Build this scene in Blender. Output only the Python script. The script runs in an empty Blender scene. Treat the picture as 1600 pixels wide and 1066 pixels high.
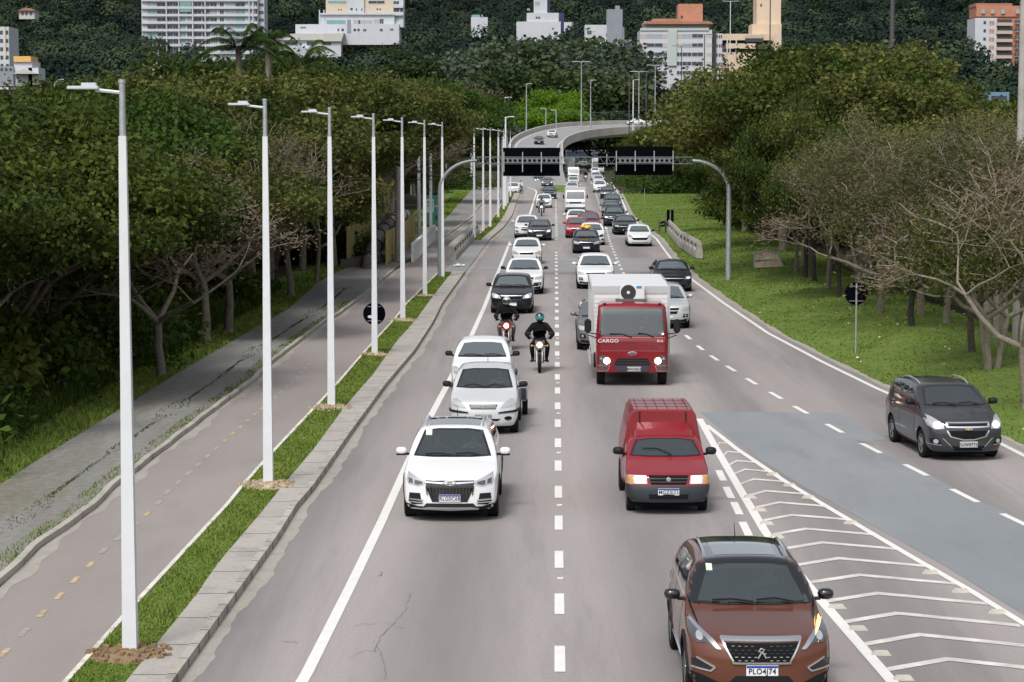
import bpy, bmesh, math, random
import numpy as np
from mathutils import Vector, Matrix
from mathutils.bvhtree import BVHTree
from mathutils.geometry import tessellate_polygon
sc = bpy.context.scene
# ------------------------------------------------------------------ camera
FPX, CX, CY, CAMZ = 3570.0, 800.0, 533.0, 7.2
PITCH = math.atan(318 / FPX)
cam_d = bpy.data.cameras.new('camera'); cam = bpy.data.objects.new('camera', cam_d)
sc.collection.objects.link(cam); sc.camera = cam
cam.location = (0, 0, CAMZ); cam.rotation_euler = (math.pi / 2 - PITCH, 0, 0)
cam_d.sensor_width = 36; cam_d.lens = 36 * FPX / 1600; cam_d.clip_start = .5; cam_d.clip_end = 6000
# ------------------------------------------------------------------ world + sun (bright overcast)
SUN_EL, SUN_AZ = math.radians(52), math.radians(200)     # azimuth from +Y clockwise: behind the camera, a little left
w = bpy.data.worlds.new('World'); sc.world = w; w.use_nodes = True
nt = w.node_tree; nt.nodes.clear()
sky = nt.nodes.new('ShaderNodeTexSky'); sky.sky_type = 'NISHITA'; sky.sun_disc = False
sky.sun_elevation = SUN_EL; sky.sun_rotation = SUN_AZ; sky.air_density = 1.0; sky.dust_density = 4.0; sky.ozone_density = 1.0
hs = nt.nodes.new('ShaderNodeHueSaturation'); hs.inputs['Saturation'].default_value = .32
bg = nt.nodes.new('ShaderNodeBackground'); bg.inputs['Strength'].default_value = .11
wo = nt.nodes.new('ShaderNodeOutputWorld')
nt.links.new(sky.outputs[0], hs.inputs['Color']); nt.links.new(hs.outputs[0], bg.inputs[0]); nt.links.new(bg.outputs[0], wo.inputs[0])
sd = bpy.data.lights.new('sun', 'SUN'); sun = bpy.data.objects.new('sun', sd); sc.collection.objects.link(sun)
sd.energy = 1.5; sd.angle = math.radians(14); sd.color = (1, .97, .92)
sdir = Vector((math.sin(SUN_AZ) * math.cos(SUN_EL), math.cos(SUN_AZ) * math.cos(SUN_EL), math.sin(SUN_EL)))
sun.rotation_euler = sdir.to_track_quat('Z', 'Y').to_euler(); sun.location = (0, -20, 60)
sc.view_settings.view_transform = 'Standard'; sc.view_settings.look = 'None'; sc.view_settings.gamma = 1
sc.view_settings.exposure = 0.6
# ------------------------------------------------------------------ geometry helpers
CP, SP = math.cos(PITCH), math.sin(PITCH)
def G(px, py, z=0.0):
    dx, dv = px - CX, -(py - CY)
    d = Vector((dx, FPX * CP + dv * SP, -FPX * SP + dv * CP))
    t = (z - CAMZ) / d.z
    return Vector((d.x * t, d.y * t, z))
def PX(px, D, z):                       # world x of a thing at distance D and height z seen at pixel column px
    return (px - CX) / FPX * (D * CP + (CAMZ - z) * SP)
def PZ(py, D):                          # world z seen at pixel row py at distance D
    t = (CY - py) / FPX
    return CAMZ + D * (t * CP - SP) / (CP + t * SP)
def yaw_px(a, b):                       # heading of a lane running from near pixel a to far pixel b
    p, q = G(*a), G(*b); return -math.atan2(q.x - p.x, q.y - p.y)
C = sc.collection
def link(o, parent=None):
    C.objects.link(o)
    if parent is not None: o.parent = parent
    return o
def tag(o, label=None, cat=None, group=None, kind=None):
    if label: o['label'] = label
    if cat: o['category'] = cat
    if group: o['group'] = group
    if kind: o['kind'] = kind
    return o
def thing(name, label, cat, loc=(0, 0, 0), rz=0, group=None):
    o = bpy.data.objects.new(name, None); o.empty_display_size = .3; C.objects.link(o)
    o.location = loc; o.rotation_euler = (0, 0, rz)
    return tag(o, label, cat, group)
def copy_tree(o, parent=None):
    kids = KIDS.get(o.name) or [c for c in o.children]
    c = o.copy(); C.objects.link(c); c.parent = parent
    for ch in kids: copy_tree(ch, c)
    return c
KIDS = {}
def mesh_np(name, V, F, mats, mi=None, smooth=False, tint=None):
    """fast mesh: V (n,3), F (m,k) all same k"""
    V = np.asarray(V, np.float32); F = np.asarray(F, np.int32)
    me = bpy.data.meshes.new(name); m, k = F.shape
    me.vertices.add(len(V)); me.vertices.foreach_set('co', V.ravel())
    me.loops.add(m * k); me.loops.foreach_set('vertex_index', F.ravel())
    me.polygons.add(m); me.polygons.foreach_set('loop_start', np.arange(0, m * k, k, dtype=np.int32))
    if mi is not None: me.polygons.foreach_set('material_index', np.asarray(mi, np.int32))
    me.update(calc_edges=True)
    if smooth: me.polygons.foreach_set('use_smooth', np.ones(m, bool))
    if tint is not None:
        a = me.attributes.new('tint', 'FLOAT', 'FACE'); a.data.foreach_set('value', np.asarray(tint, np.float32))
    for mm in (mats if isinstance(mats, (list, tuple)) else [mats]): me.materials.append(mm)
    return me
class MB:
    def __init__(s): s.v = []; s.f = []; s.mi = []; s.m = 0
    def add(s, vs, fs, m=None):
        n = len(s.v); s.v += [tuple(v) for v in vs]; s.f += [tuple(i + n for i in f) for f in fs]
        s.mi += [s.m if m is None else m] * len(fs); return s
    def box(s, c, d, rz=0, m=None, taper=1.0, rx=0):
        x, y, z = d[0] / 2, d[1] / 2, d[2] / 2
        R = Matrix.Rotation(rz, 3, 'Z') @ Matrix.Rotation(rx, 3, 'X')
        P = [(-x, -y, -z), (x, -y, -z), (x, y, -z), (-x, y, -z), (-x * taper, -y * taper, z), (x * taper, -y * taper, z), (x * taper, y * taper, z), (-x * taper, y * taper, z)]
        return s.add([R @ Vector(p) + Vector(c) for p in P], [(3, 2, 1, 0), (4, 5, 6, 7), (0, 1, 5, 4), (1, 2, 6, 5), (2, 3, 7, 6), (3, 0, 4, 7)], m)
    def b2(s, x0, x1, y0, y1, z0, z1, m=None):
        return s.box(((x0 + x1) / 2, (y0 + y1) / 2, (z0 + z1) / 2), (abs(x1 - x0), abs(y1 - y0), abs(z1 - z0)), 0, m)
    def tube(s, pts, r, n=8, m=None, cap=True, sq=None):
        pts = [Vector(p) for p in pts]; k = len(pts)
        rs = r if isinstance(r, (list, tuple)) else [r] * k
        vs = []; t0 = (pts[1] - pts[0]).normalized()
        up = Vector((0, 1, 0)) if abs(t0.y) < .9 else Vector((1, 0, 0))
        nrm = t0.cross(up).normalized()
        for i, p in enumerate(pts):
            t = (pts[min(i + 1, k - 1)] - pts[max(i - 1, 0)]).normalized()
            nrm = (nrm - t * nrm.dot(t)).normalized(); b = t.cross(nrm)
            for j in range(n):
                a = 2 * math.pi * (j + (.5 if n == 4 else 0)) / n
                vs.append(p + (nrm * math.cos(a) + b * math.sin(a)) * rs[i])
        fs = [(i * n + j, i * n + (j + 1) % n, (i + 1) * n + (j + 1) % n, (i + 1) * n + j) for i in range(k - 1) for j in range(n)]
        if cap: fs += [tuple(range(n - 1, -1, -1)), tuple((k - 1) * n + j for j in range(n))]
        return s.add(vs, fs, m)
    def cyl(s, c, r, h, axis='z', n=20, m=None, r2=None):
        c = Vector(c); A = {'x': Vector((1, 0, 0)), 'y': Vector((0, 1, 0)), 'z': Vector((0, 0, 1))}[axis]
        return s.tube([c - A * h / 2, c + A * h / 2], [r, r if r2 is None else r2], n, m)
    def lathe(s, prof, axis='x', c=(0, 0, 0), n=24, m=None):     # prof: [(axial, radius)]
        vs = []; k = len(prof); c = Vector(c)
        for a, r in prof:
            for j in range(n):
                t = 2 * math.pi * j / n; u, v = r * math.cos(t), r * math.sin(t)
                vs.append(c + Vector({'x': (a, u, v), 'y': (u, a, v), 'z': (u, v, a)}[axis]))
        fs = [(i * n + j, i * n + (j + 1) % n, (i + 1) * n + (j + 1) % n, (i + 1) * n + j) for i in range(k - 1) for j in range(n)]
        return s.add(vs, fs, m)
    def prism(s, poly, z0, z1, m=None, axis='z'):                 # poly 2D list; axis z: (x,y); y: (x,z); x: (y,z)
        def P(a, b, t): return {'z': (a, b, t), 'y': (a, t, b), 'x': (t, a, b)}[axis]
        n = len(poly); vs = [P(a, b, z0) for a, b in poly] + [P(a, b, z1) for a, b in poly]
        tri = tessellate_polygon([[Vector((a, b, 0)) for a, b in poly]])
        fs = [tuple(reversed(t)) for t in tri] + [tuple(i + n for i in t) for t in tri]
        fs += [(i, (i + 1) % n, n + (i + 1) % n, n + i) for i in range(n)]
        return s.add(vs, fs, m)
    def sph(s, c, r, n=12, m=None, sz=1.0, sy=1.0):
        return s.lathe([(-math.cos(math.pi * i / n) * r * sz, math.sin(math.pi * i / n) * r + 1e-5) for i in range(n + 1)], 'z', c, n * 2, m)
    def mesh(s, name, mats, smooth=None, recalc=True):
        me = bpy.data.meshes.new(name); me.from_pydata(s.v, [], s.f)
        me.polygons.foreach_set('material_index', s.mi)
        for mm in (mats if isinstance(mats, (list, tuple)) else [mats]): me.materials.append(mm)
        if recalc:
            b = bmesh.new(); b.from_mesh(me); bmesh.ops.remove_doubles(b, verts=b.verts, dist=1e-5)
            bmesh.ops.recalc_face_normals(b, faces=b.faces); b.to_mesh(me); b.free()
        if smooth is not None:
            me.polygons.foreach_set('use_smooth', [True] * len(me.polygons)); me.set_sharp_from_angle(angle=math.radians(smooth))
        return me
    def build(s, name, mats, parent=None, smooth=None, bevel=0):
        me = s.mesh(name, mats, smooth)
        if bevel:
            b = bmesh.new(); b.from_mesh(me)
            es = [e for e in b.edges if len(e.link_faces) == 2 and e.calc_face_angle(0) > .6]
            bmesh.ops.bevel(b, geom=es, offset=bevel, segments=2, affect='EDGES', clamp_overlap=True)
            b.to_mesh(me); b.free(); me.polygons.foreach_set('use_smooth', [True] * len(me.polygons)); me.set_sharp_from_angle(angle=math.radians(40))
        o = bpy.data.objects.new(name, me); return link(o, parent)
def O(name, me, parent=None): return link(bpy.data.objects.new(name, me), parent)
# ------------------------------------------------------------------ materials
MAT = {}
def mat(name, col=(.5, .5, .5), rough=.6, metal=0., spec=.5, var=0., vscale=8., bump=0., coat=0., emit=None, es=0., objcol=False, inner=None, detail=4, var2=None):
    if name in MAT: return MAT[name]
    m = bpy.data.materials.new(name); m.use_nodes = True; n = m.node_tree.nodes; l = m.node_tree.links
    p = n['Principled BSDF']; p.inputs['Roughness'].default_value = rough; p.inputs['Metallic'].default_value = metal
    p.inputs['Specular IOR Level'].default_value = spec; p.inputs['Coat Weight'].default_value = coat; p.inputs['Coat Roughness'].default_value = .04
    rgb = n.new('ShaderNodeRGB'); rgb.outputs[0].default_value = (*col, 1); src = rgb.outputs[0]
    if objcol:
        oi = n.new('ShaderNodeObjectInfo'); src = oi.outputs['Color']
    tc = n.new('ShaderNodeTexCoord')
    nz = n.new('ShaderNodeTexNoise'); nz.inputs['Scale'].default_value = vscale; nz.inputs['Detail'].default_value = detail; nz.inputs['Roughness'].default_value = .6
    l.new(tc.outputs['Object'], nz.inputs['Vector'])
    if var:
        mr = n.new('ShaderNodeMapRange'); mr.inputs[3].default_value = 1 - var; mr.inputs[4].default_value = 1 + var
        mr.inputs[1].default_value = .3; mr.inputs[2].default_value = .7
        l.new(nz.outputs[0], mr.inputs[0])
        mx = n.new('ShaderNodeMix'); mx.data_type = 'RGBA'; mx.blend_type = 'MULTIPLY'; mx.inputs[0].default_value = 1
        l.new(src, mx.inputs[6]); l.new(mr.outputs[0], mx.inputs[7]); src = mx.outputs[2]
    if inner:
        ge = n.new('ShaderNodeNewGeometry'); m2 = n.new('ShaderNodeMix'); m2.data_type = 'RGBA'
        l.new(ge.outputs['Backfacing'], m2.inputs[0]); l.new(src, m2.inputs[6]); m2.inputs[7].default_value = (*inner, 1); src = m2.outputs[2]
    l.new(src, p.inputs['Base Color'])
    if bump:
        b = n.new('ShaderNodeBump'); b.inputs['Strength'].default_value = bump; b.inputs['Distance'].default_value = .02
        l.new(nz.outputs[0], b.inputs['Height']); l.new(b.outputs[0], p.inputs['Normal'])
    if emit:
        p.inputs['Emission Color'].default_value = (*emit, 1); p.inputs['Emission Strength'].default_value = es
    MAT[name] = m; return m
def ground_mat(name, c1, c2, c3, s1, s2, rough=.9, bump=.3, fine=40., stretch=(1, 1, 1), ax=0.0, fineamp=.12, fbias=.5, lanes=None):
    """two-scale mix of three real surface colours, with stretch along the lane"""
    m = bpy.data.materials.new(name); m.use_nodes = True; n = m.node_tree.nodes; l = m.node_tree.links
    p = n['Principled BSDF']; p.inputs['Roughness'].default_value = rough; p.inputs['Specular IOR Level'].default_value = .25
    tc = n.new('ShaderNodeTexCoord'); mp = n.new('ShaderNodeMapping'); mp.inputs['Rotation'].default_value = (0, 0, ax); mp.inputs['Scale'].default_value = stretch
    l.new(tc.outputs['Object'], mp.inputs[0])
    def noise(sc_, src, det=5, ro=.6):
        q = n.new('ShaderNodeTexNoise'); q.inputs['Scale'].default_value = sc_; q.inputs['Detail'].default_value = det; q.inputs['Roughness'].default_value = ro
        l.new(src, q.inputs['Vector']); return q.outputs[0]
    def ramp(src, a, b):
        r = n.new('ShaderNodeMapRange'); r.inputs[1].default_value = a; r.inputs[2].default_value = b; l.new(src, r.inputs[0]); return r.outputs[0]
    def mix(f, a, b, bt='MIX'):
        x = n.new('ShaderNodeMix'); x.data_type = 'RGBA'; x.blend_type = bt
        if isinstance(f, float): x.inputs[0].default_value = f
        else: l.new(f, x.inputs[0])
        for i, v in ((6, a), (7, b)):
            if isinstance(v, tuple): x.inputs[i].default_value = (*v, 1)
            else: l.new(v, x.inputs[i])
        return x.outputs[2]
    a = mix(ramp(noise(s1, mp.outputs[0]), .35, .65), c1, c2)
    a = mix(ramp(noise(s2, mp.outputs[0], 6, .7), fbias, fbias + .2), a, c3)
    fn = noise(fine, tc.outputs['Object'], 3, .7)
    r = n.new('ShaderNodeMapRange'); r.inputs[1].default_value = .25; r.inputs[2].default_value = .75; r.inputs[3].default_value = 1 - fineamp; r.inputs[4].default_value = 1 + fineamp; l.new(fn, r.inputs[0])
    a = mix(1.0, a, r.outputs[0], 'MULTIPLY')
    if lanes:      # tyre-polished grey band down each lane, worn unevenly
        m3_ = n.new('ShaderNodeMapping'); m3_.inputs['Rotation'].default_value = (0, 0, ax); l.new(tc.outputs['Object'], m3_.inputs[0])
        sx_ = n.new('ShaderNodeSeparateXYZ'); l.new(m3_.outputs[0], sx_.inputs[0])
        q1 = n.new('ShaderNodeMath'); q1.operation = 'MULTIPLY_ADD'; q1.inputs[1].default_value = 2 * math.pi / 3.36; q1.inputs[2].default_value = -.07 * 2 * math.pi / 3.36; l.new(sx_.outputs[0], q1.inputs[0])
        q2 = n.new('ShaderNodeMath'); q2.operation = 'COSINE'; l.new(q1.outputs[0], q2.inputs[0])
        q3 = n.new('ShaderNodeMath'); q3.operation = 'MULTIPLY_ADD'; q3.inputs[1].default_value = .9; l.new(noise(.5, mp.outputs[0], 6, .7), q3.inputs[0]); 
        q4 = n.new('ShaderNodeMath'); q4.operation = 'MULTIPLY_ADD'; q4.inputs[1].default_value = -.32; q4.inputs[2].default_value = -.12; l.new(q2.outputs[0], q4.inputs[0]); l.new(q4.outputs[0], q3.inputs[2])
        a = mix(ramp(q3.outputs[0], .12, .75), a, lanes)
    l.new(a, p.inputs['Base Color'])
    b = n.new('ShaderNodeBump'); b.inputs['Strength'].default_value = bump; b.inputs['Distance'].default_value = .01; l.new(fn, b.inputs['Height']); l.new(b.outputs[0], p.inputs['Normal'])
    MAT[name] = m; m['mixout'] = 1; return m
def leaf_mat(name, c1, c2, c3, trans=.25):
    m = bpy.data.materials.new(name); m.use_nodes = True; n = m.node_tree.nodes; l = m.node_tree.links
    p = n['Principled BSDF']; p.inputs['Roughness'].default_value = .7; p.inputs['Specular IOR Level'].default_value = .12
    at = n.new('ShaderNodeAttribute'); at.attribute_name = 'tint'
    oi = n.new('ShaderNodeObjectInfo')
    cr = n.new('ShaderNodeValToRGB'); cr.color_ramp.elements[0].color = (*c1, 1); cr.color_ramp.elements[1].color = (*c3, 1)
    e = cr.color_ramp.elements.new(.5); e.color = (*c2, 1)
    ad = n.new('ShaderNodeMath'); ad.operation = 'MULTIPLY_ADD'; ad.inputs[1].default_value = .5; l.new(oi.outputs['Random'], ad.inputs[0])
    sb = n.new('ShaderNodeMath'); sb.operation = 'MULTIPLY_ADD'; sb.inputs[1].default_value = .72; sb.inputs[2].default_value = -.14
    l.new(at.outputs['Fac'], sb.inputs[0]); l.new(sb.outputs[0], ad.inputs[2]); l.new(ad.outputs[0], cr.inputs[0])
    l.new(cr.outputs[0], p.inputs['Base Color'])
    t = n.new('ShaderNodeBsdfTranslucent'); l.new(cr.outputs[0], t.inputs[0])
    ms = n.new('ShaderNodeMixShader'); ms.inputs[0].default_value = trans
    l.new(p.outputs[0], ms.inputs[1]); l.new(t.outputs[0], ms.inputs[2]); l.new(ms.outputs[0], n['Material Output'].inputs[0])
    MAT[name] = m; return m
def glass_mat(name, tint=(.10, .13, .14), transp=.5, rough=.02):
    m = bpy.data.materials.new(name); m.use_nodes = True; n = m.node_tree.nodes; l = m.node_tree.links
    p = n['Principled BSDF']; p.inputs['Base Color'].default_value = (*tint, 1); p.inputs['Roughness'].default_value = rough
    p.inputs['Specular IOR Level'].default_value = 1.0; p.inputs['IOR'].default_value = 1.75
    t = n.new('ShaderNodeBsdfTransparent'); t.inputs[0].default_value = (.75, .82, .82, 1)
    ms = n.new('ShaderNodeMixShader'); ms.inputs[0].default_value = transp
    l.new(p.outputs[0], ms.inputs[1]); l.new(t.outputs[0], ms.inputs[2]); l.new(ms.outputs[0], n['Material Output'].inputs[0])
    MAT[name] = m; return m
AX = math.radians(1.06)
PINK1, PINK2 = (.275, .251, .244), (.325, .298, .289)
ground_mat('asphalt_road', PINK1, PINK2, (.205, .195, .195), .22, .35, stretch=(1.6, .10, 1), ax=AX, fine=18, fineamp=.13, fbias=.5, lanes=(.195, .183, .180))
ground_mat('asphalt_patch', (.205, .222, .237), (.24, .257, .272), (.19, .205, .22), .3, .8, stretch=(1, .3, 1), fine=22, fineamp=.08)
ground_mat('asphalt_band', (.245, .245, .25), (.285, .283, .285), (.23, .225, .225), .5, .9, stretch=(.5, 1, 1), fine=22, fineamp=.08)
ground_mat('cycle_asphalt', (.25, .222, .212), (.29, .262, .252), (.235, .21, .2), .3, .5, stretch=(1, .25, 1), fine=22, fineamp=.08)
ground_mat('stone_paving', (.19, .188, .178), (.235, .23, .218), (.16, .148, .105), .5, .3, stretch=(1.4, .25, 1), fine=5, fineamp=.28, bump=.6, fbias=.5)
ground_mat('sidewalk_concrete', (.34, .315, .29), (.40, .375, .35), (.27, .25, .23), .6, 1.2, fine=14, fineamp=.12)
ground_mat('kerb_white', (.58, .56, .50), (.66, .64, .58), (.36, .33, .27), .8, 2.5, fine=14, fineamp=.15)
ground_mat('kerb_concrete', (.36, .335, .30), (.42, .39, .35), (.22, .20, .17), .8, 1.5, fine=14, fineamp=.15)
ground_mat('sand', (.31, .29, .26), (.35, .325, .29), (.27, .25, .225), .8, 2., fine=22, fineamp=.2, bump=.5)
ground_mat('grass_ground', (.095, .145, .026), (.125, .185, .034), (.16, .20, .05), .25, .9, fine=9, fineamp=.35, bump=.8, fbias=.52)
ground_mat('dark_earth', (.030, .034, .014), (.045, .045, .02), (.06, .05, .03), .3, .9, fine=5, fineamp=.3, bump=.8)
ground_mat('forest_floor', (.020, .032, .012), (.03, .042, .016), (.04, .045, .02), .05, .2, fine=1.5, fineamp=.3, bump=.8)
ground_mat('mulch', (.20, .13, .075), (.30, .21, .13), (.12, .08, .05), 3, 6, fine=30, fineamp=.35, bump=1.)
mat('white_paint', (.70, .69, .665), .6, var=.06, vscale=3)
mat('worn_paint', (.56, .54, .51), .7, var=.25, vscale=2.2)
mat('yellow_worn', (.42, .32, .19), .75, var=.35, vscale=4)
mat('pole_white', (.60, .62, .655), .55, var=.05, vscale=2)
mat('galvanised', (.40, .42, .44), .45, .5, var=.15, vscale=9)
mat('lamp_grey', (.56, .60, .64), .4, .2)
mat('gantry_grey', (.20, .22, .23), .5, .3, var=.1)
mat('sign_back', (.003, .0035, .005), 1, spec=.02)
mat('sign_bar', (.16, .17, .18), .5, .3)
mat('bark', (.085, .068, .05), .9, var=.4, vscale=6, bump=.8)
mat('bark_grey', (.17, .145, .115), .9, var=.3, vscale=6, bump=.8)
mat('bark_pale', (.215, .185, .145), .9, var=.3, vscale=6, bump=.6)
mat('bark_dark', (.035, .03, .027), .9, var=.5, vscale=5, bump=.8)
mat('barrier_concrete', (.33, .32, .29), .85, var=.3, vscale=2, bump=.4)
mat('flyover_concrete', (.42, .40, .375), .85, var=.16, vscale=.35)
mat('yellow_rail', (.38, .31, .10), .7, var=.22, vscale=3)
mat('pipe_rust', (.11, .09, .085), .7, var=.4, vscale=2)
mat('pipe_pale', (.34, .28, .28), .6, var=.2, vscale=2)
mat('pipe_black', (.012, .012, .014), .6)
mat('white_rail', (.74, .74, .72), .6, var=.12, vscale=3)
# vehicles
mat('car_paint', (.8, .8, .8), .30, .0, .2, coat=.65, objcol=True)
mat('car_paint_metal', (.8, .8, .8), .36, .35, .3, coat=.8, objcol=True)
mat('interior', (.009, .010, .012), .9, spec=.12)
mat('black_plastic', (.011, .011, .013), .6, spec=.25)
mat('gloss_black', (.006, .006, .008), .12, coat=1.)
mat('tyre', (.011, .011, .012), .85, spec=.2)
mat('rim', (.28, .29, .30), .35, .7)
mat('rim_dark', (.05, .05, .055), .4, .5)
mat('chrome', (.72, .73, .75), .18, .9)
mat('silver_trim', (.45, .46, .48), .35, .5)
mat('lens', (.45, .46, .48), .12, .3, coat=1.)
mat('lens_dark', (.07, .075, .08), .1, .2, coat=1.)
mat('lens_amber', (.55, .25, .04), .15, coat=1.)
mat('lamp_on', (1, .93, .78), .3, emit=(1, .86, .62), es=2.2)
mat('lamp_amber_on', (1, .6, .2), .3, emit=(1, .55, .16), es=1.5)
mat('lamp_white_on', (1, 1, 1), .3, emit=(1, .97, .92), es=1.2)
mat('plate_white', (.70, .72, .74), .4)
mat('plate_grey', (.42, .44, .44), .4)
mat('plate_blue', (.02, .05, .30), .4)
mat('plate_ink', (.015, .015, .02), .5)
mat('box_white', (.64, .65, .66), .4, var=.05, vscale=1.)
mat('box_rib', (.50, .51, .52), .35, .3)
mat('truck_grey', (.10, .10, .11), .5)
mat('red_box', (.20, .016, .02), .4, var=.08, vscale=2, coat=.4)
mat('skin', (.42, .26, .19), .6)
mat('cloth_black', (.009, .009, .011), .9, spec=.1, var=.3, vscale=14, bump=.4)
mat('cloth_jeans', (.06, .065, .085), .85, var=.2, vscale=14)
mat('cloth_white', (.6, .6, .58), .8)
mat('cloth_grey', (.16, .17, .18), .8)
mat('helmet_black', (.02, .02, .024), .15, coat=1.)
mat('helmet_silver', (.45, .46, .47), .2, .3, coat=1.)
mat('helmet_teal', (.03, .22, .24), .3, coat=1.)
mat('visor', (.03, .035, .04), .08, coat=1.)
mat('moto_red', (.35, .02, .02), .25, coat=1.)
mat('moto_grey', (.22, .20, .19), .3, .3, coat=.6)
mat('yellow_cargo', (.75, .42, .04), .6, var=.3, vscale=6)
glass_mat('glass_clear', (.075, .095, .105), .50)
glass_mat('glass_tint', (.045, .055, .06), .12)
mat('glass_side', (.02, .024, .027), .04, coat=1.)
mat('glass_far', (.085, .105, .115), .05, spec=1., coat=1.)
# foliage
leaf_mat('leaf_dark', (.016, .030, .007), (.038, .062, .012), (.105, .13, .022))
leaf_mat('leaf_green', (.020, .042, .008), (.038, .074, .013), (.085, .135, .022))
leaf_mat('leaf_olive', (.030, .044, .011), (.070, .086, .021), (.195, .19, .05))
leaf_mat('leaf_brown', (.075, .060, .036), (.13, .10, .062), (.20, .155, .10))
leaf_mat('leaf_lime', (.04, .10, .010), (.10, .20, .015), (.21, .34, .03))
leaf_mat('leaf_far', (.020, .036, .018), (.045, .070, .032), (.095, .12, .05), .15)
leaf_mat('leaf_hill', (.005, .011, .011), (.016, .032, .021), (.055, .080, .038), .1)
leaf_mat('leaf_grey', (.042, .050, .019), (.084, .092, .034), (.17, .165, .065))
leaf_mat('leaf_mid', (.022, .040, .014), (.045, .072, .024), (.09, .125, .04))
leaf_mat('leaf_silver', (.045, .065, .045), (.09, .12, .08), (.20, .23, .18))
leaf_mat('leaf_pinkish', (.12, .085, .07), (.20, .15, .12), (.30, .24, .19))
leaf_mat('blade', (.085, .135, .022), (.145, .21, .036), (.235, .285, .07), .3)
leaf_mat('blade_dark', (.025, .05, .01), (.055, .095, .018), (.11, .16, .035), .3)
# ------------------------------------------------------------------ the setting: ground, roads
def edge(pts, z=0.0):
    q = sorted([(G(a, b, z).y, G(a, b, z).x) for a, b in pts]); ys = np.array([t[0] for t in q]); xs = np.array([t[1] for t in q])
    def f(y):
        if y < ys[0]: return xs[0] + (y - ys[0]) * (xs[1] - xs[0]) / (ys[1] - ys[0])
        if y > ys[-1]: return xs[-1] + (y - ys[-1]) * (xs[-1] - xs[-2]) / (ys[-1] - ys[-2])
        return float(np.interp(y, ys, xs))
    return f
KERB = edge([(279, 1066), (350, 966), (375, 931), (434, 847), (465, 796), (488, 770), (548, 682), (603, 606), (649, 551), (677, 507), (691, 478), (729, 424), (765, 376), (787.6, 356), (800, 338.5), (805.5, 322.5), (811, 307)])
WALKL = edge([(207.7, 1066), (304, 945.5), (342, 889.7), (400, 821), (443.7, 766), (492, 707.7), (537.5, 644.4), (583, 591), (618.5, 540.5), (651.5, 502.5), (676, 467.7), (711.6, 422), (752, 376), (775, 356), (788, 338), (795, 322), (802, 307)])
GRASSL = edge([(111.5, 1066), (215, 948), (354.7, 796), (375, 770), (428.5, 710), (499.5, 634), (527, 604), (568, 555.7), (618.5, 500), (633, 480), (678.7, 434.8), (740, 376), (760, 358), (776, 335), (790, 307)])
CYCL = edge([(0, 917.6), (63, 856.8), (149.5, 796), (172, 770), (223, 730.5), (337, 642), (400, 596), (426, 568.4), (512, 502.5), (526.7, 495.6), (577, 457.6), (615, 424.7), (668.5, 389), (699, 369), (737, 341), (757, 313), (772, 290)])
STONEL = edge([(0, 758), (61, 718), (152, 662), (192.5, 636.8), (273.6, 586), (400, 512), (450.7, 483), (496, 442), (544.4, 417), (640, 372), (695, 343.6), (726.8, 308), (745, 290)])
RLINE = edge([(957, 288), (969.5, 307.6), (982, 337.6), (1025.6, 373.5), (1048, 404), (1081, 437), (1129, 472.8), (1200, 521), (1285, 566), (1370, 607.5), (1407.5, 624), (1553, 688.6), (1600, 712.6)])
def RGRASS(y): return RLINE(y) + .55 + .12 * math.sin(y * .9) + .08 * math.sin(y * 2.3)
def ys(y0, y1, n): return list(np.geomspace(y0, y1, n))
def strip(name, L, R, y0, y1, z, m, n=90, h=0.0, cols=2, kind='structure', parent=None, zf=None):
    b = MB(); Y = ys(y0, y1, n); vs = []; fs = []
    for y in Y:
        a, c = L(y), R(y)
        for j in range(cols): t = j / (cols - 1); x = a + (c - a) * t; vs.append((x, y, z + (zf(x, y) if zf else 0)))
    for i in range(len(Y) - 1):
        for j in range(cols - 1): k = i * cols + j; fs.append((k, k + 1, k + cols + 1, k + cols))
    b.add(vs, fs)
    if h:
        vs = []
        for y in Y: vs += [(L(y), y, z), (L(y), y, z - h), (R(y), y, z), (R(y), y, z - h)]
        b.add(vs, [f for i in range(len(Y) - 1) for f in ((4 * i, 4 * i + 1, 4 * i + 5, 4 * i + 4), (4 * i + 2, 4 * i + 6, 4 * i + 7, 4 * i + 3))] + [(0, 2, 3, 1)])
    o = b.build(name, MAT[m] if isinstance(m, str) else m, parent, smooth=30); return tag(o, kind=kind)
def terr(x, y):
    def ss(t): t = min(max(t, 0), 1); return t * t * (3 - 2 * t)
    h = 36 * ss((y - 540) / 380) + 190 * ss((y - 880) / 800)
    h *= .9 + .22 * math.sin(x * .0075 + 1.1) * math.sin(y * .003) + .1 * math.sin(x * .019)
    b = ss((-x + STONEL(min(y, 300)) - 10) / 60) * ss((y - 60) / 200) * -0.0
    # swale on the right behind the row of trees
    r = RLINE(min(y, 300)); d = x - r
    if y < 240: h += -0.03 + .45 * ss((d - 1.5) / 3.5) * ss((200 - y) / 60) - .55 * math.exp(-((d - 9.5) / 1.0) ** 2) * ss((150 - y) / 30)
    return h
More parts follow.
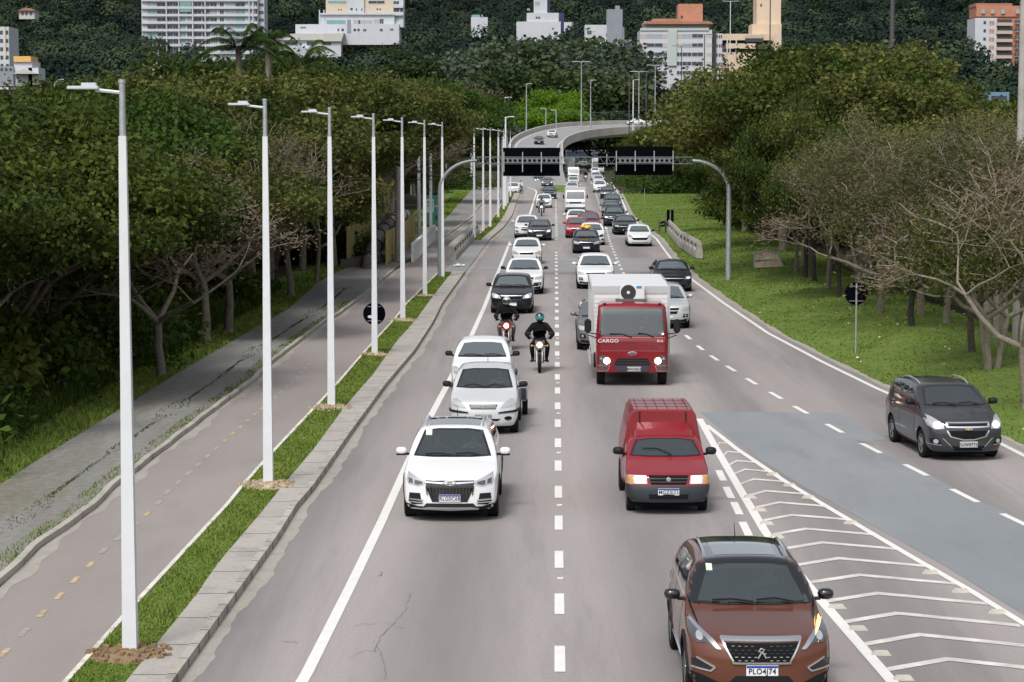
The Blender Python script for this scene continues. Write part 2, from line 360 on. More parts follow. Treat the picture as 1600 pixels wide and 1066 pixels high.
def build_ground():
    xs = np.concatenate([np.linspace(-700, -60, 22), np.linspace(-55, 0, 24), np.linspace(.8, 45, 90), np.linspace(50, 700, 24)])
    yy = np.concatenate([np.linspace(-60, 20, 6), np.linspace(24, 160, 120), np.geomspace(165, 2600, 70)])
    V = [(x, y, terr(x, y) - .03) for y in yy for x in xs]; nx = len(xs)
    F = [(j * nx + i, j * nx + i + 1, (j + 1) * nx + i + 1, (j + 1) * nx + i) for j in range(len(yy) - 1) for i in range(nx - 1)]
    # grass on lawns, dark floor under the woods
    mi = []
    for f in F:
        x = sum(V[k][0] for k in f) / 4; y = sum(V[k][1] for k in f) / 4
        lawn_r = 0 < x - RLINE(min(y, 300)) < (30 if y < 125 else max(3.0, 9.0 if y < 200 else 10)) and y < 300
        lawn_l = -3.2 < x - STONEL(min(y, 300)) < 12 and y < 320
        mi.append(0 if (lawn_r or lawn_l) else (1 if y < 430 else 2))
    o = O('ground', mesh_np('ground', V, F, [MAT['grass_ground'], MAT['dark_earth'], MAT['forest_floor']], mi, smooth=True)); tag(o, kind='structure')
build_ground()
YN = 24.0
strip('road', lambda y: KERB(min(y, 330)) if y < 330 else KERB(330) + .02 * (y - 330), lambda y: (RLINE(min(y, 320)) + .35) if y < 330 else RLINE(320) + .35 + (y - 320) * .01, YN, 640, .004, 'asphalt_road', 140, cols=6)
strip('cycle_path', CYCL, GRASSL, YN, 330, .006, 'cycle_asphalt')
strip('stone_path', STONEL, lambda y: CYCL(y) - .14, YN, 330, .01, 'stone_paving')
def TW(lo, hi): return lambda y: 1
BR0, BR1 = G(720, 428).y, G(745, 376).y       # the short bridge where the verge stops
for nm, a, b in (('verge', YN, BR0), ('verge', BR1, 330)):
    strip(nm, lambda y: GRASSL(y) + .06, WALKL, a, b, .10, 'grass_ground', h=.1, n=60)
    strip('sidewalk', WALKL, lambda y: KERB(y) - .13, a, b, .125, 'sidewalk_concrete', h=.12, n=60)
    strip('kerb', lambda y: KERB(y) - .127, KERB, a, b, .14, 'kerb_concrete', h=.14, n=60)
    strip('kerb', lambda y: GRASSL(y) - .02, lambda y: GRASSL(y) + .057, a, b, .125, 'kerb_white', h=.12, n=60)
strip('bridge_pavement', lambda y: GRASSL(y) + .06, lambda y: KERB(y) - .02, BR0, BR1, .03, 'asphalt_band', n=14)
strip('kerb', lambda y: CYCL(y) - .13 + .02 * math.sin(y * 1.7), lambda y: CYCL(y) + .02 * math.sin(y * 1.7), YN, G(615, 425).y, .12, 'kerb_concrete', h=.12, n=90)
strip('kerb', lambda y: CYCL(y) - .13, CYCL, G(668, 389).y, 330, .12, 'kerb_concrete', h=.12, n=50)
# joints of the kerb stones and walkway slabs
jb = MB(); y = 27.
while y < 110:
    x = KERB(y); jb.box((x + .001, y, .07), (.006, .045, .13)); jb.box((x - .07, y, .1395), (.12, .03, .004))
    if int(y / .9) % 2 == 0: jb.box(((WALKL(y) + x - .13) / 2, y, .1255), (x - .15 - WALKL(y), .025, .003))
    y += .9
tag(jb.build('kerb_joint', mat('joint_dark', (.05, .045, .04), .9)), kind='structure')
# sand washed against kerbs, weeds
strip('sand_strip', lambda y: KERB(y) + .003, lambda y: KERB(y) + .24 + .07 * math.sin(y * .8) * math.sin(y * .31) + .025 * math.sin(y * 3.1) + .02 * math.sin(y * 7.3), YN, 300, .008, 'sand', 260)
strip('sand_strip', lambda y: CYCL(y) + .02, lambda y: CYCL(y) + .22 + .1 * math.sin(y * .7) + .06 * math.sin(y * 2.9), YN, 200, .010, 'sand', 220)
strip('gravel_edge', lambda y: RLINE(y) + .30 + .03 * math.sin(y * 1.3), lambda y: RLINE(y) + .52 + .04 * math.sin(y * .9) + .03 * math.sin(y * 4.3), 30, 300, .012, 'sand', 260)
# patches of newer asphalt
def poly(name, pxs, z, m, kind='structure', sub=0):
    pts = [G(a, b, z) for a, b in pxs]; tri = tessellate_polygon([[Vector((p.x, p.y, 0)) for p in pts]])
    o = MB().add(pts, [tuple(t) for t in tri]).build(name, MAT[m]); return tag(o, kind=kind)
poly('road_patch', [(1094, 644), (1312, 645), (1345, 664), (1385, 687), (1343, 691.5), (1400, 716), (1455, 744), (1520, 779), (1600, 812), (1700, 855), (1800, 1066), (1700, 1030), (1600, 961), (1479, 886), (1384, 832), (1320, 796), (1255, 760), (1194, 722), (1140, 683)], .008, 'asphalt_patch')
poly('road_patch', [(762, 403), (1046, 403), (1068, 425), (742, 425)], .008, 'asphalt_band')
poly('road_patch', [(796, 350), (992, 350), (1022, 372), (784, 372)], .008, 'asphalt_band')
# ------------------------------------------------------------------ painted markings
mk = MB()
def band(a, b, w, z=.012, m=0):
    p, q = (Vector((*a, z)) if len(a) == 2 and isinstance(a, tuple) else a), (Vector((*b, z)) if len(b) == 2 and isinstance(b, tuple) else b)
    d = (q - p); d.z = 0; n = Vector((-d.y, d.x, 0)).normalized() * w / 2; up = Vector((0, 0, z))
    P = [Vector((v.x, v.y, z)) for v in (p - n, q - n, q + n, p + n)]
    mk.add(P, [(0, 1, 2, 3)], m)
def line_px(pts, w, m=0, z=.012):
    P = [G(*p) for p in pts]
    L, R = [], []
    for i, p in enumerate(P):
        d = (P[min(i + 1, len(P) - 1)] - P[max(i - 1, 0)]).normalized(); n = Vector((-d.y, d.x, 0)) * w / 2
        L.append(Vector((p.x + n.x, p.y + n.y, z))); R.append(Vector((p.x - n.x, p.y - n.y, z)))
    k = len(P); mk.add(L + R, [(i, i + 1, k + i + 1, k + i) for i in range(k - 1)], m)
line_px([(440, 1120), (480, 1052), (546, 920), (598, 812), (636, 727), (668, 660), (700, 600), (733, 533), (756, 482), (797, 378)], .17)
line_px([(826, 340), (830, 328), (837, 305), (838.5, 300)], .2); line_px([(838.5, 300), (836, 297), (824, 293)], .2)
line_px([(822, 291), (823, 278)], .2)
# lane line one: dashes
p0, p1 = G(875, 1051), G(869.2, 400); dv = (p1 - p0).normalized(); s = -3.74
while s < 330:
    a = p0 + dv * s
    if s < 115 or s > 128: band(a, a + dv * 1.58, .15)
    if s < 60 and int(s / 3.74) % 2 == 0: mk.box((a.x, a.y - .95, .02), (.10, .09, .02))
    s += 3.74
line_px([(869.5, 372), (869, 338)], .15)
# lane line two
DL = [(1690, 862), (1590, 815), (1507, 775), (1431, 735), (1361, 701), (1304, 670), (1251, 641), (1212, 618.5), (1174, 596.5), (1142, 576.5), (1116, 560), (1094, 544), (1075, 527.5), (1057, 512), (1040, 497)]
for (a, b) in DL:
    c = G(a, b); i = DL.index((a, b)); e = G(*DL[max(i - 1, 0)]) if i else c; f = G(*DL[min(i + 1, len(DL) - 1)]); d = (f - e).normalized()
    band(c - d * .85, c + d * .85, .14)
f2 = edge([(1040, 497), (990, 446), (974, 427), (969, 417), (961, 398), (953, 378), (946, 352), (938, 325), (930, 300), (922, 280)])
yy = G(1030, 487).y
while yy < 330: band((f2(yy), yy), (f2(yy + 1.5), yy + 1.5), .15); yy += 3.74
for (a, b) in [(1127, 743.7), (1139, 770.5), (1151.5, 795), (1165.5, 827), (1181, 858), (1199, 898)]:
    c = G(a, b); band(c - Vector((.02, .75, 0)), c + Vector((.01, .75, 0)), .15)
line_px([(954, 284), (957, 288), (969.5, 307.6), (982, 337.6), (1025.6, 373.5), (1048, 404), (1081, 437), (1129, 472.8), (1200, 521), (1285, 566), (1370, 607.5), (1407.5, 624), (1553, 688.6), (1600, 712.6), (1720, 765)], .15)
# gore
line_px([(1093, 655), (1118, 700), (1163.6, 778), (1196.5, 833), (1268, 922), (1392, 1064), (1440, 1120)], .17)
line_px([(1104, 665), (1151, 702), (1222, 750), (1282.7, 787), (1358.6, 832), (1428, 873), (1516.7, 924), (1602, 977), (1760, 1075)], .13, 0, .0125)
GL = edge([(1093, 659), (1163.6, 778), (1196.5, 831), (1268, 922), (1392, 1064)]); GR = edge([(1093, 659), (1151, 702), (1222, 748), (1282.7, 785), (1358.6, 829), (1428, 872), (1516.7, 923), (1600, 977)])
for (ax_, ay_) in [(1123, 691.7), (1135.7, 705.7), (1151, 720), (1163.6, 733.5), (1177.5, 748.7), (1196.5, 767), (1216.8, 785), (1237, 804.5), (1258, 826), (1283.6, 847.4), (1309, 872), (1342, 898), (1370, 926.5), (1400, 957.6), (1435.6, 991), (1478.7, 1029), (1520, 1072)]:
    a = G(ax_, ay_); y2 = a.y - .62; xl = GL(y2) + .09; y3 = a.y - .85 * (GR(a.y) - a.x) / 1.6; xr = GR(y3) - .07
    k = .19; vs = [(xl, y2 - k, .012), (a.x, a.y - k, .012), (xr, y3 - k, .012), (xl, y2 + k * .2, .012), (a.x, a.y + k * .2, .012), (xr, y3 + k * .2, .012)]
    mk.add(vs, [(0, 1, 4, 3), (1, 2, 5, 4)], 1)
# cycle path centre dashes (old yellow)
for i in range(34):
    t = 28.6 + i * 1.32; x = (CYCL(t) * .56 + GRASSL(t) * .44); x1 = (CYCL(t + .55) * .56 + GRASSL(t + .55) * .44)
    if i in (3, 8, 9) or (11 < i < 19) or i > 24: m_ = 3
    else: m_ = 2
    band((x, t), (x1, t + .55), .09, m=m_)
tag(mk.build('lane_markings', [MAT['white_paint'], MAT['worn_paint'], MAT['yellow_worn'], mat('faded_paint', (.33, .295, .265), .8, var=.2, vscale=5)]), kind='structure')
# cracks and tar on the left lane
rk = random.Random(5); cb = MB()
def crack(pts, w):
    P = []
    for a, b in zip(pts, pts[1:]):
        for t in np.linspace(0, 1, 6)[:-1]:
            P.append(G(a[0] + (b[0] - a[0]) * t + rk.uniform(-2.5, 2.5), a[1] + (b[1] - a[1]) * t + rk.uniform(-3, 3), .0135))
    for p, q in zip(P, P[1:]):
        d = (q - p).normalized(); n = Vector((-d.y, d.x, 0)) * w * rk.uniform(.3, 1.2); cb.add([p - n, q - n, q + n, p + n], [(0, 1, 2, 3)])
crack([(640, 925), (632, 955), (615, 975), (590, 1000), (585, 1020)], .006); crack([(555, 977), (610, 976), (640, 985)], .004)
crack([(548, 1026), (590, 1012), (604, 1045), (598, 1064)], .005); crack([(597, 895), (590, 903)], .008); crack([(440, 1000), (470, 1004)], .008)
crack([(1340, 688), (1375, 694)], .02)
tag(cb.build('road_crack', mat('tar', (.185, .174, .170), .8)), kind='structure')
# raised lane separators along the gore
st = MB(); st.prism([(-.14, 0), (.14, 0), (.09, .055), (-.09, .055)], -.06, .06, axis='y')
st_me = st.mesh('road_stud', mat('stud', (.52, .50, .44), .6, var=.15, vscale=9))
for i, (a, b) in enumerate([(1172, 779), (1187, 799), (1198, 820), (1214, 841), (1308, 951), (1341, 985), (1377, 1024), (1412, 1063)] + [(1208, 743), (1234, 760), (1264, 779), (1330, 819), (1455, 897), (1502, 926), (1560, 959)]):
    o = O('road_stud', st_me); o.location = G(a, b); o.location.z = .006
    side = ['left', 'right'][i >= 8]; n = i if i < 8 else i - 8
    ordw = ['farthest', 'second farthest', 'third farthest', 'fourth farthest', 'fourth nearest', 'third nearest', 'second nearest', 'nearest'] if i < 8 else ['farthest', 'second farthest', 'third farthest', 'middle', 'third nearest', 'second nearest', 'nearest']
    tag(o, 'cream road stud on the %s edge line of the chevrons, %s of its row' % (side, ordw[n]), 'road stud', 'studs on the chevron edge lines')
# small black drainage joint: the ditch through the lawn on the right
strip('ditch', lambda y: RLINE(y) + 9.1, lambda y: RLINE(y) + 9.9, 40, 150, .012, 'dark_earth', 80, cols=3, zf=lambda x, y: terr(x, y) + .02)
# litter
lb = MB(); lb.sph((0, 0, .1), .16, 8, sz=.6); lb.sph((.28, .05, .08), .12, 8, sz=.6); lb.sph((-.2, .1, .07), .1, 8, sz=.6)
o = lb.build('plastic_bag', MAT['box_white'], smooth=60); o.location = G(716, 418); o.location.z = .03; tag(o, 'crumpled white plastic bag at the kerb end by the concrete barrier', 'litter')
# ------------------------------------------------------------------ vehicle body builder
def smooth_interp(xs, ys_, s=.05):
    xx = np.linspace(xs[0] - .3, xs[-1] + .3, 600); yv = np.interp(xx, xs, ys_); k = max(1, int(s / (xx[1] - xx[0])))
    ker = np.hanning(2 * k + 3); ker /= ker.sum(); pad = np.pad(yv, k + 1, 'edge'); yv = np.convolve(pad, ker, 'valid')
    return lambda t: float(np.interp(t, xx, yv))
def body_mesh(P):
    L, W, H, Wr = P['L'], P['W'], P['H'], P['Wr']; zb = P.get('zb', .20)
    top = smooth_interp([0, .10, P['yc'], P['yr0'], (P['yr0'] + P['yr1']) / 2, P['yr1'], P['yt'], L], [P['hf'] - .05, P['hf'], P['hc'], H - .035, H, H - P.get('rdrop', .05), P['ht'], P['ht'] - .05], P.get('sm', .07))
    belt = lambda y: P['hc'] + P.get('belt', .0) + (P.get('brise', .06)) * max(0, min(1, (y - P['yc']) / 2.4))
    side = smooth_interp([zb, zb + .10, .42, .62, P['hc'] - .18, P['hc'] + .02], [.90, .965, .99, 1.0, .985, .935], .06)
    pw = P.get('plan', .17); nose = smooth_interp(*P.get('nose', ([.15, .30, .45, .62, .75, .90, 1.1], [.07, .02, 0, .015, .06, .13, .24])), .05)
    crown = P.get('crown', .05)
    def hw(y, z):
        b = belt(y)
        if z <= b: r = W * side(z)
        else:
            t = min(1, (z - b) / max(.05, H - b)); w0 = W * side(min(b, z)); r = w0 * (1 - t) + Wr * t + .045 * math.sin(math.pi * min(t, 1)) - .05 * max(0, t - .86) / .14
        if y < .8: r *= 1 - P.get('nar', .07) * ((.8 - y) / .8) ** 2
        if y > L - .8: r *= 1 - .07 * ((y - L + .8) / .8) ** 2
        for yw in (P['wf'], P['wr']):
            d = abs(y - yw)
            if d < .5 and z < P['hc'] - .1: r += P.get('flare', .018) * math.cos(d / .5 * math.pi / 2) ** 2 * max(0, 1 - abs(z - .6) / .5)
        return r
    nx, nz = 14, 12
    yb = sorted(set([round(v, 3) for v in list(np.linspace(0, .3, 5)) + list(np.linspace(.3, P['yc'] - .1, 6)) + list(np.linspace(P['yc'] - .1, P['yr0'] + .15, 16)) + list(np.linspace(P['yr0'] + .15, P['yr1'] - .1, 12)) + list(np.linspace(P['yr1'] - .1, L, 12))]))
    ny = len(yb) - 1; idx = {}; V = []
    def vert(i, j, k):
        if (i, j, k) in idx: return idx[(i, j, k)]
        a = -1 + 2 * i / nx; y0 = yb[j]; c = k / nz; c = c ** .9
        tz = top(y0); ze = zb + c * (tz - crown - zb); r = hw(y0, ze)
        a2 = math.copysign(abs(a) ** .8, a) if a else 0
        z = zb + c * (tz - crown * abs(a2) ** 3 - zb)
        f0 = max(0, 1 - y0 / .9) ** 2; f1 = max(0, 1 - (L - y0) / .9) ** 2
        y = y0 + f0 * (pw * abs(a2) ** 3 + nose(z)) - f1 * (.10 * abs(a2) ** 3 + P.get('rearn', .05) * abs(z - .55) * 2)
        V.append((a2 * r, y, z)); idx[(i, j, k)] = len(V) - 1; return len(V) - 1
    F = []
    for j in range(ny):
        for i in range(nx):
            F.append((vert(i, j, nz), vert(i + 1, j, nz), vert(i + 1, j + 1, nz), vert(i, j + 1, nz)))
            F.append((vert(i, j, 0), vert(i, j + 1, 0), vert(i + 1, j + 1, 0), vert(i + 1, j, 0)))
        for k in range(nz):
            F.append((vert(0, j, k), vert(0, j, k + 1), vert(0, j + 1, k + 1), vert(0, j + 1, k)))
            F.append((vert(nx, j, k), vert(nx, j + 1, k), vert(nx, j + 1, k + 1), vert(nx, j, k + 1)))
    for i in range(nx):
        for k in range(nz):
            F.append((vert(i, 0, k), vert(i + 1, 0, k), vert(i + 1, 0, k + 1), vert(i, 0, k + 1)))
            F.append((vert(i, ny, k), vert(i, ny, k + 1), vert(i + 1, ny, k + 1), vert(i + 1, ny, k)))
    b = MB(); b.add(V, F, 0); me = b.mesh('body', [MAT[P.get('paint', 'car_paint')], MAT['interior']])
    return me
def mesh_eval(o):
    dg = bpy.context.evaluated_depsgraph_get(); dg.update()
    me = bpy.data.meshes.new_from_object(o.evaluated_get(dg)); return me
def cut_body(me, P, near, cutters=()):
    o = bpy.data.objects.new('body', me); C.objects.link(o)
    s = o.modifiers.new('s', 'SUBSURF'); s.levels = 1
    if near == 0:
        m2 = mesh_eval(o); bv = None
    else:
        m2 = mesh_eval(o)
    bpy.data.objects.remove(o)
    b = bmesh.new(); b.from_mesh(m2); bvh = BVHTree.FromBMesh(b); b.free()
    cb = MB(); R = P['tr'] + .055
    for yw in (P['wf'], P['wr']):
        for sx in (-1, 1): cb.cyl((sx * (P['W'] - .10), yw, P['tr'] + .01), R, .46, 'x', 28, 1)
    cm = cb.mesh('cut', [MAT['interior'], MAT['interior']])
    cuts = [cm]
    if near:
        ws = P['ws']; hb = MB(); yA, yB = P['yc'] - .3, min(P['yr1'] - .3, P['yr0'] + 1.5)
        q = [(x, z) for x, z in ws]; cx = 0; cz = sum(z for x, z in q) / len(q)
        hb.prism([(x * .985, cz + (z - cz) * .985) for x, z in q], yA, yB, 1, 'y'); cuts.append(hb.mesh('cut2', [MAT['interior'], MAT['interior']]))
    o = bpy.data.objects.new('body', m2); C.objects.link(o); tmp = []
    for c in cuts:
        co = bpy.data.objects.new('c', c); C.objects.link(co); tmp.append(co)
        md = o.modifiers.new('b', 'BOOLEAN'); md.operation = 'DIFFERENCE'; md.object = co; md.solver = 'EXACT'; md.use_self = False
    m3 = mesh_eval(o); bpy.data.objects.remove(o)
    for t in tmp: bpy.data.objects.remove(t)
    m3.polygons.foreach_set('use_smooth', [True] * len(m3.polygons)); m3.set_sharp_from_angle(angle=math.radians(32))
    m3.name = 'body'; return m3, bvh
def patch(bvh, poly, axis='f', off=.006, cell=.06, sgn=1, name='trim', m=None, skirt=.02, smooth=40, maxd=None):
    """panel that follows the body: axis f (x,z) front, s (y,z) side, t (x,y) top, b rear"""
    b = bmesh.new(); vs = [b.verts.new((p[0], p[1], 0)) for p in poly]
    tri = tessellate_polygon([[Vector((p[0], p[1], 0)) for p in poly]])
    for t in tri:
        try: b.faces.new([vs[i] for i in t])
        except ValueError: pass
    us = [p[0] for p in poly]; ws = [p[1] for p in poly]
    for lo, hi, no in ((min(us), max(us), (1, 0, 0)), (min(ws), max(ws), (0, 1, 0))):
        n = int((hi - lo) / cell)
        for i in range(1, n + 1):
            t = lo + (hi - lo) * i / (n + 1)
            bmesh.ops.bisect_plane(b, geom=b.verts[:] + b.edges[:] + b.faces[:], plane_co=(no[0] * t, no[1] * t, 0), plane_no=no)
    last = None; nrm = {}
    for v in b.verts:
        u, w_ = v.co.x, v.co.y
        if axis == 'f': o, d = Vector((u, -3, w_)), Vector((0, 1, 0))
        elif axis == 'b': o, d = Vector((u, 12, w_)), Vector((0, -1, 0))
        elif axis == 's': o, d = Vector((sgn * 4, u, w_)), Vector((-sgn, 0, 0))
        else: o, d = Vector((u, w_, 6)), Vector((0, 0, -1))
        h, n, i, dist = bvh.ray_cast(o, d)
        if h is None: h, n, i, dist = bvh.find_nearest(o + d * (4 if axis == 's' else 3)); 
        if n.dot(d) > 0: n = -n
        v.co = h; nrm[v] = n
    outer = [e for e in b.edges if len(e.link_faces) == 1]
    r = bmesh.ops.extrude_edge_only(b, edges=outer)
    new = set(g for g in r['geom'] if isinstance(g, bmesh.types.BMVert))
    for v in b.verts:
        if v in new: continue
        v.co = v.co + nrm[v] * off
    for v in new:
        h, n, i, dist = bvh.find_nearest(v.co); dd = nrm.get(v, n); v.co = v.co - n * .008 if n.dot(Vector((0, -1, 0) if axis == 'f' else (0, 0, 1))) > -2 else v.co
    bmesh.ops.recalc_face_normals(b, faces=b.faces)
    me = bpy.data.meshes.new(name); b.to_mesh(me); b.free()
    me.materials.append(MAT[m] if isinstance(m, str) else m)
    me.polygons.foreach_set('use_smooth', [True] * len(me.polygons)); me.set_sharp_from_angle(angle=math.radians(smooth))
    return me
def mir(poly): return [(-x, z) for x, z in reversed(poly)]
def wheel_meshes(tr, tw=.205, style=0):
    b = MB(); h = tw / 2
    b.lathe([(-h * .8, tr * .62), (-h, tr * .72), (-h, tr * .92), (-h * .8, tr), (h * .8, tr), (h, tr * .92), (h, tr * .72), (h * .8, tr * .62)], 'x', n=28)
    ty = b.mesh('tyre', MAT['tyre'], smooth=40)
    r = MB(); rr = tr * .68
    r.lathe([(h * .75, rr), (h * .85, rr * .94), (h * .30, rr * .86), (h * .1, rr * .2), (h * .1, 0.001)], 'x', n=24, m=1)
    r.lathe([(h * .9, 0.001), (h * .9, rr * .16), (h * .3, rr * .2)], 'x', n=12, m=0)
    r.lathe([(h * .72, rr * 1.0), (h * .92, rr * .97), (h * .8, rr * .88)], 'x', n=24, m=0)
    for i in range(5):
        a = 2 * math.pi * i / 5
        for da in ((-.13, .13) if style else (0,)):
            c, s_ = math.cos(a + da), math.sin(a + da); p = Vector((h * .62, c * rr * .53, s_ * rr * .53))
            r.box(p, (.03, rr * .86, rr * (.12 if style else .26)), 0, 0) if 0 else r.tube([(h * .72, c * rr * .1, s_ * rr * .1), (h * .62, c * rr * .92, s_ * rr * .92)], rr * (.07 if style else .13), 5, 0)
    rm = r.mesh('rim', [MAT['rim'], MAT['rim_dark']], smooth=40); return ty, rm
def text_mesh(s, h, m, depth=.004, sx=1.0, bold=True):
    cu = bpy.data.curves.new('t', 'FONT'); cu.body = s; cu.align_x = 'CENTER'; cu.align_y = 'CENTER'; cu.size = h * 1.38; cu.extrude = depth; cu.space_character = 1.08
    if bold: cu.offset = h * .022
    o = bpy.data.objects.new('t', cu); C.objects.link(o); o.scale = (sx, 1, 1); me = mesh_eval(o); bpy.data.objects.remove(o); bpy.data.curves.remove(cu)
    R = Matrix.Rotation(math.pi / 2, 4, 'X') @ Matrix.Diagonal((sx, 1, 1, 1)); me.transform(R); me.materials.clear(); me.materials.append(m); me.name = 'lettering'; return me
def plate(parent, x, y, z, text, blue=True, w=.40, h=.13, grey=False, tilt=0):
    b = MB(); b.b2(-w / 2, w / 2, -.008, .012, -h / 2, h / 2, 0)
    if blue: b.b2(-w / 2 + .003, w / 2 - .003, -.010, -.0075, h / 2 - .032, h / 2 - .003, 1)
    o = b.build('number_plate', [MAT['plate_grey' if grey else 'plate_white'], MAT['plate_blue']], parent); o.location = (x, y, z)
    if text:
        t = O('lettering', text_mesh(text, .072, MAT['plate_ink'], .002, .92), o); t.location = (0, -.0115, -.012 if blue else -.008)
    return o
def mirror_mesh(sx, w_=.22, h_=.15):
    b = MB(); n = 10; vs = []
    for k, (yy_, s_) in enumerate([(-.075, .45), (-.055, .8), (0, 1), (.06, .96), (.075, .82)]):
        for i in range(n):
            a = 2 * math.pi * i / n; c, q = math.cos(a), math.sin(a)
            vs.append((math.copysign(abs(c) ** .7, c) * w_ / 2 * s_, yy_, math.copysign(abs(q) ** .7, q) * h_ / 2 * s_))
    fs = [(k * n + i, k * n + (i + 1) % n, (k + 1) * n + (i + 1) % n, (k + 1) * n + i) for k in range(4) for i in range(n)] + [tuple(range(n)), tuple(range(4 * n, 5 * n))]
    b.add(vs, fs, 0); return b
def person_mesh(joints, edges, radii, name, m):
    """one continuous skinned body: joints dict name->pos, edges pairs, radii dict"""
    names = list(joints); me = bpy.data.meshes.new(name); me.from_pydata([joints[k] for k in names], [(names.index(a), names.index(b)) for a, b in edges], [])
    o = bpy.data.objects.new(name, me); C.objects.link(o)
    md = o.modifiers.new('skin', 'SKIN'); md.use_smooth_shade = True
    for i, k in enumerate(names):
        sv = me.skin_vertices[0].data[i]; r = radii[k]; sv.radius = (r, r) if not isinstance(r, tuple) else r; sv.use_root = (i == 0)
    ss = o.modifiers.new('sub', 'SUBSURF'); ss.levels = 1; m2 = mesh_eval(o); bpy.data.objects.remove(o)
    m2.materials.clear()
    for mm in (m if isinstance(m, list) else [m]): m2.materials.append(mm)
    m2.polygons.foreach_set('use_smooth', [True] * len(m2.polygons)); m2.name = name; return m2
def driver(parent_loc, rz, x, y, z, label, shirt='cloth_white'):
    """seated driver, both hands on the wheel; origin at hip"""
    J = dict(hip=(0, 0, 0), belly=(0, .02, .2), chest=(0, .06, .42), neck=(0, .05, .56), head0=(0, .03, .64), head1=(0, .02, .76))
    E = [('hip', 'belly'), ('belly', 'chest'), ('chest', 'neck'), ('neck', 'head0'), ('head0', 'head1')]
    Rr = dict(hip=(.17, .13), belly=(.16, .12), chest=(.18, .12), neck=.055, head0=(.075, .085), head1=(.07, .09))
    for s, t in ((-1, 'l'), (1, 'r')):
        J.update({t + 's': (s * .19, .05, .46), t + 'e': (s * .25, -.12, .26), t + 'w': (s * .17, -.34, .34), t + 'h': (s * .15, -.40, .37), t + 'k': (s * .16, -.42, .02), t + 'a': (s * .14, -.75, -.25)})
        E += [('chest', t + 's'), (t + 's', t + 'e'), (t + 'e', t + 'w'), (t + 'w', t + 'h'), ('hip', t + 'k'), (t + 'k', t + 'a')]
        Rr.update({t + 's': .07, t + 'e': .048, t + 'w': .032, t + 'h': (.04, .03), t + 'k': .075, t + 'a': .05})
    me = person_mesh(J, E, Rr, 'person', [MAT[shirt], MAT['skin']])
    mi = [1 if (me.vertices[p.vertices[0]].co.z > .56 or (me.vertices[p.vertices[0]].co.y < -.3 and me.vertices[p.vertices[0]].co.z > .2)) else 0 for p in me.polygons]
    me.polygons.foreach_set('material_index', mi)
    o = O('person', me); v = Matrix.Rotation(rz, 3, 'Z') @ Vector((x, y, z)); o.location = Vector(parent_loc) + v; o.rotation_euler = (0, 0, rz)
    tag(o, label, 'person')
    h = MB(); h.sph((0, .035, .80), .095, 8, sz=.8); hm = h.build('hair', mat('hair', (.02, .014, .01), .8), o, smooth=60)
    return o
def seg_poly(p0, p1, t0, t1=None):      # thin trim strip between two points in the projection plane
    a, b = Vector((*p0, 0)), Vector((*p1, 0)); d = (b - a).normalized(); n = Vector((-d.y, d.x, 0)); t1 = t0 if t1 is None else t1
    return [(a - n * t0 / 2)[:2], (b - n * t1 / 2)[:2], (b + n * t1 / 2)[:2], (a + n * t0 / 2)[:2]]
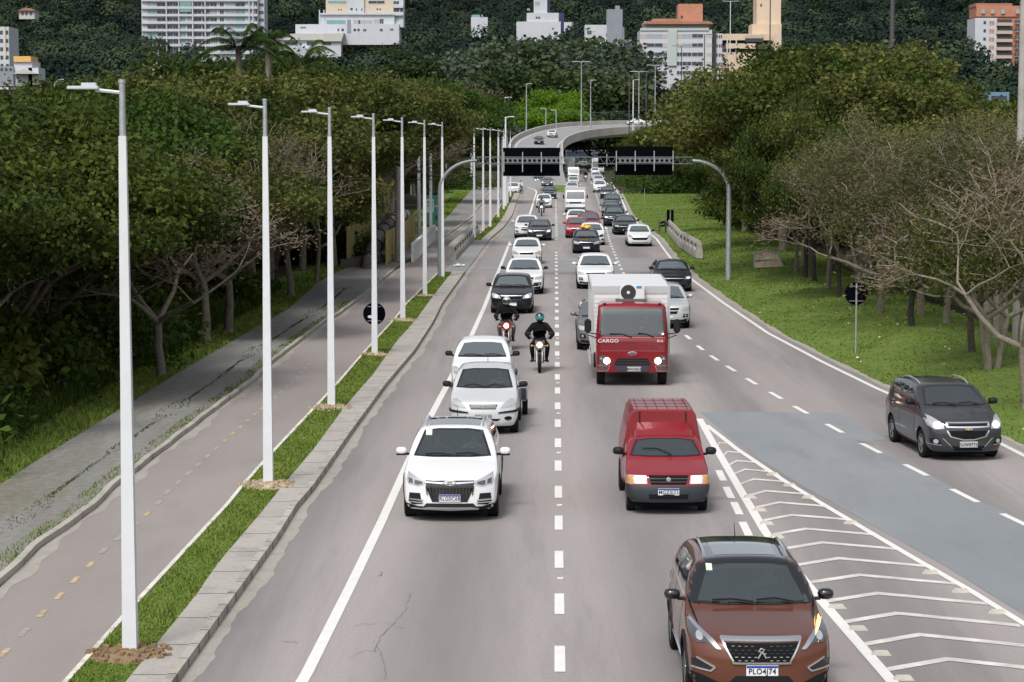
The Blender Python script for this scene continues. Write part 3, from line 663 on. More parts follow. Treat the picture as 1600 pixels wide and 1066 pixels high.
# ---- the shared vehicle assembler
def make_car(name, label, P, feats, color, group=None, near=0, cat='car', plate_txt=None, plate_z=.5, plate_x=0, plate_blue=True, mirror='body', mirror_low=None, roofrail=None, wiper=1, shark=0, hide=()):
    root = thing(name, label, cat, group=group); root['P'] = 0
    if near: 
        # windscreen outline in the front view
        pass
    W, H, Wr = P['W'], P['H'], P['Wr']
    xb = W * P.get('wsb', .80); xt = Wr * P.get('wst', .97) - .03; zb_, zt = P['hc'] + P.get('wsz', .035), H - P.get('wst_z', .12)
    P['ws'] = [(-xb, zb_ + .015), (-xb * .5, zb_), (xb * .5, zb_), (xb, zb_ + .015), (xt, zt - .015), (xt * .5, zt + .015), (-xt * .5, zt + .015), (-xt, zt - .015)]
    me, bvh = cut_body(body_mesh(P), P, near)
    body = O('body', me, root); body.color = (*color, 1)
    ws = P['ws']; cz = sum(z for x, z in ws) / 8
    add = lambda nm, pl, m, off=.006, ax='f', sgn=1, par=root, cell=.07: O(nm, patch(bvh, pl, ax, off, cell, sgn, nm, m), par)
    # dark band of the windscreen, then the glass
    if near:
        ins = [(x * .955, cz + (z - cz) * .93) for x, z in ws]
        b = bmesh.new()
        O('windshield', patch(bvh, [(x * 1.02, cz + (z - cz) * 1.03) for x, z in ws], 'f', .010, .09, 1, 'windshield', MAT['glass_clear']), root)
        fr = MB(); n = 8
        # frame ring as four strips hugging the surface
        for i in range(n):
            q = [ws[i], ws[(i + 1) % n], ins[(i + 1) % n], ins[i]]
            q = [(q[0][0] * 1.03, cz + (q[0][1] - cz) * 1.04), (q[1][0] * 1.03, cz + (q[1][1] - cz) * 1.04), q[2], q[3]]
            pm = patch(bvh, q, 'f', .0125, .10, 1, 'seal', MAT['gloss_black'])
            fr.add([v.co for v in pm.vertices], [tuple(p.vertices) for p in pm.polygons], 0); bpy.data.meshes.remove(pm)
        fr.build('windshield_seal', MAT['gloss_black'], root, smooth=40)
        # dashboard, steering wheel and seats inside
        db = MB(); db.b2(-xb + .06, xb - .06, P['yc'] + .12, P['yc'] + .5, P['hc'] - .2, P['hc'] + .0)
        db.build('dashboard', MAT['interior'], root)
        for sx in (-1, 1):
            db = MB(); zs = P['hc'] - .30; db.prism([(-.2, zs), (.2, zs), (.22, zs + .5), (.11, zs + .58), (.10, zs + .70), (-.10, zs + .70), (-.11, zs + .58), (-.22, zs + .5)], P['yr0'] + .58, P['yr0'] + .68, axis='y')
            o = db.build('seat', mat('seat_fabric', (.05, .05, .055), .9), root, bevel=.02); o.location.x = sx * .37
        sw = MB(); sw.tube([(.37 + .17 * math.cos(a), P['yc'] + .62 + .05 * math.sin(a), P['hc'] + .02 + .15 * math.sin(a)) for a in np.linspace(0, 2 * math.pi, 17)], .014, 6, cap=False)
        sw.build('steering_wheel', MAT['interior'], root, smooth=60)
        mr_ = MB(); mr_.box((0, P['yr0'] - .02, H - .19), (.22, .04, .06)); mr_.build('rear_view_mirror', MAT['interior'], root)
    else:
        add('windshield', ws, 'glass_far', .008, cell=.12)
        add('windshield_seal', seg_poly((-xb * .99, zb_ + .0), (xb * .99, zb_ + .0), .035), 'black_plastic', .012, cell=.2)
    # side and rear glass
    bz = lambda y: P['hc'] + .045 + P.get('belt', 0) + P.get('brise', .06) * max(0, min(1, (y - P['yc']) / 2.4))
    zt_ = H - .13; yA = P['yc'] + .42; yA2 = P['yr0'] + .15; yM = (yA + P['yr1']) / 2 + .12; yE = P['yr1'] - P.get('cpil', .12); yE2 = P['yr1'] - P.get('cpil2', .28)
    for s in (-1, 1):
        add('side_window', [(yA, bz(yA)), (yM, bz(yM)), (yM, zt_), (yA2 + .08, zt_)], 'glass_side', .006, 's', s, cell=.14)
        add('side_window', [(yM + .06, bz(yM)), (yE, bz(yE) + .03), (yE2, zt_ - .01), (yM + .06, zt_)], 'glass_side', .006, 's', s, cell=.14)
    if P.get('rearwin', 1):
        add('rear_window', [(-Wr * .9, P['hc'] + .15), (Wr * .9, P['hc'] + .15), (Wr * .85, H - .16), (-Wr * .85, H - .16)], 'glass_side', .006, 'b', cell=.2)
    for s in (-1, 1): add('tail_light', [(s * W * .70, .78), (s * W * .93, .78), (s * W * .92, 1.0), (s * W * .74, 1.0)], mat('tail_red', (.25, .01, .01), .2), .012, 'b', cell=.12)
    # lower sill and door handles
    for s in (-1, 1):
        add('sill_trim', [(P['wf'] + .45, .24), (P['wr'] - .45, .24), (P['wr'] - .45, .34 if P.get('clad') else .28), (P['wf'] + .45, .34 if P.get('clad') else .28)], 'black_plastic', .012, 's', s, cell=.4)
        if near:
            for yh in (yM - .22, yE - .30): add('door_handle', [(yh, P['hc'] - .10), (yh + .17, P['hc'] - .10), (yh + .17, P['hc'] - .07), (yh, P['hc'] - .07)], 'black_plastic' if P.get('blackhandle') else 'chrome', .025, 's', s, cell=.2)
            for yd in (yA + .02, yM + .03, yE - .1): add('door_gap', [(yd, .3), (yd + .008, .3), (yd + .008, bz(yd) - .02), (yd, bz(yd) - .02)], 'interior', .0025, 's', s, cell=.1)
        if P.get('clad'):
            for yw in (P['wf'], P['wr']):
                R0, R1 = P['tr'] + .055, P['tr'] + .13; AA = np.linspace(.1, math.pi - .1, 9)
                rg = MB()
                for a0, a1 in zip(AA, AA[1:]):
                    q = [(yw + r * math.cos(a), P['tr'] + .01 + r * math.sin(a)) for r, a in ((R0, a0), (R1, a0), (R1, a1), (R0, a1))]
                    pm = patch(bvh, q, 's', .014, .2, s, 'x', MAT['black_plastic']); rg.add([v.co for v in pm.vertices], [tuple(p.vertices) for p in pm.polygons]); bpy.data.meshes.remove(pm)
                rg.build('arch_trim', MAT['black_plastic'], root, smooth=40)
    # front features: (name, polygon, material, offset, mirrored)
    for ft in feats:
        nm, pl, m, off, mr = ft[:5]; ax = ft[5] if len(ft) > 5 else 'f'
        par = root
        if nm in hide: continue
        add(nm, pl, m, off, ax, par=par, cell=.05 if near else .12)
        if mr: 
            m2 = ft[6] if len(ft) > 6 else m
            add(nm, mir(pl), m2, off, ax, cell=.05 if near else .12)
    # wheels
    ty, rm = wheel_meshes(P['tr'], P.get('tw', .205), P.get('rimstyle', 0))
    for s in (-1, 1):
        for yw in (P['wf'], P['wr']):
            wo_ = O('wheel', ty, root); wo_.location = (s * (W - .115), yw, P['tr']); wo_.rotation_euler = (0, 0, 0 if s > 0 else math.pi)
            O('rim', rm, wo_)
    # mirrors
    zc = P['hc'] + P.get('mz', .09)
    mpm = {'body': P.get('paint', 'car_paint'), 'black': 'black_plastic', 'gloss': 'gloss_black'}[mirror]
    for s in (-1, 1):
        mb = mirror_mesh(s); o = mb.build('side_mirror', MAT[mpm], root, smooth=50); o.color = (*color, 1)
        o.location = (s * (W + .10), P['yc'] + P.get('my', .42), zc)
        ar = MB(); ar.tube([(s * (W - .12), P['yc'] + P.get('my', .42) + .02, zc - .07), (s * (W + .03), P['yc'] + P.get('my', .42), zc - .055)], .025, 6); ar.build('mirror_arm', MAT['black_plastic'], root, smooth=60)
        if near and mirror_low: lo = MB(); lo.box((0, -.015, -.062), (.19, .11, .035)); q = lo.build('mirror_base', MAT['black_plastic'], o, bevel=.008)
    if roofrail:
        for s in (-1, 1):
            xr = Wr - .04; pts = [(s * xr * .99, y, (bvh.ray_cast(Vector((s * xr * .93, y, 5)), Vector((0, 0, -1)))[0].z) + (0.0 if k in (0, 5) else .055)) for k, y in enumerate(np.linspace(P['yr0'] + .12, P['yr1'] - .25, 6))]
            rr = MB(); rr.tube(pts, .019, 6); rr.build('roof_rail', MAT[roofrail], root, smooth=60)
    if wiper:
        wb = MB()
        for x0, x1, zz in ((-.52, .02, .02), (.06, .55, .03)) if wiper == 1 else ((-.45, .12, .05),) if wiper == 2 else ((-.5, -.0, .05), (.5, .0, .05)):
            pts = []
            for t in (0, .5, 1):
                x = x0 + (x1 - x0) * t; z = zb_ + .01 + zz * math.sin(t * math.pi) + (.10 if wiper == 2 else .02) * (1 - t)
                h = bvh.ray_cast(Vector((x, -3, z)), Vector((0, 1, 0)))[0]; pts.append(h + Vector((0, -.03, .025)))
            wb.tube(pts, .011, 5)
        wb.build('wiper', MAT['black_plastic'], root, smooth=60)
    if near:
        fc = bvh.ray_cast(Vector((0, P['yr0'] + .7, 5)), Vector((0, 0, -1)))[0]
        an = MB(); an.tube([fc + Vector((0, P['yr1'] - P['yr0'] - 1.0, -.02)), fc + Vector((0, P['yr1'] - P['yr0'] - .86, .16))], [.008, .004], 5); an.build('antenna', MAT['black_plastic'], root)
    if plate_txt is not None:
        h, n, i, d = bvh.ray_cast(Vector((plate_x, -3, plate_z)), Vector((0, 1, 0))); plate(root, plate_x, h.y - .018, plate_z, plate_txt, plate_blue, grey=not plate_blue)
    root['bvh'] = 0; BV[root.name] = bvh
    # underbody
    ub = MB(); ub.b2(-W * .78, W * .78, .30, P['L'] - .30, .14, P.get('zb', .2) + .06); ub.build('underbody', MAT['interior'], root)
    return root
BV = {}
def put(o, px, py, D2=None, yaw=None, wf=.8):
    g = G(px, py); yaw = -AX if yaw is None else yaw
    o.rotation_euler = (0, 0, yaw); o.location = g - Matrix.Rotation(yaw, 3, 'Z') @ Vector((0, wf, 0)); return o
def ell(cx, cz, rx, rz, n=14): return [(cx + rx * math.cos(2 * math.pi * i / n), cz + rz * math.sin(2 * math.pi * i / n)) for i in range(n)]
# ------------------------------------------------------------------ individual near cars
WHITE, SILVER, BLACK = (.69, .70, .71), (.46, .48, .49), (.010, .011, .014)
# --- white SUV (front left)
P1 = dict(L=4.34, W=.905, H=1.62, Wr=.60, yc=1.10, yr0=1.98, yr1=3.80, yt=4.20, hf=.90, hc=1.07, ht=1.02, wf=.86, wr=3.49, tr=.345, plan=.20, zb=.24, clad=1, crown=.045, wsz=.03, wst_z=.10, nose=([.2, .32, .5, .70, .84, .92, 1.1], [.05, 0, .01, .02, .06, .16, .3]))
F1 = [('bumper_trim', [(-.84, .235), (.84, .235), (.86, .37), (.60, .31), (-.60, .31), (-.86, .37)], 'black_plastic', .008, 0),
      ('grille', [(-.33, .40), (.33, .40), (.44, .66), (.46, .80), (-.46, .80), (-.44, .66)], 'gloss_black', .010, 0),
      ('grille_bar', [(-.46, .755), (-.16, .735), (.16, .735), (.46, .755), (.46, .78), (.16, .765), (-.16, .765), (-.46, .78)], 'chrome', .024, 0),
      ('lower_intake', [(-.50, .30), (.50, .30), (.44, .375), (-.44, .375)], 'gloss_black', .010, 0),
      ('skid_plate', [(-.50, .215), (.50, .215), (.54, .275), (.40, .30), (-.40, .30), (-.54, .275)], 'silver_trim', .020, 0),
      ('headlight', [(.46, .72), (.60, .685), (.79, .72), (.82, .80), (.80, .915), (.70, .875), (.47, .79)], 'lens', .010, 1),
      ('headlight_bezel', [(.50, .735), (.60, .71), (.66, .72), (.66, .80), (.52, .775)], 'lens_dark', .015, 1),
      ('headlight_bezel', [(.69, .735), (.77, .74), (.78, .83), (.70, .81)], 'lens_dark', .015, 1),
      ('fog_recess', [(.52, .36), (.70, .34), (.78, .40), (.76, .56), (.56, .56)], 'black_plastic', .008, 1),
      ('fog_trim', [(.50, .415), (.77, .43), (.77, .455), (.50, .445)], 'chrome', .022, 1),
      ('fog_trim', [(.50, .375), (.76, .385), (.76, .40), (.50, .395)], 'chrome', .022, 1),
      ('panoramic_roof', [(-.50, 2.18), (.50, 2.18), (.52, 3.3), (-.52, 3.3)], 'gloss_black', .005, 0, 't'),
      ('inspection_sticker', [(-.54, 1.43), (-.42, 1.43), (-.42, 1.52), (-.54, 1.52)], mat('sticker', (.55, .62, .5), .7), .016, 0)]
c = make_car('white_suv', 'white suv with black trapezoid grille and silver roof rails, nearest car on the left', P1, F1, WHITE, near=1, plate_txt='RLG0C68', plate_z=.475, plate_x=.0, roofrail='silver_trim', mirror_low=1)
for i in range(15):
    x = -.42 + .06 * i; zz = .70
    k = .40 / .46 if abs(x) > .34 else 1
    O('grille_rib', patch(BV[c.name], seg_poly((x, .53), (x * 1.06, .70), .018), 'f', .020, .1, 1, 'grille_rib', MAT['rim_dark']), c)
def emblem(c, rings, z, y=None, m='chrome', x=0):
    h = BV[c.name].ray_cast(Vector((x, -3, z)), Vector((0, 1, 0)))[0]
    b = MB()
    for pts, r, closed in rings:
        pts = [(x + a, 0, z + q) for a, q in pts]
        if closed: pts = pts + [pts[0]]
        b.tube(pts, r, 5, cap=not closed)
    o = b.build('emblem', MAT[m], c, smooth=60); o.location = (0, h.y - .03, 0); return o
emblem(c, [(ell(0, 0, .115, .042, 20), .011, 1), ([(-.055, -.03), (0, .035), (.055, -.03)], .012, 0), ([(-.03, 0), (.03, 0)], .006, 0)], .757)
put(c, 706, 806, wf=P1['wf'], yaw=-AX)
driver(c.location, -AX, .37, P1['yr0'] + .42, .66, 'driver in white shirt with both hands on the wheel of the white suv', 'cloth_white')
driver(c.location, -AX, -.37, P1['yr0'] + .42, .62, 'passenger in grey shirt sitting beside the driver of the white suv', 'cloth_grey')
# --- bronze SUV (front right)
P2 = dict(L=4.45, W=.92, H=1.62, Wr=.60, yc=1.22, yr0=2.05, yr1=3.85, yt=4.30, hf=.92, hc=1.08, ht=1.05, wf=.92, wr=3.59, tr=.355, plan=.26, zb=.24, clad=1, crown=.055, paint='car_paint_metal', wsz=.03, wst_z=.10, rimstyle=1, nose=([.2, .32, .5, .66, .80, .90, 1.1], [.05, 0, .0, .01, .04, .12, .26]), cpil=.2)
F2 = [('bumper_trim', [(-.88, .235), (.88, .235), (.90, .47), (.72, .43), (.45, .32), (.33, .45), (-.33, .45), (-.45, .32), (-.72, .43), (-.90, .47)], 'black_plastic', .008, 0),
      ('grille', [(-.30, .61), (.30, .61), (.36, .64), (.47, .85), (-.47, .85), (-.36, .64)], 'interior', .010, 0),
      ('grille_frame', [(-.52, .885), (-.47, .86), (.47, .86), (.52, .885), (.50, .905), (-.50, .905)], 'chrome', .022, 0),
      ('grille_frame', seg_poly((.50, .885), (.355, .63), .022), 'chrome', .022, 1),
      ('grille_frame', [(-.36, .60), (.36, .60), (.37, .625), (-.37, .625)], 'chrome', .022, 0),
      ('headlight', [(.50, .775), (.60, .80), (.70, .83), (.80, .82), (.87, .90), (.885, 1.02), (.78, .965), (.62, .87), (.50, .80)], 'lens_dark', .010, 1),
      ('daytime_light', [(.50, .77), (.555, .77), (.70, .885), (.86, .985), (.885, 1.035), (.76, .96), (.60, .875)], 'chrome', .018, 1),
      ('headlight_lamp', ell(.76, .885, .045, .04), 'lens', .016, 1),
      ('fog_recess', [(.60, .55), (.66, .50), (.86, .53), (.86, .63), (.80, .64)], 'gloss_black', .010, 1),
      ('fog_trim', seg_poly((.58, .545), (.80, .65), .018), 'chrome', .020, 1),
      ('fog_trim', seg_poly((.58, .545), (.63, .495), .02), 'chrome', .020, 1),
      ('fog_trim', seg_poly((.63, .495), (.86, .525), .018), 'chrome', .020, 1),
      ('skid_plate', [(-.62, .235), (.62, .235), (.46, .345), (-.46, .345)], 'silver_trim', .022, 0),
      ('skid_slot', [(-.46, .27), (-.19, .27), (-.21, .32), (-.40, .32)], 'gloss_black', .028, 1),
      ('skid_slot', [(-.155, .27), (.155, .27), (.145, .32), (-.145, .32)], 'gloss_black', .028, 0),
      ('black_roof', [(-.56, 1.86), (.56, 1.86), (.575, 3.9), (-.575, 3.9)], 'gloss_black', .005, 0, 't'), ('black_pillar', [(.68, 1.10), (.875, 1.13), (.72, 1.46), (.60, 1.56), (.54, 1.50)], 'gloss_black', .006, 1),
      ('sunroof', [(-.42, 2.22), (.42, 2.22), (.43, 3.35), (-.43, 3.35)], 'glass_far', .010, 0, 't'),
      ('inspection_sticker', [(-.55, 1.44), (-.47, 1.44), (-.47, 1.51), (-.55, 1.51)], MAT['sticker'], .016, 0)]
c = make_car('bronze_suv', 'bronze brown suv with black roof and silver rails at the bottom right edge', P2, F2, (.135, .046, .028), near=1, plate_txt='PLO4J74', plate_z=.525, mirror='gloss', roofrail='chrome', mirror_low=0)
for i in range(5):
    for j in range(12):
        z = .645 + i * .042; x = -.44 + .08 * j + (.04 if i % 2 else 0)
        if abs(x) < .06: continue
        if abs(x) > .30 + (z - .61) * .68: continue
        O('grille_rib', patch(BV[c.name], [(x - .018, z - .004), (x + .018, z - .004), (x + .018, z + .004), (x - .018, z + .004)], 'f', .018, .2, 1, 'grille_rib', MAT['silver_trim' if i < 2 else 'rim_dark']), c)
emblem(c, [([(-.05, -.065), (-.02, -.01), (.0, .02), (.03, .045), (-.015, .065), (-.035, .04)], .010, 0), ([(.05, -.06), (.02, -.01), (.0, .02)], .011, 0), ([(-.055, .03), (-.02, .02), (.0, .02)], .007, 0), ([(.0, .0), (.05, -.005)], .007, 0)], .74, m='silver_trim')
cb_ = MB(); cb_.tube([(s_ * 0 + x, y, z) for x, y, z in []] or [(0, 0, 0), (0, 0, .001)], .001, 3)
for s in (-1, 1):
    O('window_trim', patch(BV[c.name], [(1.75, 1.125), (3.7, 1.165), (3.7, 1.185), (1.75, 1.145)], 's', .012, .2, s, 'window_trim', MAT['chrome']), c)
    O('sill_chrome', patch(BV[c.name], [(1.45, .36), (3.05, .36), (3.05, .40), (1.45, .40)], 's', .02, .3, s, 'sill_chrome', MAT['chrome']), c)
sl = O('turn_signal', patch(BV[c.name], [(.70, .89), (.86, .985), (.885, 1.035), (.76, .965)], 'f', .024, .05, 1, 'turn_signal', MAT['lamp_amber_on']), c)
yaw = yaw_px((1186, 1092), (1140, 700)) if 0 else -AX + .02
put(c, 1178, 1084, wf=P2['wf'], yaw=yaw)
driver(c.location, yaw, .37, P2['yr0'] + .42, .68, 'driver in pale shirt behind the windshield of the bronze suv', 'cloth_grey')
# --- red panel van
P3 = dict(L=2.75, W=.81, H=1.36, Wr=.60, yc=.95, yr0=1.62, yr1=2.60, yt=2.72, hf=.80, hc=.98, ht=1.3, wf=.72, wr=2.55, tr=.285, plan=.13, zb=.26, crown=.04, wsb=.84, wsz=.03, wst_z=.09, rearwin=0, sm=.05, nose=([.2, .32, .5, .60, .70, .80, 1.0], [.03, 0, 0, .03, .05, .08, .2]), tw=.165, cpil=.05, cpil2=.05, blackhandle=1)
F3 = [('bumper', [(-.79, .27), (.79, .27), (.80, .40), (.79, .575), (-.79, .575), (-.80, .40)], mat('bumper_dark', (.022, .027, .033), .5), .020, 0),
      ('lower_intake', [(-.36, .33), (.36, .33), (.38, .42), (-.38, .42)], 'interior', .026, 0),
      ('grille', [(-.33, .60), (.33, .60), (.38, .765), (-.38, .765)], 'interior', .010, 0),
      ('grille_bar', [(-.34, .64), (.34, .64), (.345, .66), (-.345, .66)], 'rim_dark', .018, 0),
      ('grille_bar', [(-.36, .70), (.36, .70), (.365, .72), (-.365, .72)], 'rim_dark', .018, 0),
      ('headlight', [(.40, .61), (.77, .60), (.79, .73), (.77, .755), (.42, .76)], 'lens', .010, 1),
      ('headlight_lamp', [(.43, .63), (.63, .625), (.635, .745), (.44, .745)], 'lamp_on', .016, 1),
      ('turn_signal', [(.66, .62), (.765, .62), (.775, .73), (.67, .735)], 'lens_amber', .016, 1)]
c = make_car('red_van', 'red panel van with a tall box body and unpainted dark bumper', P3, F3, (.22, .013, .020), near=1, cat='van', plate_txt='MGZ0J22', plate_z=.47, mirror='black', wiper=2)
for o_ in [k for k in c.children if k.name.startswith('tail_light')]: bpy.data.objects.remove(o_)
emblem(c, [(ell(0, 0, .035, .035, 14), .010, 1), (ell(0, 0, .014, .014, 8), .012, 1)], .70, m='silver_trim')
# raised roof panel and box
b = MB(); zr = 1.30
secs = [(1.66, .60, 1.335, .10), (2.0, .585, 1.50, .1), (2.25, .57, 1.60, .1)]
vs = []
for y, hw_, z, _ in secs:
    vs += [(-hw_ - .03, y, 1.22), (-hw_ + .01, y, z - .05), (-hw_ + .08, y, z), (0, y, z + .012), (hw_ - .08, y, z), (hw_ - .01, y, z - .05), (hw_ + .03, y, 1.22)]
fs = [(i * 7 + j, i * 7 + j + 1, (i + 1) * 7 + j + 1, (i + 1) * 7 + j) for i in range(2) for j in range(6)] + [tuple(range(7))]
b.add(vs, fs); o = b.build('raised_roof', MAT['car_paint'], c, smooth=50); o.color = (.20, .012, .018, 1)
b = MB(); vs = []
def box_sec(y, w0, w1, z0, z1, r=.10): return [(-w0, y, z0), (w0, y, z0), (w0 + .0, y, 1.0), (w1, y, z1 - r), (w1 - r * .9, y, z1), (-w1 + r * .9, y, z1), (-w1, y, z1 - r), (-w0, y, 1.0)]
for y, k in ((2.10, 0), (2.14, 1), (4.06, 1), (4.10, 0)):
    d = .03 * (1 - k); vs += box_sec(y, .80 - d, .66 - d, .38, 1.80 - d)
fs = [(i * 8 + j, i * 8 + (j + 1) % 8, (i + 1) * 8 + (j + 1) % 8, (i + 1) * 8 + j) for i in range(3) for j in range(8)] + [tuple(range(8)), tuple(range(31, 23, -1))]
b.add(vs, fs); o = b.build('cargo_box', MAT['red_box'], c, smooth=35)
b = MB()
for i, x in enumerate(np.linspace(-.5, .5, 6)): b.b2(x - .006, x + .006, 2.2, 4.0, 1.799, 1.803)
for y in (2.6, 3.1, 3.6): b.b2(-.56, .56, y - .006, y + .006, 1.7985, 1.8035)
b.build('roof_ribs', MAT['interior'], o)
b = MB()
for s in (-1, 1): b.box((s * .46, 2.09, 1.55), (.022, .02, .42)); 
b.build('box_seam', MAT['black_plastic'], o)
for s in (-1, 1):
    wo_ = [k for k in c.children if k.name.startswith('wheel')]
for k in c.children:
    if k.name.startswith('wheel') and k.location.y > 2: k.location.y = 3.35
wbx = MB()
for s in (-1, 1): wbx.lathe([(s * .60, .36), (s * .815, .36), (s * .815, .30)], 'x', (0, 3.35, .285), 20)
wbx.build('wheel_arch', MAT['black_plastic'], c, smooth=40)
put(c, 1041, 797, wf=P3['wf'], yaw=-AX + .01)
# --- grey minivan
P4 = dict(L=4.36, W=.868, H=1.60, Wr=.61, yc=.98, yr0=1.95, yr1=3.85, yt=4.25, hf=.92, hc=1.12, ht=1.1, wf=.86, wr=3.48, tr=.325, plan=.20, zb=.22, crown=.05, paint='car_paint_metal', wsz=.03, wst_z=.10, rdrop=.06, nose=([.2, .32, .5, .66, .80, .92, 1.1], [.05, 0, .0, .01, .04, .10, .28]), cpil=.2, cpil2=.4)
F4 = [('lower_intake', [(-.30, .25), (.30, .25), (.42, .36), (-.42, .36)], 'interior', .010, 0),
      ('grille', [(-.34, .545), (-.10, .515), (.10, .515), (.34, .545), (.44, .70), (-.44, .70)], 'interior', .012, 0),
      ('grille_upper', [(-.43, .80), (.43, .80), (.43, .84), (-.43, .84)], 'interior', .012, 0),
      ('grille_frame', [(-.48, .855), (.48, .855), (.47, .878), (-.47, .878)], 'chrome', .020, 0),
      ('grille_frame', [(-.48, .768), (-.14, .757), (.14, .757), (.48, .768), (.48, .795), (-.48, .795)], 'chrome', .020, 0),
      ('grille_frame', seg_poly((.475, .775), (.475, .875), .03), 'chrome', .020, 1),
      ('grille_frame', seg_poly((.47, .70), (.40, .57), .03), 'chrome', .020, 1),
      ('grille_frame', [(-.41, .56), (-.12, .49), (.12, .49), (.41, .56), (.41, .585), (.12, .515), (-.12, .515), (-.41, .585)], 'chrome', .020, 0),
      ('headlight', [(.53, .74), (.72, .72), (.84, .80), (.86, 1.02), (.72, .97), (.55, .85)], 'lens', .010, 1),
      ('headlight_lamp', ell(.66, .815, .085, .065), 'lamp_on', .018, 1),
      ('fog_recess', [(.56, .37), (.80, .40), (.82, .53), (.66, .54)], 'black_plastic', .010, 1),
      ('fog_lamp', ell(.70, .46, .05, .05), 'lens', .018, 1),
      ('bumper_crease', seg_poly((.33, .30), (.56, .53), .012), 'silver_trim', .010, 1),
      ('bumper_crease', seg_poly((.58, .375), (.83, .40), .012), 'silver_trim', .012, 1)]
c = make_car('grey_minivan', 'dark grey minivan with two bar chrome grille in the far right lane', P4, F4, (.040, .042, .047), near=1, plate_txt='IUW0773', plate_z=.40, plate_blue=False, mirror='black', roofrail='silver_trim')
emblem(c, [([(-.085, 0), (.085, 0)], .018, 0), ([(0, -.025), (0, .025)], .024, 0)], .735, m='yellow_brass' if 'yellow_brass' in MAT else mat('brass', (.6, .5, .28), .3, .6).name)
yaw4 = yaw_px((1553, 688.6), (1407.5, 624))
put(c, 1496, 714, wf=P4['wf'], yaw=yaw4)
driver(c.location, yaw4, .37, P4['yr0'] + .42, .68, 'driver in dark shirt at the wheel of the grey minivan', 'cloth_black')
# --- silver compact one-box
P5 = dict(L=3.60, W=.845, H=1.56, Wr=.60, yc=.72, yr0=1.50, yr1=3.10, yt=3.52, hf=.86, hc=1.05, ht=1.0, wf=.72, wr=3.12, tr=.29, plan=.19, zb=.22, crown=.05, paint='car_paint_metal', wsz=.03, wst_z=.09, nose=([.2, .32, .5, .62, .78, .9, 1.1], [.05, 0, .0, .01, .05, .12, .28]), cpil=.1)
F5 = [('grille', [(-.30, .64), (.30, .64), (.345, .755), (-.345, .755)], 'interior', .010, 0)] + \
     [('grille_bar', [(-.31, z), (.31, z), (.315, z + .014), (-.315, z + .014)], 'silver_trim', .018, 0) for z in (.665, .695, .725)] + \
     [('headlight', [(.40, .66), (.52, .67), (.70, .70), (.76, .76), (.75, .86), (.66, .875), (.52, .80)], 'lens', .012, 1),
      ('bumper_strip', [(.36, .535), (.38, .575), (.84, .625), (.84, .565)], 'black_plastic', .018, 1),
      ('lower_intake', [(-.36, .36), (.36, .36), (.42, .41), (-.42, .41)], 'interior', .010, 0),
      ('fog_recess', ell(.60, .42, .09, .05), 'interior', .012, 1)]
c = make_car('silver_hatchback', 'silver compact hatchback with round star badge behind the white suv', P5, F5, (.62, .64, .65), near=1, plate_txt='MKN3130', plate_z=.475, plate_blue=False, mirror='black', wiper=3)
emblem(c, [(ell(0, 0, .05, .05, 16), .007, 1), ([(0, .05), (0, 0), (-.043, -.025)], .006, 0), ([(0, 0), (.043, -.025)], .006, 0)], .70)
put(c, 757, 675, wf=P5['wf'], yaw=-AX - .012)
driver(c.location, -AX, .36, P5['yr0'] + .40, .66, 'driver wearing a white top inside the silver hatchback', 'cloth_white')
# ------------------------------------------------------------------ red box truck
c = thing('box_truck', 'red cab box truck with white cargo body and fan unit above the cab', 'truck')
W = 1.05
def cab_sec(y, w_, zt, zb=.42, r=.12, wt=.93):
    pts = [(-w_ * .97, zb), (-w_, zb + .12), (-w_, 1.42), (-w_ * .985, 1.55), (-w_ * wt, zt - r), (-w_ * (wt - .03), zt - r * .35), (-w_ * (wt - .1), zt)]
    pts = pts + [(0, zt + .015)] + [(-x, z) for x, z in reversed(pts)]
    return [(x, y, z) for x, z in pts]
b = MB(); secs = []
for y, w_, zt in ((-.0, .93, 1.32), (.02, .98, 1.42), (.05, 1.02, 1.50), (.12, 1.045, 1.75), (.22, 1.05, 2.1), (.30, 1.05, 2.30), (.40, 1.05, 2.38), (.9, 1.05, 2.40), (1.55, 1.05, 2.40), (1.62, 1.03, 2.38)): secs.append(cab_sec(y, w_, zt))
n = len(secs[0]); vs = [v for s_ in secs for v in s_]
fs = [(i * n + j, i * n + (j + 1) % n, (i + 1) * n + (j + 1) % n, (i + 1) * n + j) for i in range(len(secs) - 1) for j in range(n)] + [tuple(range(n)), tuple(range((len(secs) - 1) * n, len(secs) * n))]
b.add(vs, fs)
me = b.mesh('cab', [MAT['car_paint'], MAT['interior']]); cab = bpy.data.objects.new('cab', me); C.objects.link(cab)
bv_m = bmesh.new(); bv_m.from_mesh(me); TB = BVHTree.FromBMesh(bv_m); bv_m.free(); BV[c.name] = TB
ct = MB(); ct.prism([(-.88, 1.53), (.88, 1.53), (.84, 2.21), (-.84, 2.21)], -.2, 1.2, 1, 'y'); cm = bpy.data.objects.new('ct', ct.mesh('ct', [MAT['interior'], MAT['interior']])); C.objects.link(cm)
ct2 = MB(); ct2.cyl((0, .75, .42), .50, 3, 'x', 28, 1); cm2 = bpy.data.objects.new('ct', ct2.mesh('ct', [MAT['interior'], MAT['interior']])); C.objects.link(cm2)
for q in (cm, cm2): md = cab.modifiers.new('b', 'BOOLEAN'); md.object = q; md.operation = 'DIFFERENCE'; md.solver = 'EXACT'
m3 = mesh_eval(cab); bpy.data.objects.remove(cab); bpy.data.objects.remove(cm); bpy.data.objects.remove(cm2)
m3.polygons.foreach_set('use_smooth', [True] * len(m3.polygons)); m3.set_sharp_from_angle(angle=math.radians(28)); m3.name = 'cab'
cab = O('cab', m3, c); cab.color = (.19, .008, .014, 1)
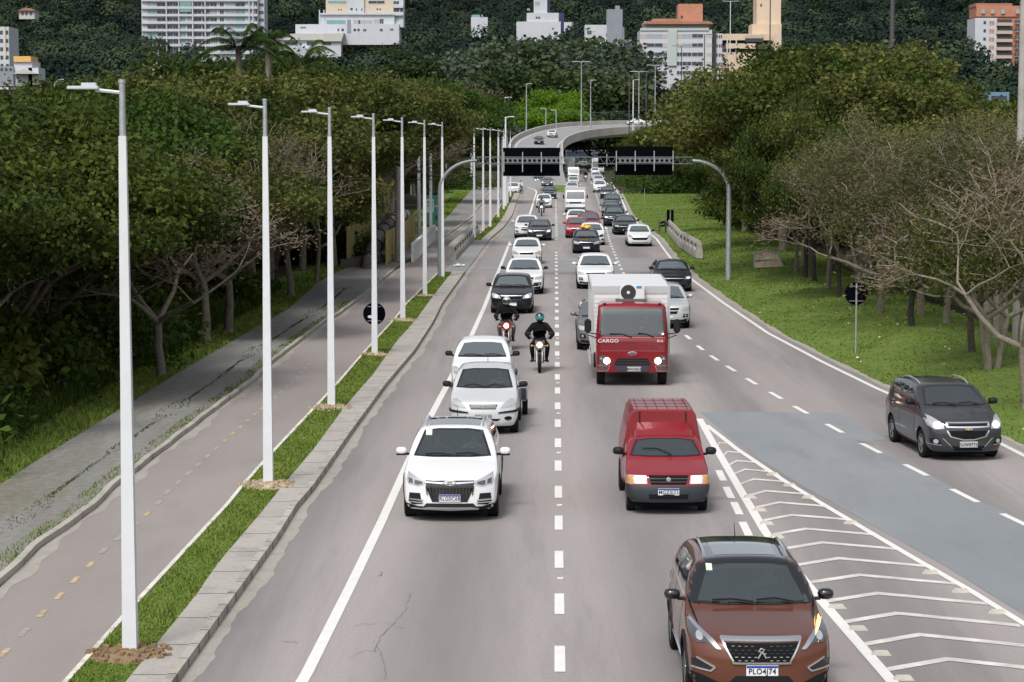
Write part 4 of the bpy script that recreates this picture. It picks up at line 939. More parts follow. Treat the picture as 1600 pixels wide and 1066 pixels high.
add = lambda nm, pl, m, off=.006, ax='f', sgn=1, par=c, cell=.08: O(nm, patch(TB, pl, ax, off, cell, sgn, nm, m), par)
add('windshield', [(-.91, 1.50), (.91, 1.50), (.87, 2.25), (-.87, 2.25)], 'glass_clear', .012)
for q in ([(-.95, 1.47), (.95, 1.47), (.89, 1.535), (-.89, 1.535)], [(-.88, 2.24), (.88, 2.24), (.90, 2.275), (-.90, 2.275)], [(-.95, 1.47), (-.90, 1.47), (-.855, 2.25), (-.90, 2.25)], [(.90, 1.47), (.95, 1.47), (.90, 2.25), (.855, 2.25)]): add('windshield_seal', q, 'gloss_black', .016)
add('front_panel', [(-.93, 1.06), (.93, 1.06), (.93, 1.42), (-.93, 1.42)], mat('truck_panel', (.17, .004, .010), .3, coat=1.), .010)
add('panel_edge', [(-.93, 1.425), (.93, 1.425), (.93, 1.437), (-.93, 1.437)], mat('red_edge', (.5, .12, .14), .3, coat=1.), .014)
add('panel_edge', [(-.92, 1.035), (.92, 1.035), (.92, 1.047), (-.92, 1.047)], 'red_edge', .014)
add('grille', [(-.52, .63), (.52, .63), (.47, .79), (.42, .83), (-.42, .83), (-.47, .79)], 'black_plastic', .012)
for z in (.67, .74): add('grille_bar', [(-.47, z), (.47, z), (.45, z + .022), (-.45, z + .022)], 'rim_dark', .024)
add('bumper_centre', [(-.42, .44), (.42, .44), (.55, .61), (-.55, .61)], mat('bumper_grey', (.03, .033, .045), .5), .022)
for s in (-1, 1):
    f = lambda pl: pl if s > 0 else mir(pl)
    add('headlight', f([(.58, .66), (.96, .64), (.96, .88), (.88, .93), (.66, .84)]), 'lens_dark', .012)
    add('headlight_lamp', ell(s * .74, .755, .10, .10), 'lamp_on', .024); add('turn_signal', ell(s * .90, .82, .035, .035, 8), 'lens', .022)
    add('fog_recess', f([(.68, .60), (.98, .62), (.98, .47), (.72, .47)]), 'lens_dark', .022)
    add('bumper_edge', f(seg_poly((.64, .61), (.99, .625), .02)), 'red_edge', .02); add('bumper_edge', f(seg_poly((.655, .605), (.72, .45), .02)), 'red_edge', .02); add('bumper_edge', f(seg_poly((.72, .455), (.99, .455), .02)), 'red_edge', .02)
    add('side_window', [(.45, 1.55), (1.35, 1.55), (1.35, 2.15), (.55, 2.15)], 'glass_side', .008, 's', s, cell=.2)
    ar = MB(); ar.tube([(s * 1.03, .18, 1.52), (s * 1.28, .06, 1.56), (s * 1.30, .06, 1.9)], .018, 6); ar.tube([(s * 1.03, .18, 1.40), (s * 1.28, .06, 1.50)], .014, 6); ar.build('mirror_arm', MAT['black_plastic'], c, smooth=50)
    mb = MB(); mb.box((s * 1.29, .06, 1.76), (.20, .10, .40)); mb.build('side_mirror', MAT['black_plastic'], c, bevel=.04)
    st_ = MB(); st_.box((s * .80, .40, 2.37), (.06, .1, .07)); st_.build('marker_light', MAT['interior'], c)
h = MB(); h.sph((0, 0, 0), .03, 6)
emblem(c, [(ell(0, 0, .13, .05, 20), .008, 1), ([(-.07, 0), (.07, .0)], .014, 0)], .965)
for t, x, hh in (('CARGO', -.70, .095), ('816', .80, .065)):
    o = O('lettering', text_mesh(t, hh, MAT['box_white'], .004, 1.25), c); o.location = (x, TB.ray_cast(Vector((x, -3, 1.34)), Vector((0, 1, 0)))[0].y - .018, 1.33)
wb = MB()
for p in ([(-.66, -.0, 1.545), (-.3, .04, 1.53), (-.02, .0, 1.44)], [(.16, .0, 1.56), (.4, .04, 1.53), (.62, .0, 1.44)]): wb.tube([Vector(q) + Vector((0, -.01, 0)) for q in p], .014, 5)
wb.build('wiper', MAT['black_plastic'], c)
plate(c, .05, -.045, .52, 'MHH6833', False, grey=True)
ty, rm = wheel_meshes(.40, .24)
for s in (-1, 1):
    for y in (.75, 5.6): o = O('wheel', ty, c); o.location = (s * .90, y, .40); o.rotation_euler = (0, 0, 0 if s > 0 else math.pi); O('rim', rm, o)
b = MB(); b.b2(-.4, .4, .5, 7.8, .5, .72); b.b2(-1.05, -.8, 1.9, 4.1, .45, .8); b.b2(.8, 1.05, 1.9, 4.1, .45, .8); b.build('chassis', MAT['interior'], c)
b = MB(); b.b2(-1.16, 1.16, 1.75, 8.0, .82, 2.80); box = b.build('cargo_box', MAT['box_white'], c, bevel=.025)
b = MB()
b.b2(-1.175, 1.175, 1.735, 1.80, 2.60, 2.80); b.b2(-1.175, -1.09, 1.735, 1.80, .80, 2.60); b.b2(1.09, 1.175, 1.735, 1.80, .80, 2.60); b.b2(-1.18, -1.158, 1.8, 8.01, 2.66, 2.81); b.b2(1.158, 1.18, 1.8, 8.01, 2.66, 2.81)
b.build('box_frame', MAT['box_rib'], c)
b = MB()
for z in np.arange(1.0, 2.6, .13): b.b2(-1.08, 1.08, 1.742, 1.752, z, z + .012)
for y in np.arange(2.4, 7.9, .62): b.b2(-1.168, -1.158, y, y + .015, .9, 2.66); b.b2(1.158, 1.168, y, y + .015, .9, 2.66)
b.build('box_rib', MAT['box_rib'], c)
ac = MB(); ac.b2(-.33, .40, 1.38, 1.74, 2.44, 2.86); ao = ac.build('condenser', MAT['box_white'], c, bevel=.02)
b = MB(); b.lathe([(1.365, .001), (1.365, .215), (1.38, .225)], 'y', (-.08, 0, 2.645), 28); b.build('fan_grille', MAT['rim_dark'], ao)
b = MB(); b.lathe([(1.355, .001), (1.355, .045), (1.37, .05)], 'y', (-.08, 0, 2.645), 14); b.build('fan_hub', MAT['box_white'], ao)
b = MB(); b.b2(.16, .31, 1.368, 1.379, 2.77, 2.84); b.build('label', mat('label_blue', (.04, .2, .5), .5), ao)
b = MB(); b.box((.0, 1.42, 2.425), (.92, .5, .06)); b.build('tray', MAT['truck_grey'], c, bevel=.015)
b = MB()
for s in (-1,): b.b2(s * 1.16 - .05, s * 1.16, 1.9, 6.4, .45, .50); b.tube([(s * 1.17, 1.9, .48), (s * 1.17, 1.9, .82)], .02); b.tube([(s * 1.17, 4, .48), (s * 1.17, 4, .82)], .02)
b.build('side_guard', MAT['box_rib'], c)
b = MB(); b.b2(-.9, .9, .5, .9, 1.35, 1.5); b.build('dashboard', MAT['interior'], c)
put(c, 986.5, 600, wf=.75, yaw=-AX)
driver(c.location, -AX, .45, 1.0, 1.30, 'driver in black shirt sitting high in the red truck cab', 'cloth_black')
# ------------------------------------------------------------------ shared car kinds for the rest of the traffic
KH = dict(L=4.0, W=.86, H=1.47, Wr=.58, yc=1.0, yr0=1.85, yr1=3.35, yt=3.9, hf=.80, hc=.98, ht=.98, wf=.82, wr=3.35, tr=.305, plan=.2, zb=.2, crown=.05)
KS = dict(L=4.55, W=.88, H=1.45, Wr=.57, yc=1.12, yr0=1.95, yr1=3.25, yt=3.95, hf=.80, hc=.97, ht=1.02, wf=.88, wr=3.5, tr=.32, plan=.22, zb=.2, crown=.05, cpil=.05)
KU = dict(L=4.3, W=.90, H=1.63, Wr=.60, yc=1.08, yr0=1.95, yr1=3.75, yt=4.2, hf=.92, hc=1.08, ht=1.05, wf=.86, wr=3.45, tr=.35, plan=.2, zb=.25, crown=.05, clad=1)
KR = dict(L=3.9, W=.83, H=1.43, Wr=.57, yc=.95, yr0=1.78, yr1=3.3, yt=3.8, hf=.74, hc=.94, ht=.92, wf=.78, wr=3.25, tr=.29, plan=.24, zb=.2, crown=.06, nose=([.15, .30, .45, .62, .72, .85, 1.1], [.05, .0, 0, .04, .12, .25, .4]))
def ff(kind):
    if kind == 'hatch': return [('grille', [(-.36, .60), (.36, .60), (.42, .70), (-.42, .70)], 'interior', .012, 0), ('grille_bar', [(-.42, .70), (.42, .70), (.43, .725), (-.43, .725)], 'chrome', .02, 0), ('lower_intake', [(-.45, .25), (.45, .25), (.50, .42), (-.50, .42)], 'black_plastic', .012, 0), ('headlight', [(.44, .60), (.76, .62), (.81, .78), (.72, .80), (.48, .72)], 'lens', .012, 1), ('headlight_lamp', ell(.62, .685, .06, .045, 10), 'lens', .02, 1), ('fog_recess', [(.58, .34), (.76, .36), (.76, .46), (.62, .46)], 'black_plastic', .012, 1)]
    if kind == 'sedan': return [('grille', [(-.36, .50), (.36, .50), (.46, .74), (-.46, .74)], 'interior', .012, 0), ('grille_bar', [(-.45, .63), (.45, .63), (.455, .66), (-.455, .66)], 'silver_trim', .022, 0), ('lower_intake', [(-.5, .24), (.5, .24), (.56, .36), (-.56, .36)], 'interior', .012, 0), ('headlight', [(.50, .60), (.80, .64), (.84, .76), (.54, .73)], 'lens', .012, 1), ('headlight_lamp', ell(.66, .67, .06, .035, 10), 'lens', .02, 1), ('fog_recess', [(.62, .34), (.80, .36), (.80, .44), (.66, .44)], 'black_plastic', .012, 1)]
    if kind == 'suv': return [('bumper_trim', [(-.84, .25), (.84, .25), (.86, .42), (.5, .36), (-.5, .36), (-.86, .42)], 'black_plastic', .01, 0), ('grille', [(-.36, .58), (.36, .58), (.46, .80), (-.46, .80)], 'interior', .012, 0), ('grille_bar', [(-.42, .68), (.42, .68), (.43, .71), (-.43, .71)], 'silver_trim', .02, 0), ('headlight', [(.48, .70), (.80, .72), (.84, .86), (.52, .82)], 'lens', .012, 1), ('headlight_lamp', ell(.66, .77, .06, .045, 10), 'lens', .02, 1), ('fog_recess', [(.58, .44), (.78, .46), (.78, .58), (.62, .58)], 'interior', .012, 1), ('fog_lamp', ell(.69, .52, .04, .04, 8), 'lens', .02, 1)]
    return [('grille', [(-.42, .45), (.42, .45), (.56, .57), (.5, .60), (-.5, .60), (-.56, .57)], 'interior', .012, 0), ('lower_intake', [(-.5, .24), (.5, .24), (.56, .34), (-.56, .34)], 'silver_trim', .012, 0), ('headlight', [(.44, .62), (.70, .60), (.78, .70), (.74, .80), (.56, .74)], 'lens', .012, 1), ('headlight_lamp', ell(.62, .68, .05, .04, 8), 'lens', .02, 1)]
PROTO = {}
def proto(kind, near=0):
    P = {'hatch': KH, 'sedan': KS, 'suv': KU, 'round': KR}[kind]
    return P
def make_kind(kind, label, color, px, py, yaw=None, lit=0, mirror='body', rail=None, txt=None, cat='car', name=None, group='cars queueing in the lanes', metal=0):
    key = (kind, mirror, rail, metal); P = proto(kind)
    if key not in PROTO:
        PP = dict(P)
        if metal: PP['paint'] = 'car_paint_metal'
        c = make_car(name or kind_name[kind], label, PP, ff(kind), color, group=group, near=0, plate_txt='' , plate_z=.40 if kind != 'suv' else .50, mirror=mirror, roofrail=rail, cat=cat)
        PROTO[key] = c
    else:
        c = copy_tree(PROTO[key]); c.name = name or kind_name[kind]; tag(c, label, cat, group)
    for k in c.children:
        if k.name.startswith(('body', 'side_mirror')): k.color = (*color, 1)
        if k.name.startswith('headlight_lamp'):
            k.material_slots[0].link = 'OBJECT'; k.material_slots[0].material = MAT['lamp_on' if lit == 1 else 'lamp_white_on' if lit == 2 else 'lens']
        if txt and k.name.startswith('number_plate'):
            t = O('lettering', text_mesh(txt, .072, MAT['plate_ink'], .002, .92), k); t.location = (0, -.0115, -.012)
    put(c, px, py, wf=P['wf'], yaw=yaw); return c
kind_name = dict(hatch='hatchback', sedan='sedan_car', suv='suv_car', round='compact_car')
bpy.context.view_layer.update()
yr1_ = yaw_px((1200, 521), (1081, 437)); yr2_ = yaw_px((1081, 437), (1025.6, 373.5)); yr3_ = yaw_px((1025, 373), (979, 337)); yr4_ = yaw_px((979, 337), (957, 288))
yl4_ = yaw_px((797, 378), (826, 340)); NAVY, DGREY, GREY, RED, WINE = (.02, .028, .045), (.03, .032, .035), (.14, .145, .15), (.30, .012, .016), (.16, .02, .03)
mk_ = make_kind
# left lane
mk_('hatch', 'white hatchback with black mirrors directly behind the silver hatchback', WHITE, 753, 614, mirror='black')
c = mk_('hatch', 'black hatchback with both headlights glowing behind the helmeted riders', BLACK, 800, 489, lit=1, mirror='black'); c.scale = (1.02, 1.05, 1.06)
mk_('suv', 'white crossover with black roof rails behind the black car with glowing headlights', WHITE, 819, 459, mirror='black', rail='black_plastic', yaw=-AX)
mk_('hatch', 'white hatchback with white mirrors behind the white crossover', WHITE, 823, 413)
mk_('suv', 'white crossover half hidden by a dark hatchback near the kerb', WHITE, 823, 372, rail=None)
mk_('hatch', 'dark grey hatchback with strongly glowing headlights at the rear of left lane', DGREY, 843, 376, lit=1, mirror='black')
mk_('round', 'white compact car just behind the far motorcyclist', WHITE, 850, 325)
mk_('sedan', 'dark blue sedan ahead of the grass island tip', NAVY, 858, 311, lit=0, metal=1)
mk_('sedan', 'blue grey sedan with glowing headlights beside the island tip', GREY, 855, 292, lit=1, metal=1)
mk_('hatch', 'black hatchback partly behind the blue grey sedan', BLACK, 843, 288, mirror='black', lit=1)
mk_('hatch', 'white hatchback stopped on the left kerb next to the cyclist', WHITE, 802, 303, mirror='black')
# middle lane
mk_('suv', 'silver pickup peeking out from the left side of the red truck', GREY, 942, 546, metal=1, cat='car')
mk_('suv', 'white crossover with silver mirrors behind the white cargo box', WHITE, 930, 451)
mk_('hatch', 'black hatchback carrying a yellow bundle on its roof', BLACK, 916, 396, mirror='black')
mk_('hatch', 'white hatchback behind the black car with the roof load', WHITE, 925, 383)
mk_('hatch', 'bright red hatchback half hidden at the left of the wine car', RED, 902, 372)
mk_('suv', 'wine red suv with dark windshield in the middle lane', WINE, 920, 366, mirror='black')
mk_('sedan', 'white sedan following right behind the white flatbed truck', WHITE, 901, 356)
mk_('hatch', 'silver hatchback behind the white truck cab', (.5, .51, .52), 894, 302)
mk_('sedan', 'silver sedan in front of the white van', (.55, .56, .57), 896, 291)
mk_('hatch', 'white hatchback queueing behind the white van', WHITE, 892, 268)
# right lane
mk_('suv', 'silver suv seen past the right side of the red truck', (.5, .52, .53), 1040, 512, metal=1, yaw=yr1_ * .5)
mk_('sedan', 'black sedan with slanted white headlight in the right lane', (.018, .020, .028), 1051, 455, lit=2, mirror='black', metal=1, yaw=yr1_)
mk_('round', 'old white compact car with a wide black mouth', WHITE, 999, 385, yaw=yr3_ * .5, mirror='black')
mk_('sedan', 'black sedan ahead of the old white compact car', BLACK, 977, 367, yaw=yr3_ * .5, mirror='black')
mk_('suv', 'black suv with lit lamps in the right lane', BLACK, 960, 354, lit=2, yaw=yr4_)
mk_('sedan', 'dark grey sedan tucked behind the black suv', DGREY, 955, 339, yaw=yr4_, metal=1)
mk_('suv', 'dark green suv with pale windshield in the right lane', (.02, .035, .032), 957, 329, yaw=yr4_)
mk_('hatch', 'black hatchback beside the right grass edge', BLACK, 949, 311, yaw=yr4_)
mk_('suv', 'white suv near the right grass edge', WHITE, 937, 301, yaw=yr4_)
mk_('hatch', 'silver hatchback in the far right lane queue', (.5, .51, .52), 935, 289)
mk_('sedan', 'pale grey sedan just under the truss of the gantry', (.4, .42, .44), 931, 282)
mk_('hatch', 'white hatchback directly ahead of the city bus', WHITE, 930, 274)
# under and on the flyover
def mk3(kind, label, color, D, px, z, yaw, **k):
    c = mk_(kind, label, color, 900, 300, **k); c.location = (PX(px, D, z), D, z); c.rotation_euler = (0, 0, yaw); return c
mk3('sedan', 'dark grey car coming down the flyover ramp', DGREY, 414, 842, 6.02, -.02)
mk3('sedan', 'white car higher up on the curving flyover', WHITE, 446, 861, 7.3, -.14)
mk3('sedan', 'white car crossing the far end of the flyover', WHITE, 524, 978, 10.05, -1.25)
mk3('round', 'white car turning across below the flyover', WHITE, 560, 927, .01, 1.25)
mk3('hatch', 'white car waiting at the junction below the flyover', WHITE, 600, 905, .01, -.2)
# yellow bundle on the black hatchback
g = G(916, 396); yb_ = MB(); rr_ = random.Random(3)
for i in range(5): yb_.sph((rr_.uniform(-.35, .35), rr_.uniform(-.3, .3), .10 + rr_.uniform(0, .05)), rr_.uniform(.13, .2), 6, sz=.7)
o = yb_.build('roof_bundle', MAT['yellow_cargo'], smooth=50); o.location = (g.x, g.y + 1.5, 1.46); tag(o, 'yellow wrapped bundle strapped on the roof of a black hatchback', 'bundle')
# --- silver pickup next to a silver hatchback: small trailer with grey box
c = thing('motorcycle_sidecar', 'grey metal sidecar cart with mirror stalk beside the silver hatchback', 'sidecar')
b = MB(); b.box((0, 0, .62), (.62, 1.3, .42)); b.build('cart_box', MAT['silver_trim'], c, bevel=.04)
b = MB(); b.box((0, -.66, .60), (.56, .02, .30)); b.build('cart_panel', MAT['rim_dark'], c)
o = O('wheel', wheel_meshes(.29, .14)[0], c); o.location = (.24, -.1, .29)
b = MB(); b.tube([(-.05, -.3, .8), (-.05, -.35, 1.15)], .012); b.sph((-.05, -.35, 1.2), .06, 6, sz=.7); b.build('side_mirror', MAT['black_plastic'], c, smooth=50)
b = MB(); b.box((-.32, 0, .45), (.3, .05, .05)); b.build('frame', MAT['interior'], c)
o = O('wheel', wheel_meshes(.29, .14)[0], c); o.location = (-.35, .5, .29)
g = G(806, 649); c.location = (g.x, g.y + .3, 0); c.rotation_euler = (0, 0, -AX)
# ------------------------------------------------------------------ trucks, van and bus further back
def boxy(name, label, cat, px, py, W, H, L, col, zws, mat_='car_paint', zb=.3, plan=.12, yaw=None, slope=.25, cargo=None, lit=0, mirrors=1):
    c = thing(name, label, cat); b = MB(); secs = []
    for y, k, zt in ((0, .90, zws[0] - .05), (.04, .96, zws[0]), (.04 + slope * .5, 1.0, (zws[0] + H) / 2), (.04 + slope, 1.0, H - .06), (.15 + slope, 1, H), (L - .05, 1, H), (L, .96, H - .04)):
        w_ = W * k; s_ = [(-w_ * .97, y, zb), (-w_, y, zb + .15), (-w_, y, min(zws[0], zt - .1)), (-w_ * .95, y, zt - .1), (-w_ * .86, y, zt), (w_ * .86, y, zt), (w_ * .95, y, zt - .1), (w_, y, min(zws[0], zt - .1)), (w_, y, zb + .15), (w_ * .97, y, zb)]; secs.append(s_)
    n = 10; b.add([v for s_ in secs for v in s_], [(i * n + j, i * n + (j + 1) % n, (i + 1) * n + (j + 1) % n, (i + 1) * n + j) for i in range(6) for j in range(n)] + [tuple(range(n)), tuple(range(6 * n, 7 * n))])
    o = b.build('body' if cargo is None else 'cab', MAT[mat_], c, smooth=30); o.color = (*col, 1)
    bm_ = bmesh.new(); bm_.from_mesh(o.data); T = BVHTree.FromBMesh(bm_); bm_.free()
    ad = lambda nm, pl, m, off=.012, ax='f', s=1: O(nm, patch(T, pl, ax, off, .3, s, nm, m), c)
    ad('windshield', [(-W * .88, zws[0] + .03), (W * .88, zws[0] + .03), (W * .82, zws[1]), (-W * .82, zws[1])], 'glass_far')
    ad('grille', [(-W * .6, zws[0] - .42), (W * .6, zws[0] - .42), (W * .6, zws[0] - .26), (-W * .6, zws[0] - .26)], 'interior')
    ad('bumper', [(-W * .93, zb + .03), (W * .93, zb + .03), (W * .93, zb + .22), (-W * .93, zb + .22)], 'rim_dark', .03)
    for s in (-1, 1):
        q = [(s * W * .66, zws[0] - .46), (s * W * .9, zws[0] - .46), (s * W * .9, zws[0] - .26), (s * W * .66, zws[0] - .26)]
        ad('headlight', q, 'lamp_white_on' if lit else 'lens', .02)
        ad('side_window', [(.5, zws[0] + .05), (min(L - .3, 1.3 if cargo else L - .4), zws[0] + .05), (min(L - .3, 1.3 if cargo else L - .4), zws[1]), (.6, zws[1])], 'glass_side', .01, 's', s)
        if mirrors: m_ = MB(); m_.box((s * (W + .14), .1, zws[0] + .25), (.14, .1, .34)); m_.box((s * (W + .03), .12, zws[0] + .1), (.14, .03, .03)); m_.build('side_mirror', MAT['black_plastic'], c)
    ty, rm = wheel_meshes(.36, .24)
    LL = L if cargo is None else cargo[1]
    for s in (-1, 1):
        for y in (.7 if cargo else .9, LL - 1.2): o = O('wheel', ty, c); o.location = (s * (W - .13), y, .36); o.rotation_euler = (0, 0, 0 if s > 0 else math.pi); O('rim', rm, o)
    if cargo:
        b = MB(); b.b2(-cargo[2], cargo[2], cargo[0], cargo[1], .7, cargo[3]); b.build('cargo_body', cargo[4], c, bevel=.03)
        b = MB(); b.b2(-.4, .4, .5, cargo[1] - .1, .4, .7); b.build('chassis', MAT['interior'], c)
    put(c, px, py, wf=.7 if cargo else .9, yaw=yaw); return c
boxy('flatbed_truck', 'white cab truck with pale tarpaulin load, centre of the middle lane', 'truck', 899, 332, 1.0, 2.15, 1.7, WHITE, (1.28, 1.98), cargo=(1.75, 5.6, 1.02, 2.35, mat('tarp', (.42, .40, .38), .8, var=.1)))
boxy('delivery_van', 'white tall delivery van in the middle lane', 'van', 896, 284, .98, 2.35, 5.4, WHITE, (1.35, 2.0), slope=.5)
boxy('city_bus', 'white and blue city bus behind the middle sign', 'bus', 934, 272, 1.22, 3.1, 11, (.5, .55, .6), (1.15, 2.5), slope=.08)
boxy('cargo_truck', 'grey and white cargo truck left of the small middle sign', 'truck', 888, 273, 1.2, 2.9, 2.0, (.35, .42, .42), (1.4, 2.3), cargo=(2.1, 9, 1.25, 3.4, MAT['box_white']))
# ------------------------------------------------------------------ motorcycles and riders
def moto(label, px, py, body, lampy=.02, yaw=None):
    c = thing('motorcycle', label, 'motorcycle')
    for y in (0, 1.30):
        b = MB(); b.lathe([(-.045, .24), (-.05, .27), (-.03, .305), (.03, .305), (.05, .27), (.045, .24)], 'x', (0, y, .305), 24); w_ = b.build('wheel', MAT['tyre'], c, smooth=50)
        b = MB(); b.lathe([(-.03, .24), (.03, .24)], 'x', (0, y, .305), 24); b.cyl((0, y, .305), .05, .12, 'x', 10)
        for i in range(6): a = i * math.pi / 3; b.tube([(0, y, .305), (0, y + .24 * math.cos(a), .305 + .24 * math.sin(a))], .012, 5)
        b.build('rim', MAT['silver_trim'], w_)
    b = MB()
    for s in (-1, 1): b.tube([(s * .085, 0, .305), (s * .085, .14, .66), (s * .085, .24, .93)], [.025, .028, .022], 8)
    b.box((0, .2, .80), (.22, .05, .03)); b.build('fork', MAT['silver_trim'], c, smooth=50)
    b = MB(); b.tube([(-.37, .42, 1.02), (-.26, .30, 1.05), (-.1, .26, .99), (.1, .26, .99), (.26, .30, 1.05), (.37, .42, 1.02)], .014, 8); b.build('handlebar', MAT['black_plastic'], c, smooth=50)
    for s in (-1, 1):
        b = MB(); b.tube([(s * .24, .31, 1.05), (s * .31, .27, 1.17)], .008, 5); b.tube([(s * .27, .26, 1.19), (s * .41, .27, 1.20)], .045, 8); b.build('mirror', MAT['black_plastic'], c, smooth=50)
        b = MB(); b.tube([(s * .1, .12, .82), (s * .22, .12, .83)], .012, 5); b.sph((s * .24, .12, .83), .035, 6); b.build('indicator', MAT['lens_amber'], c, smooth=50)
        b = MB(); b.tube([(s * .12, .62, .32), (s * .30, .62, .31)], .018, 6); b.build('foot_peg', MAT['black_plastic'], c)
    b = MB(); b.lathe([(0, .001), (.0, .075), (.02, .085), (.10, .07)], 'y', (0, .04, .86), 18); b.build('headlight', MAT['lamp_on'], c, smooth=60)
    b = MB(); b.prism([(-.10, .96), (.10, .96), (.13, .88), (.17, .80), (.11, .72), (-.11, .72), (-.17, .80), (-.13, .88)], .06, .16, axis='y'); b.build('fairing', MAT[body], c, bevel=.02)
    b = MB(); b.prism([(-.10, .98), (.10, .98), (.07, 1.06), (-.07, 1.06)], .08, .20, axis='y'); b.build('instrument_cowl', MAT['black_plastic'], c, bevel=.015)
    b = MB(); b.prism([(-.26, .40), (.18, .62), (.2, .58), (-.2, .34)], -.065, .065, axis='x'); o = b.build('front_fender', MAT[body], c, bevel=.01)
    b = MB(); b.sph((0, .58, .88), .165, 8, sz=.75); o = b.build('fuel_tank', MAT[body], c, smooth=60)
    b = MB(); b.box((0, 1.0, .83), (.24, .62, .09)); b.build('seat', MAT['black_plastic'], c, bevel=.03)
    b = MB(); b.box((0, .55, .45), (.26, .36, .30)); b.cyl((0, .42, .55), .09, .22, 'z', 12); b.tube([(-.13, .5, .3), (.13, .5, .3)], .05, 8); b.build('engine', MAT['rim_dark'], c, bevel=.01)
    b = MB(); b.tube([(0, .25, .85), (0, .5, .75), (0, 1.0, .70), (0, 1.35, .72)], .03, 6); b.tube([(0, .3, .80), (0, .42, .35), (0, .8, .28), (0, 1.3, .31)], .025, 6); b.build('frame', MAT['black_plastic'], c, smooth=50)
    b = MB(); b.tube([(.12, .45, .32), (.14, .8, .27), (.17, 1.45, .38)], [.022, .03, .045], 8); b.build('exhaust', MAT['chrome'], c, smooth=50)
    g = G(px, py); c.location = g; c.rotation_euler = (0, 0, -AX if yaw is None else yaw); return c
def rider(label, base, rz, helmet, pants, jacket='cloth_black', lean=0, elbow=.0, visor='visor', spot=None):
    J = dict(hip=(0, .95, .93), belly=(0, .93, 1.08), chest=(0, .86, 1.30), chest2=(0, .84, 1.40), neck=(0, .80, 1.50), head=(0, .76, 1.60))
    E = [('hip', 'belly'), ('belly', 'chest'), ('chest', 'chest2'), ('chest2', 'neck'), ('neck', 'head')]
    R_ = dict(hip=(.20, .14), belly=(.20, .16), chest=(.24, .17), chest2=(.21, .14), neck=.07, head=.08)
    for s, t in ((-1, 'l'), (1, 'r')):
        J.update({t + 's': (s * .21, .83, 1.39), t + 'e': (s * (.36 + elbow), .62, 1.14), t + 'w': (s * .33, .44, 1.06), t + 'p': (s * .32, .385, 1.045)})
        E += [('chest2', t + 's'), (t + 's', t + 'e'), (t + 'e', t + 'w'), (t + 'w', t + 'p')]
        R_.update({t + 's': .10, t + 'e': .078, t + 'w': .048, t + 'p': (.045, .03)})
        # fingers around the grip
        for k in range(4):
            x = s * (.285 + k * .022); J.update({t + 'f%d' % k: (x, .345, 1.055), t + 'g%d' % k: (x, .33, 1.025), t + 'q%d' % k: (x, .355, 1.0 + .002 * k)})
            E += [(t + 'p', t + 'f%d' % k), (t + 'f%d' % k, t + 'g%d' % k), (t + 'g%d' % k, t + 'q%d' % k)]
            R_.update({t + 'f%d' % k: .011, t + 'g%d' % k: .010, t + 'q%d' % k: .009})
        J.update({t + 'k': (s * .25, .50, .80), t + 'a': (s * .21, .68, .40), t + 'b': (s * .22, .62, .33), t + 't': (s * .24, .48, .31)})
        E += [('hip', t + 'k'), (t + 'k', t + 'a'), (t + 'a', t + 'b'), (t + 'b', t + 't')]
        R_.update({t + 'k': .085, t + 'a': .055, t + 'b': .05, t + 't': (.045, .035)})
    me = person_mesh(J, E, R_, 'person', [MAT[jacket], MAT[pants], MAT['black_plastic']])
    mi = []
    for p in me.polygons:
        v = me.vertices[p.vertices[0]].co
        mi.append(2 if v.z < .42 and v.y < .75 else 1 if (v.z < .94 and abs(v.x) > .05) else 0)
    me.polygons.foreach_set('material_index', mi)
    o = O('person', me); o.location = base; o.rotation_euler = (0, 0, rz); tag(o, label, 'person')
    b = MB(); b.sph((0, .75, 1.66), .145, 10, sz=1.05); h = b.build('helmet', MAT[helmet], o, smooth=70)
    b = MB(); vs = []
    for i, z in enumerate((1.60, 1.63, 1.67, 1.705)):
        for j in range(9): a = math.radians(-62 + 124 * j / 8); r = .150 - .003 * (i in (0, 3)); vs.append((r * math.sin(a), .75 - r * math.cos(a) * (1 - abs(z - 1.65) * .8), z))
    b.add(vs, [(i * 9 + j, i * 9 + j + 1, (i + 1) * 9 + j + 1, (i + 1) * 9 + j) for i in range(3) for j in range(8)]); b.build('visor', MAT[visor], h, smooth=60)
    if spot: b = MB(); b.sph((0, .735, 1.735), .105, 8, sz=.75); b.build('helmet_crown', MAT[spot], h, smooth=70)
    return o
def moto_set(lm, lp, px, py, body, helmet, pants, s=1.0, yaw=None, **k):
    m = moto(lm, px, py, body, yaw=yaw); p = rider(lp, m.location, m.rotation_euler.z, helmet, pants, **k); return m, p
moto_set('grey motorcycle with round headlight riding between the two lanes', 'rider in black with teal faced helmet on the grey motorcycle', 843, 583, 'moto_grey', 'helmet_black', 'cloth_black', elbow=.06, visor='helmet_teal')
moto_set('red motorcycle with glowing headlight behind the white hatchback', 'rider in black hooded jacket with silver topped helmet on the red motorcycle', 791, 549, 'moto_red', 'helmet_silver', 'cloth_jeans', elbow=.03)
moto_set('dark motorcycle in front of the far white compact car', 'rider in grey top on the dark far motorcycle', 846, 338, 'moto_grey', 'helmet_black', 'cloth_jeans', jacket='cloth_grey')
moto_set('black motorcycle between the far middle and right lanes', 'rider in black on the far motorcycle between lanes', 915, 284, 'moto_grey', 'helmet_black', 'cloth_black')
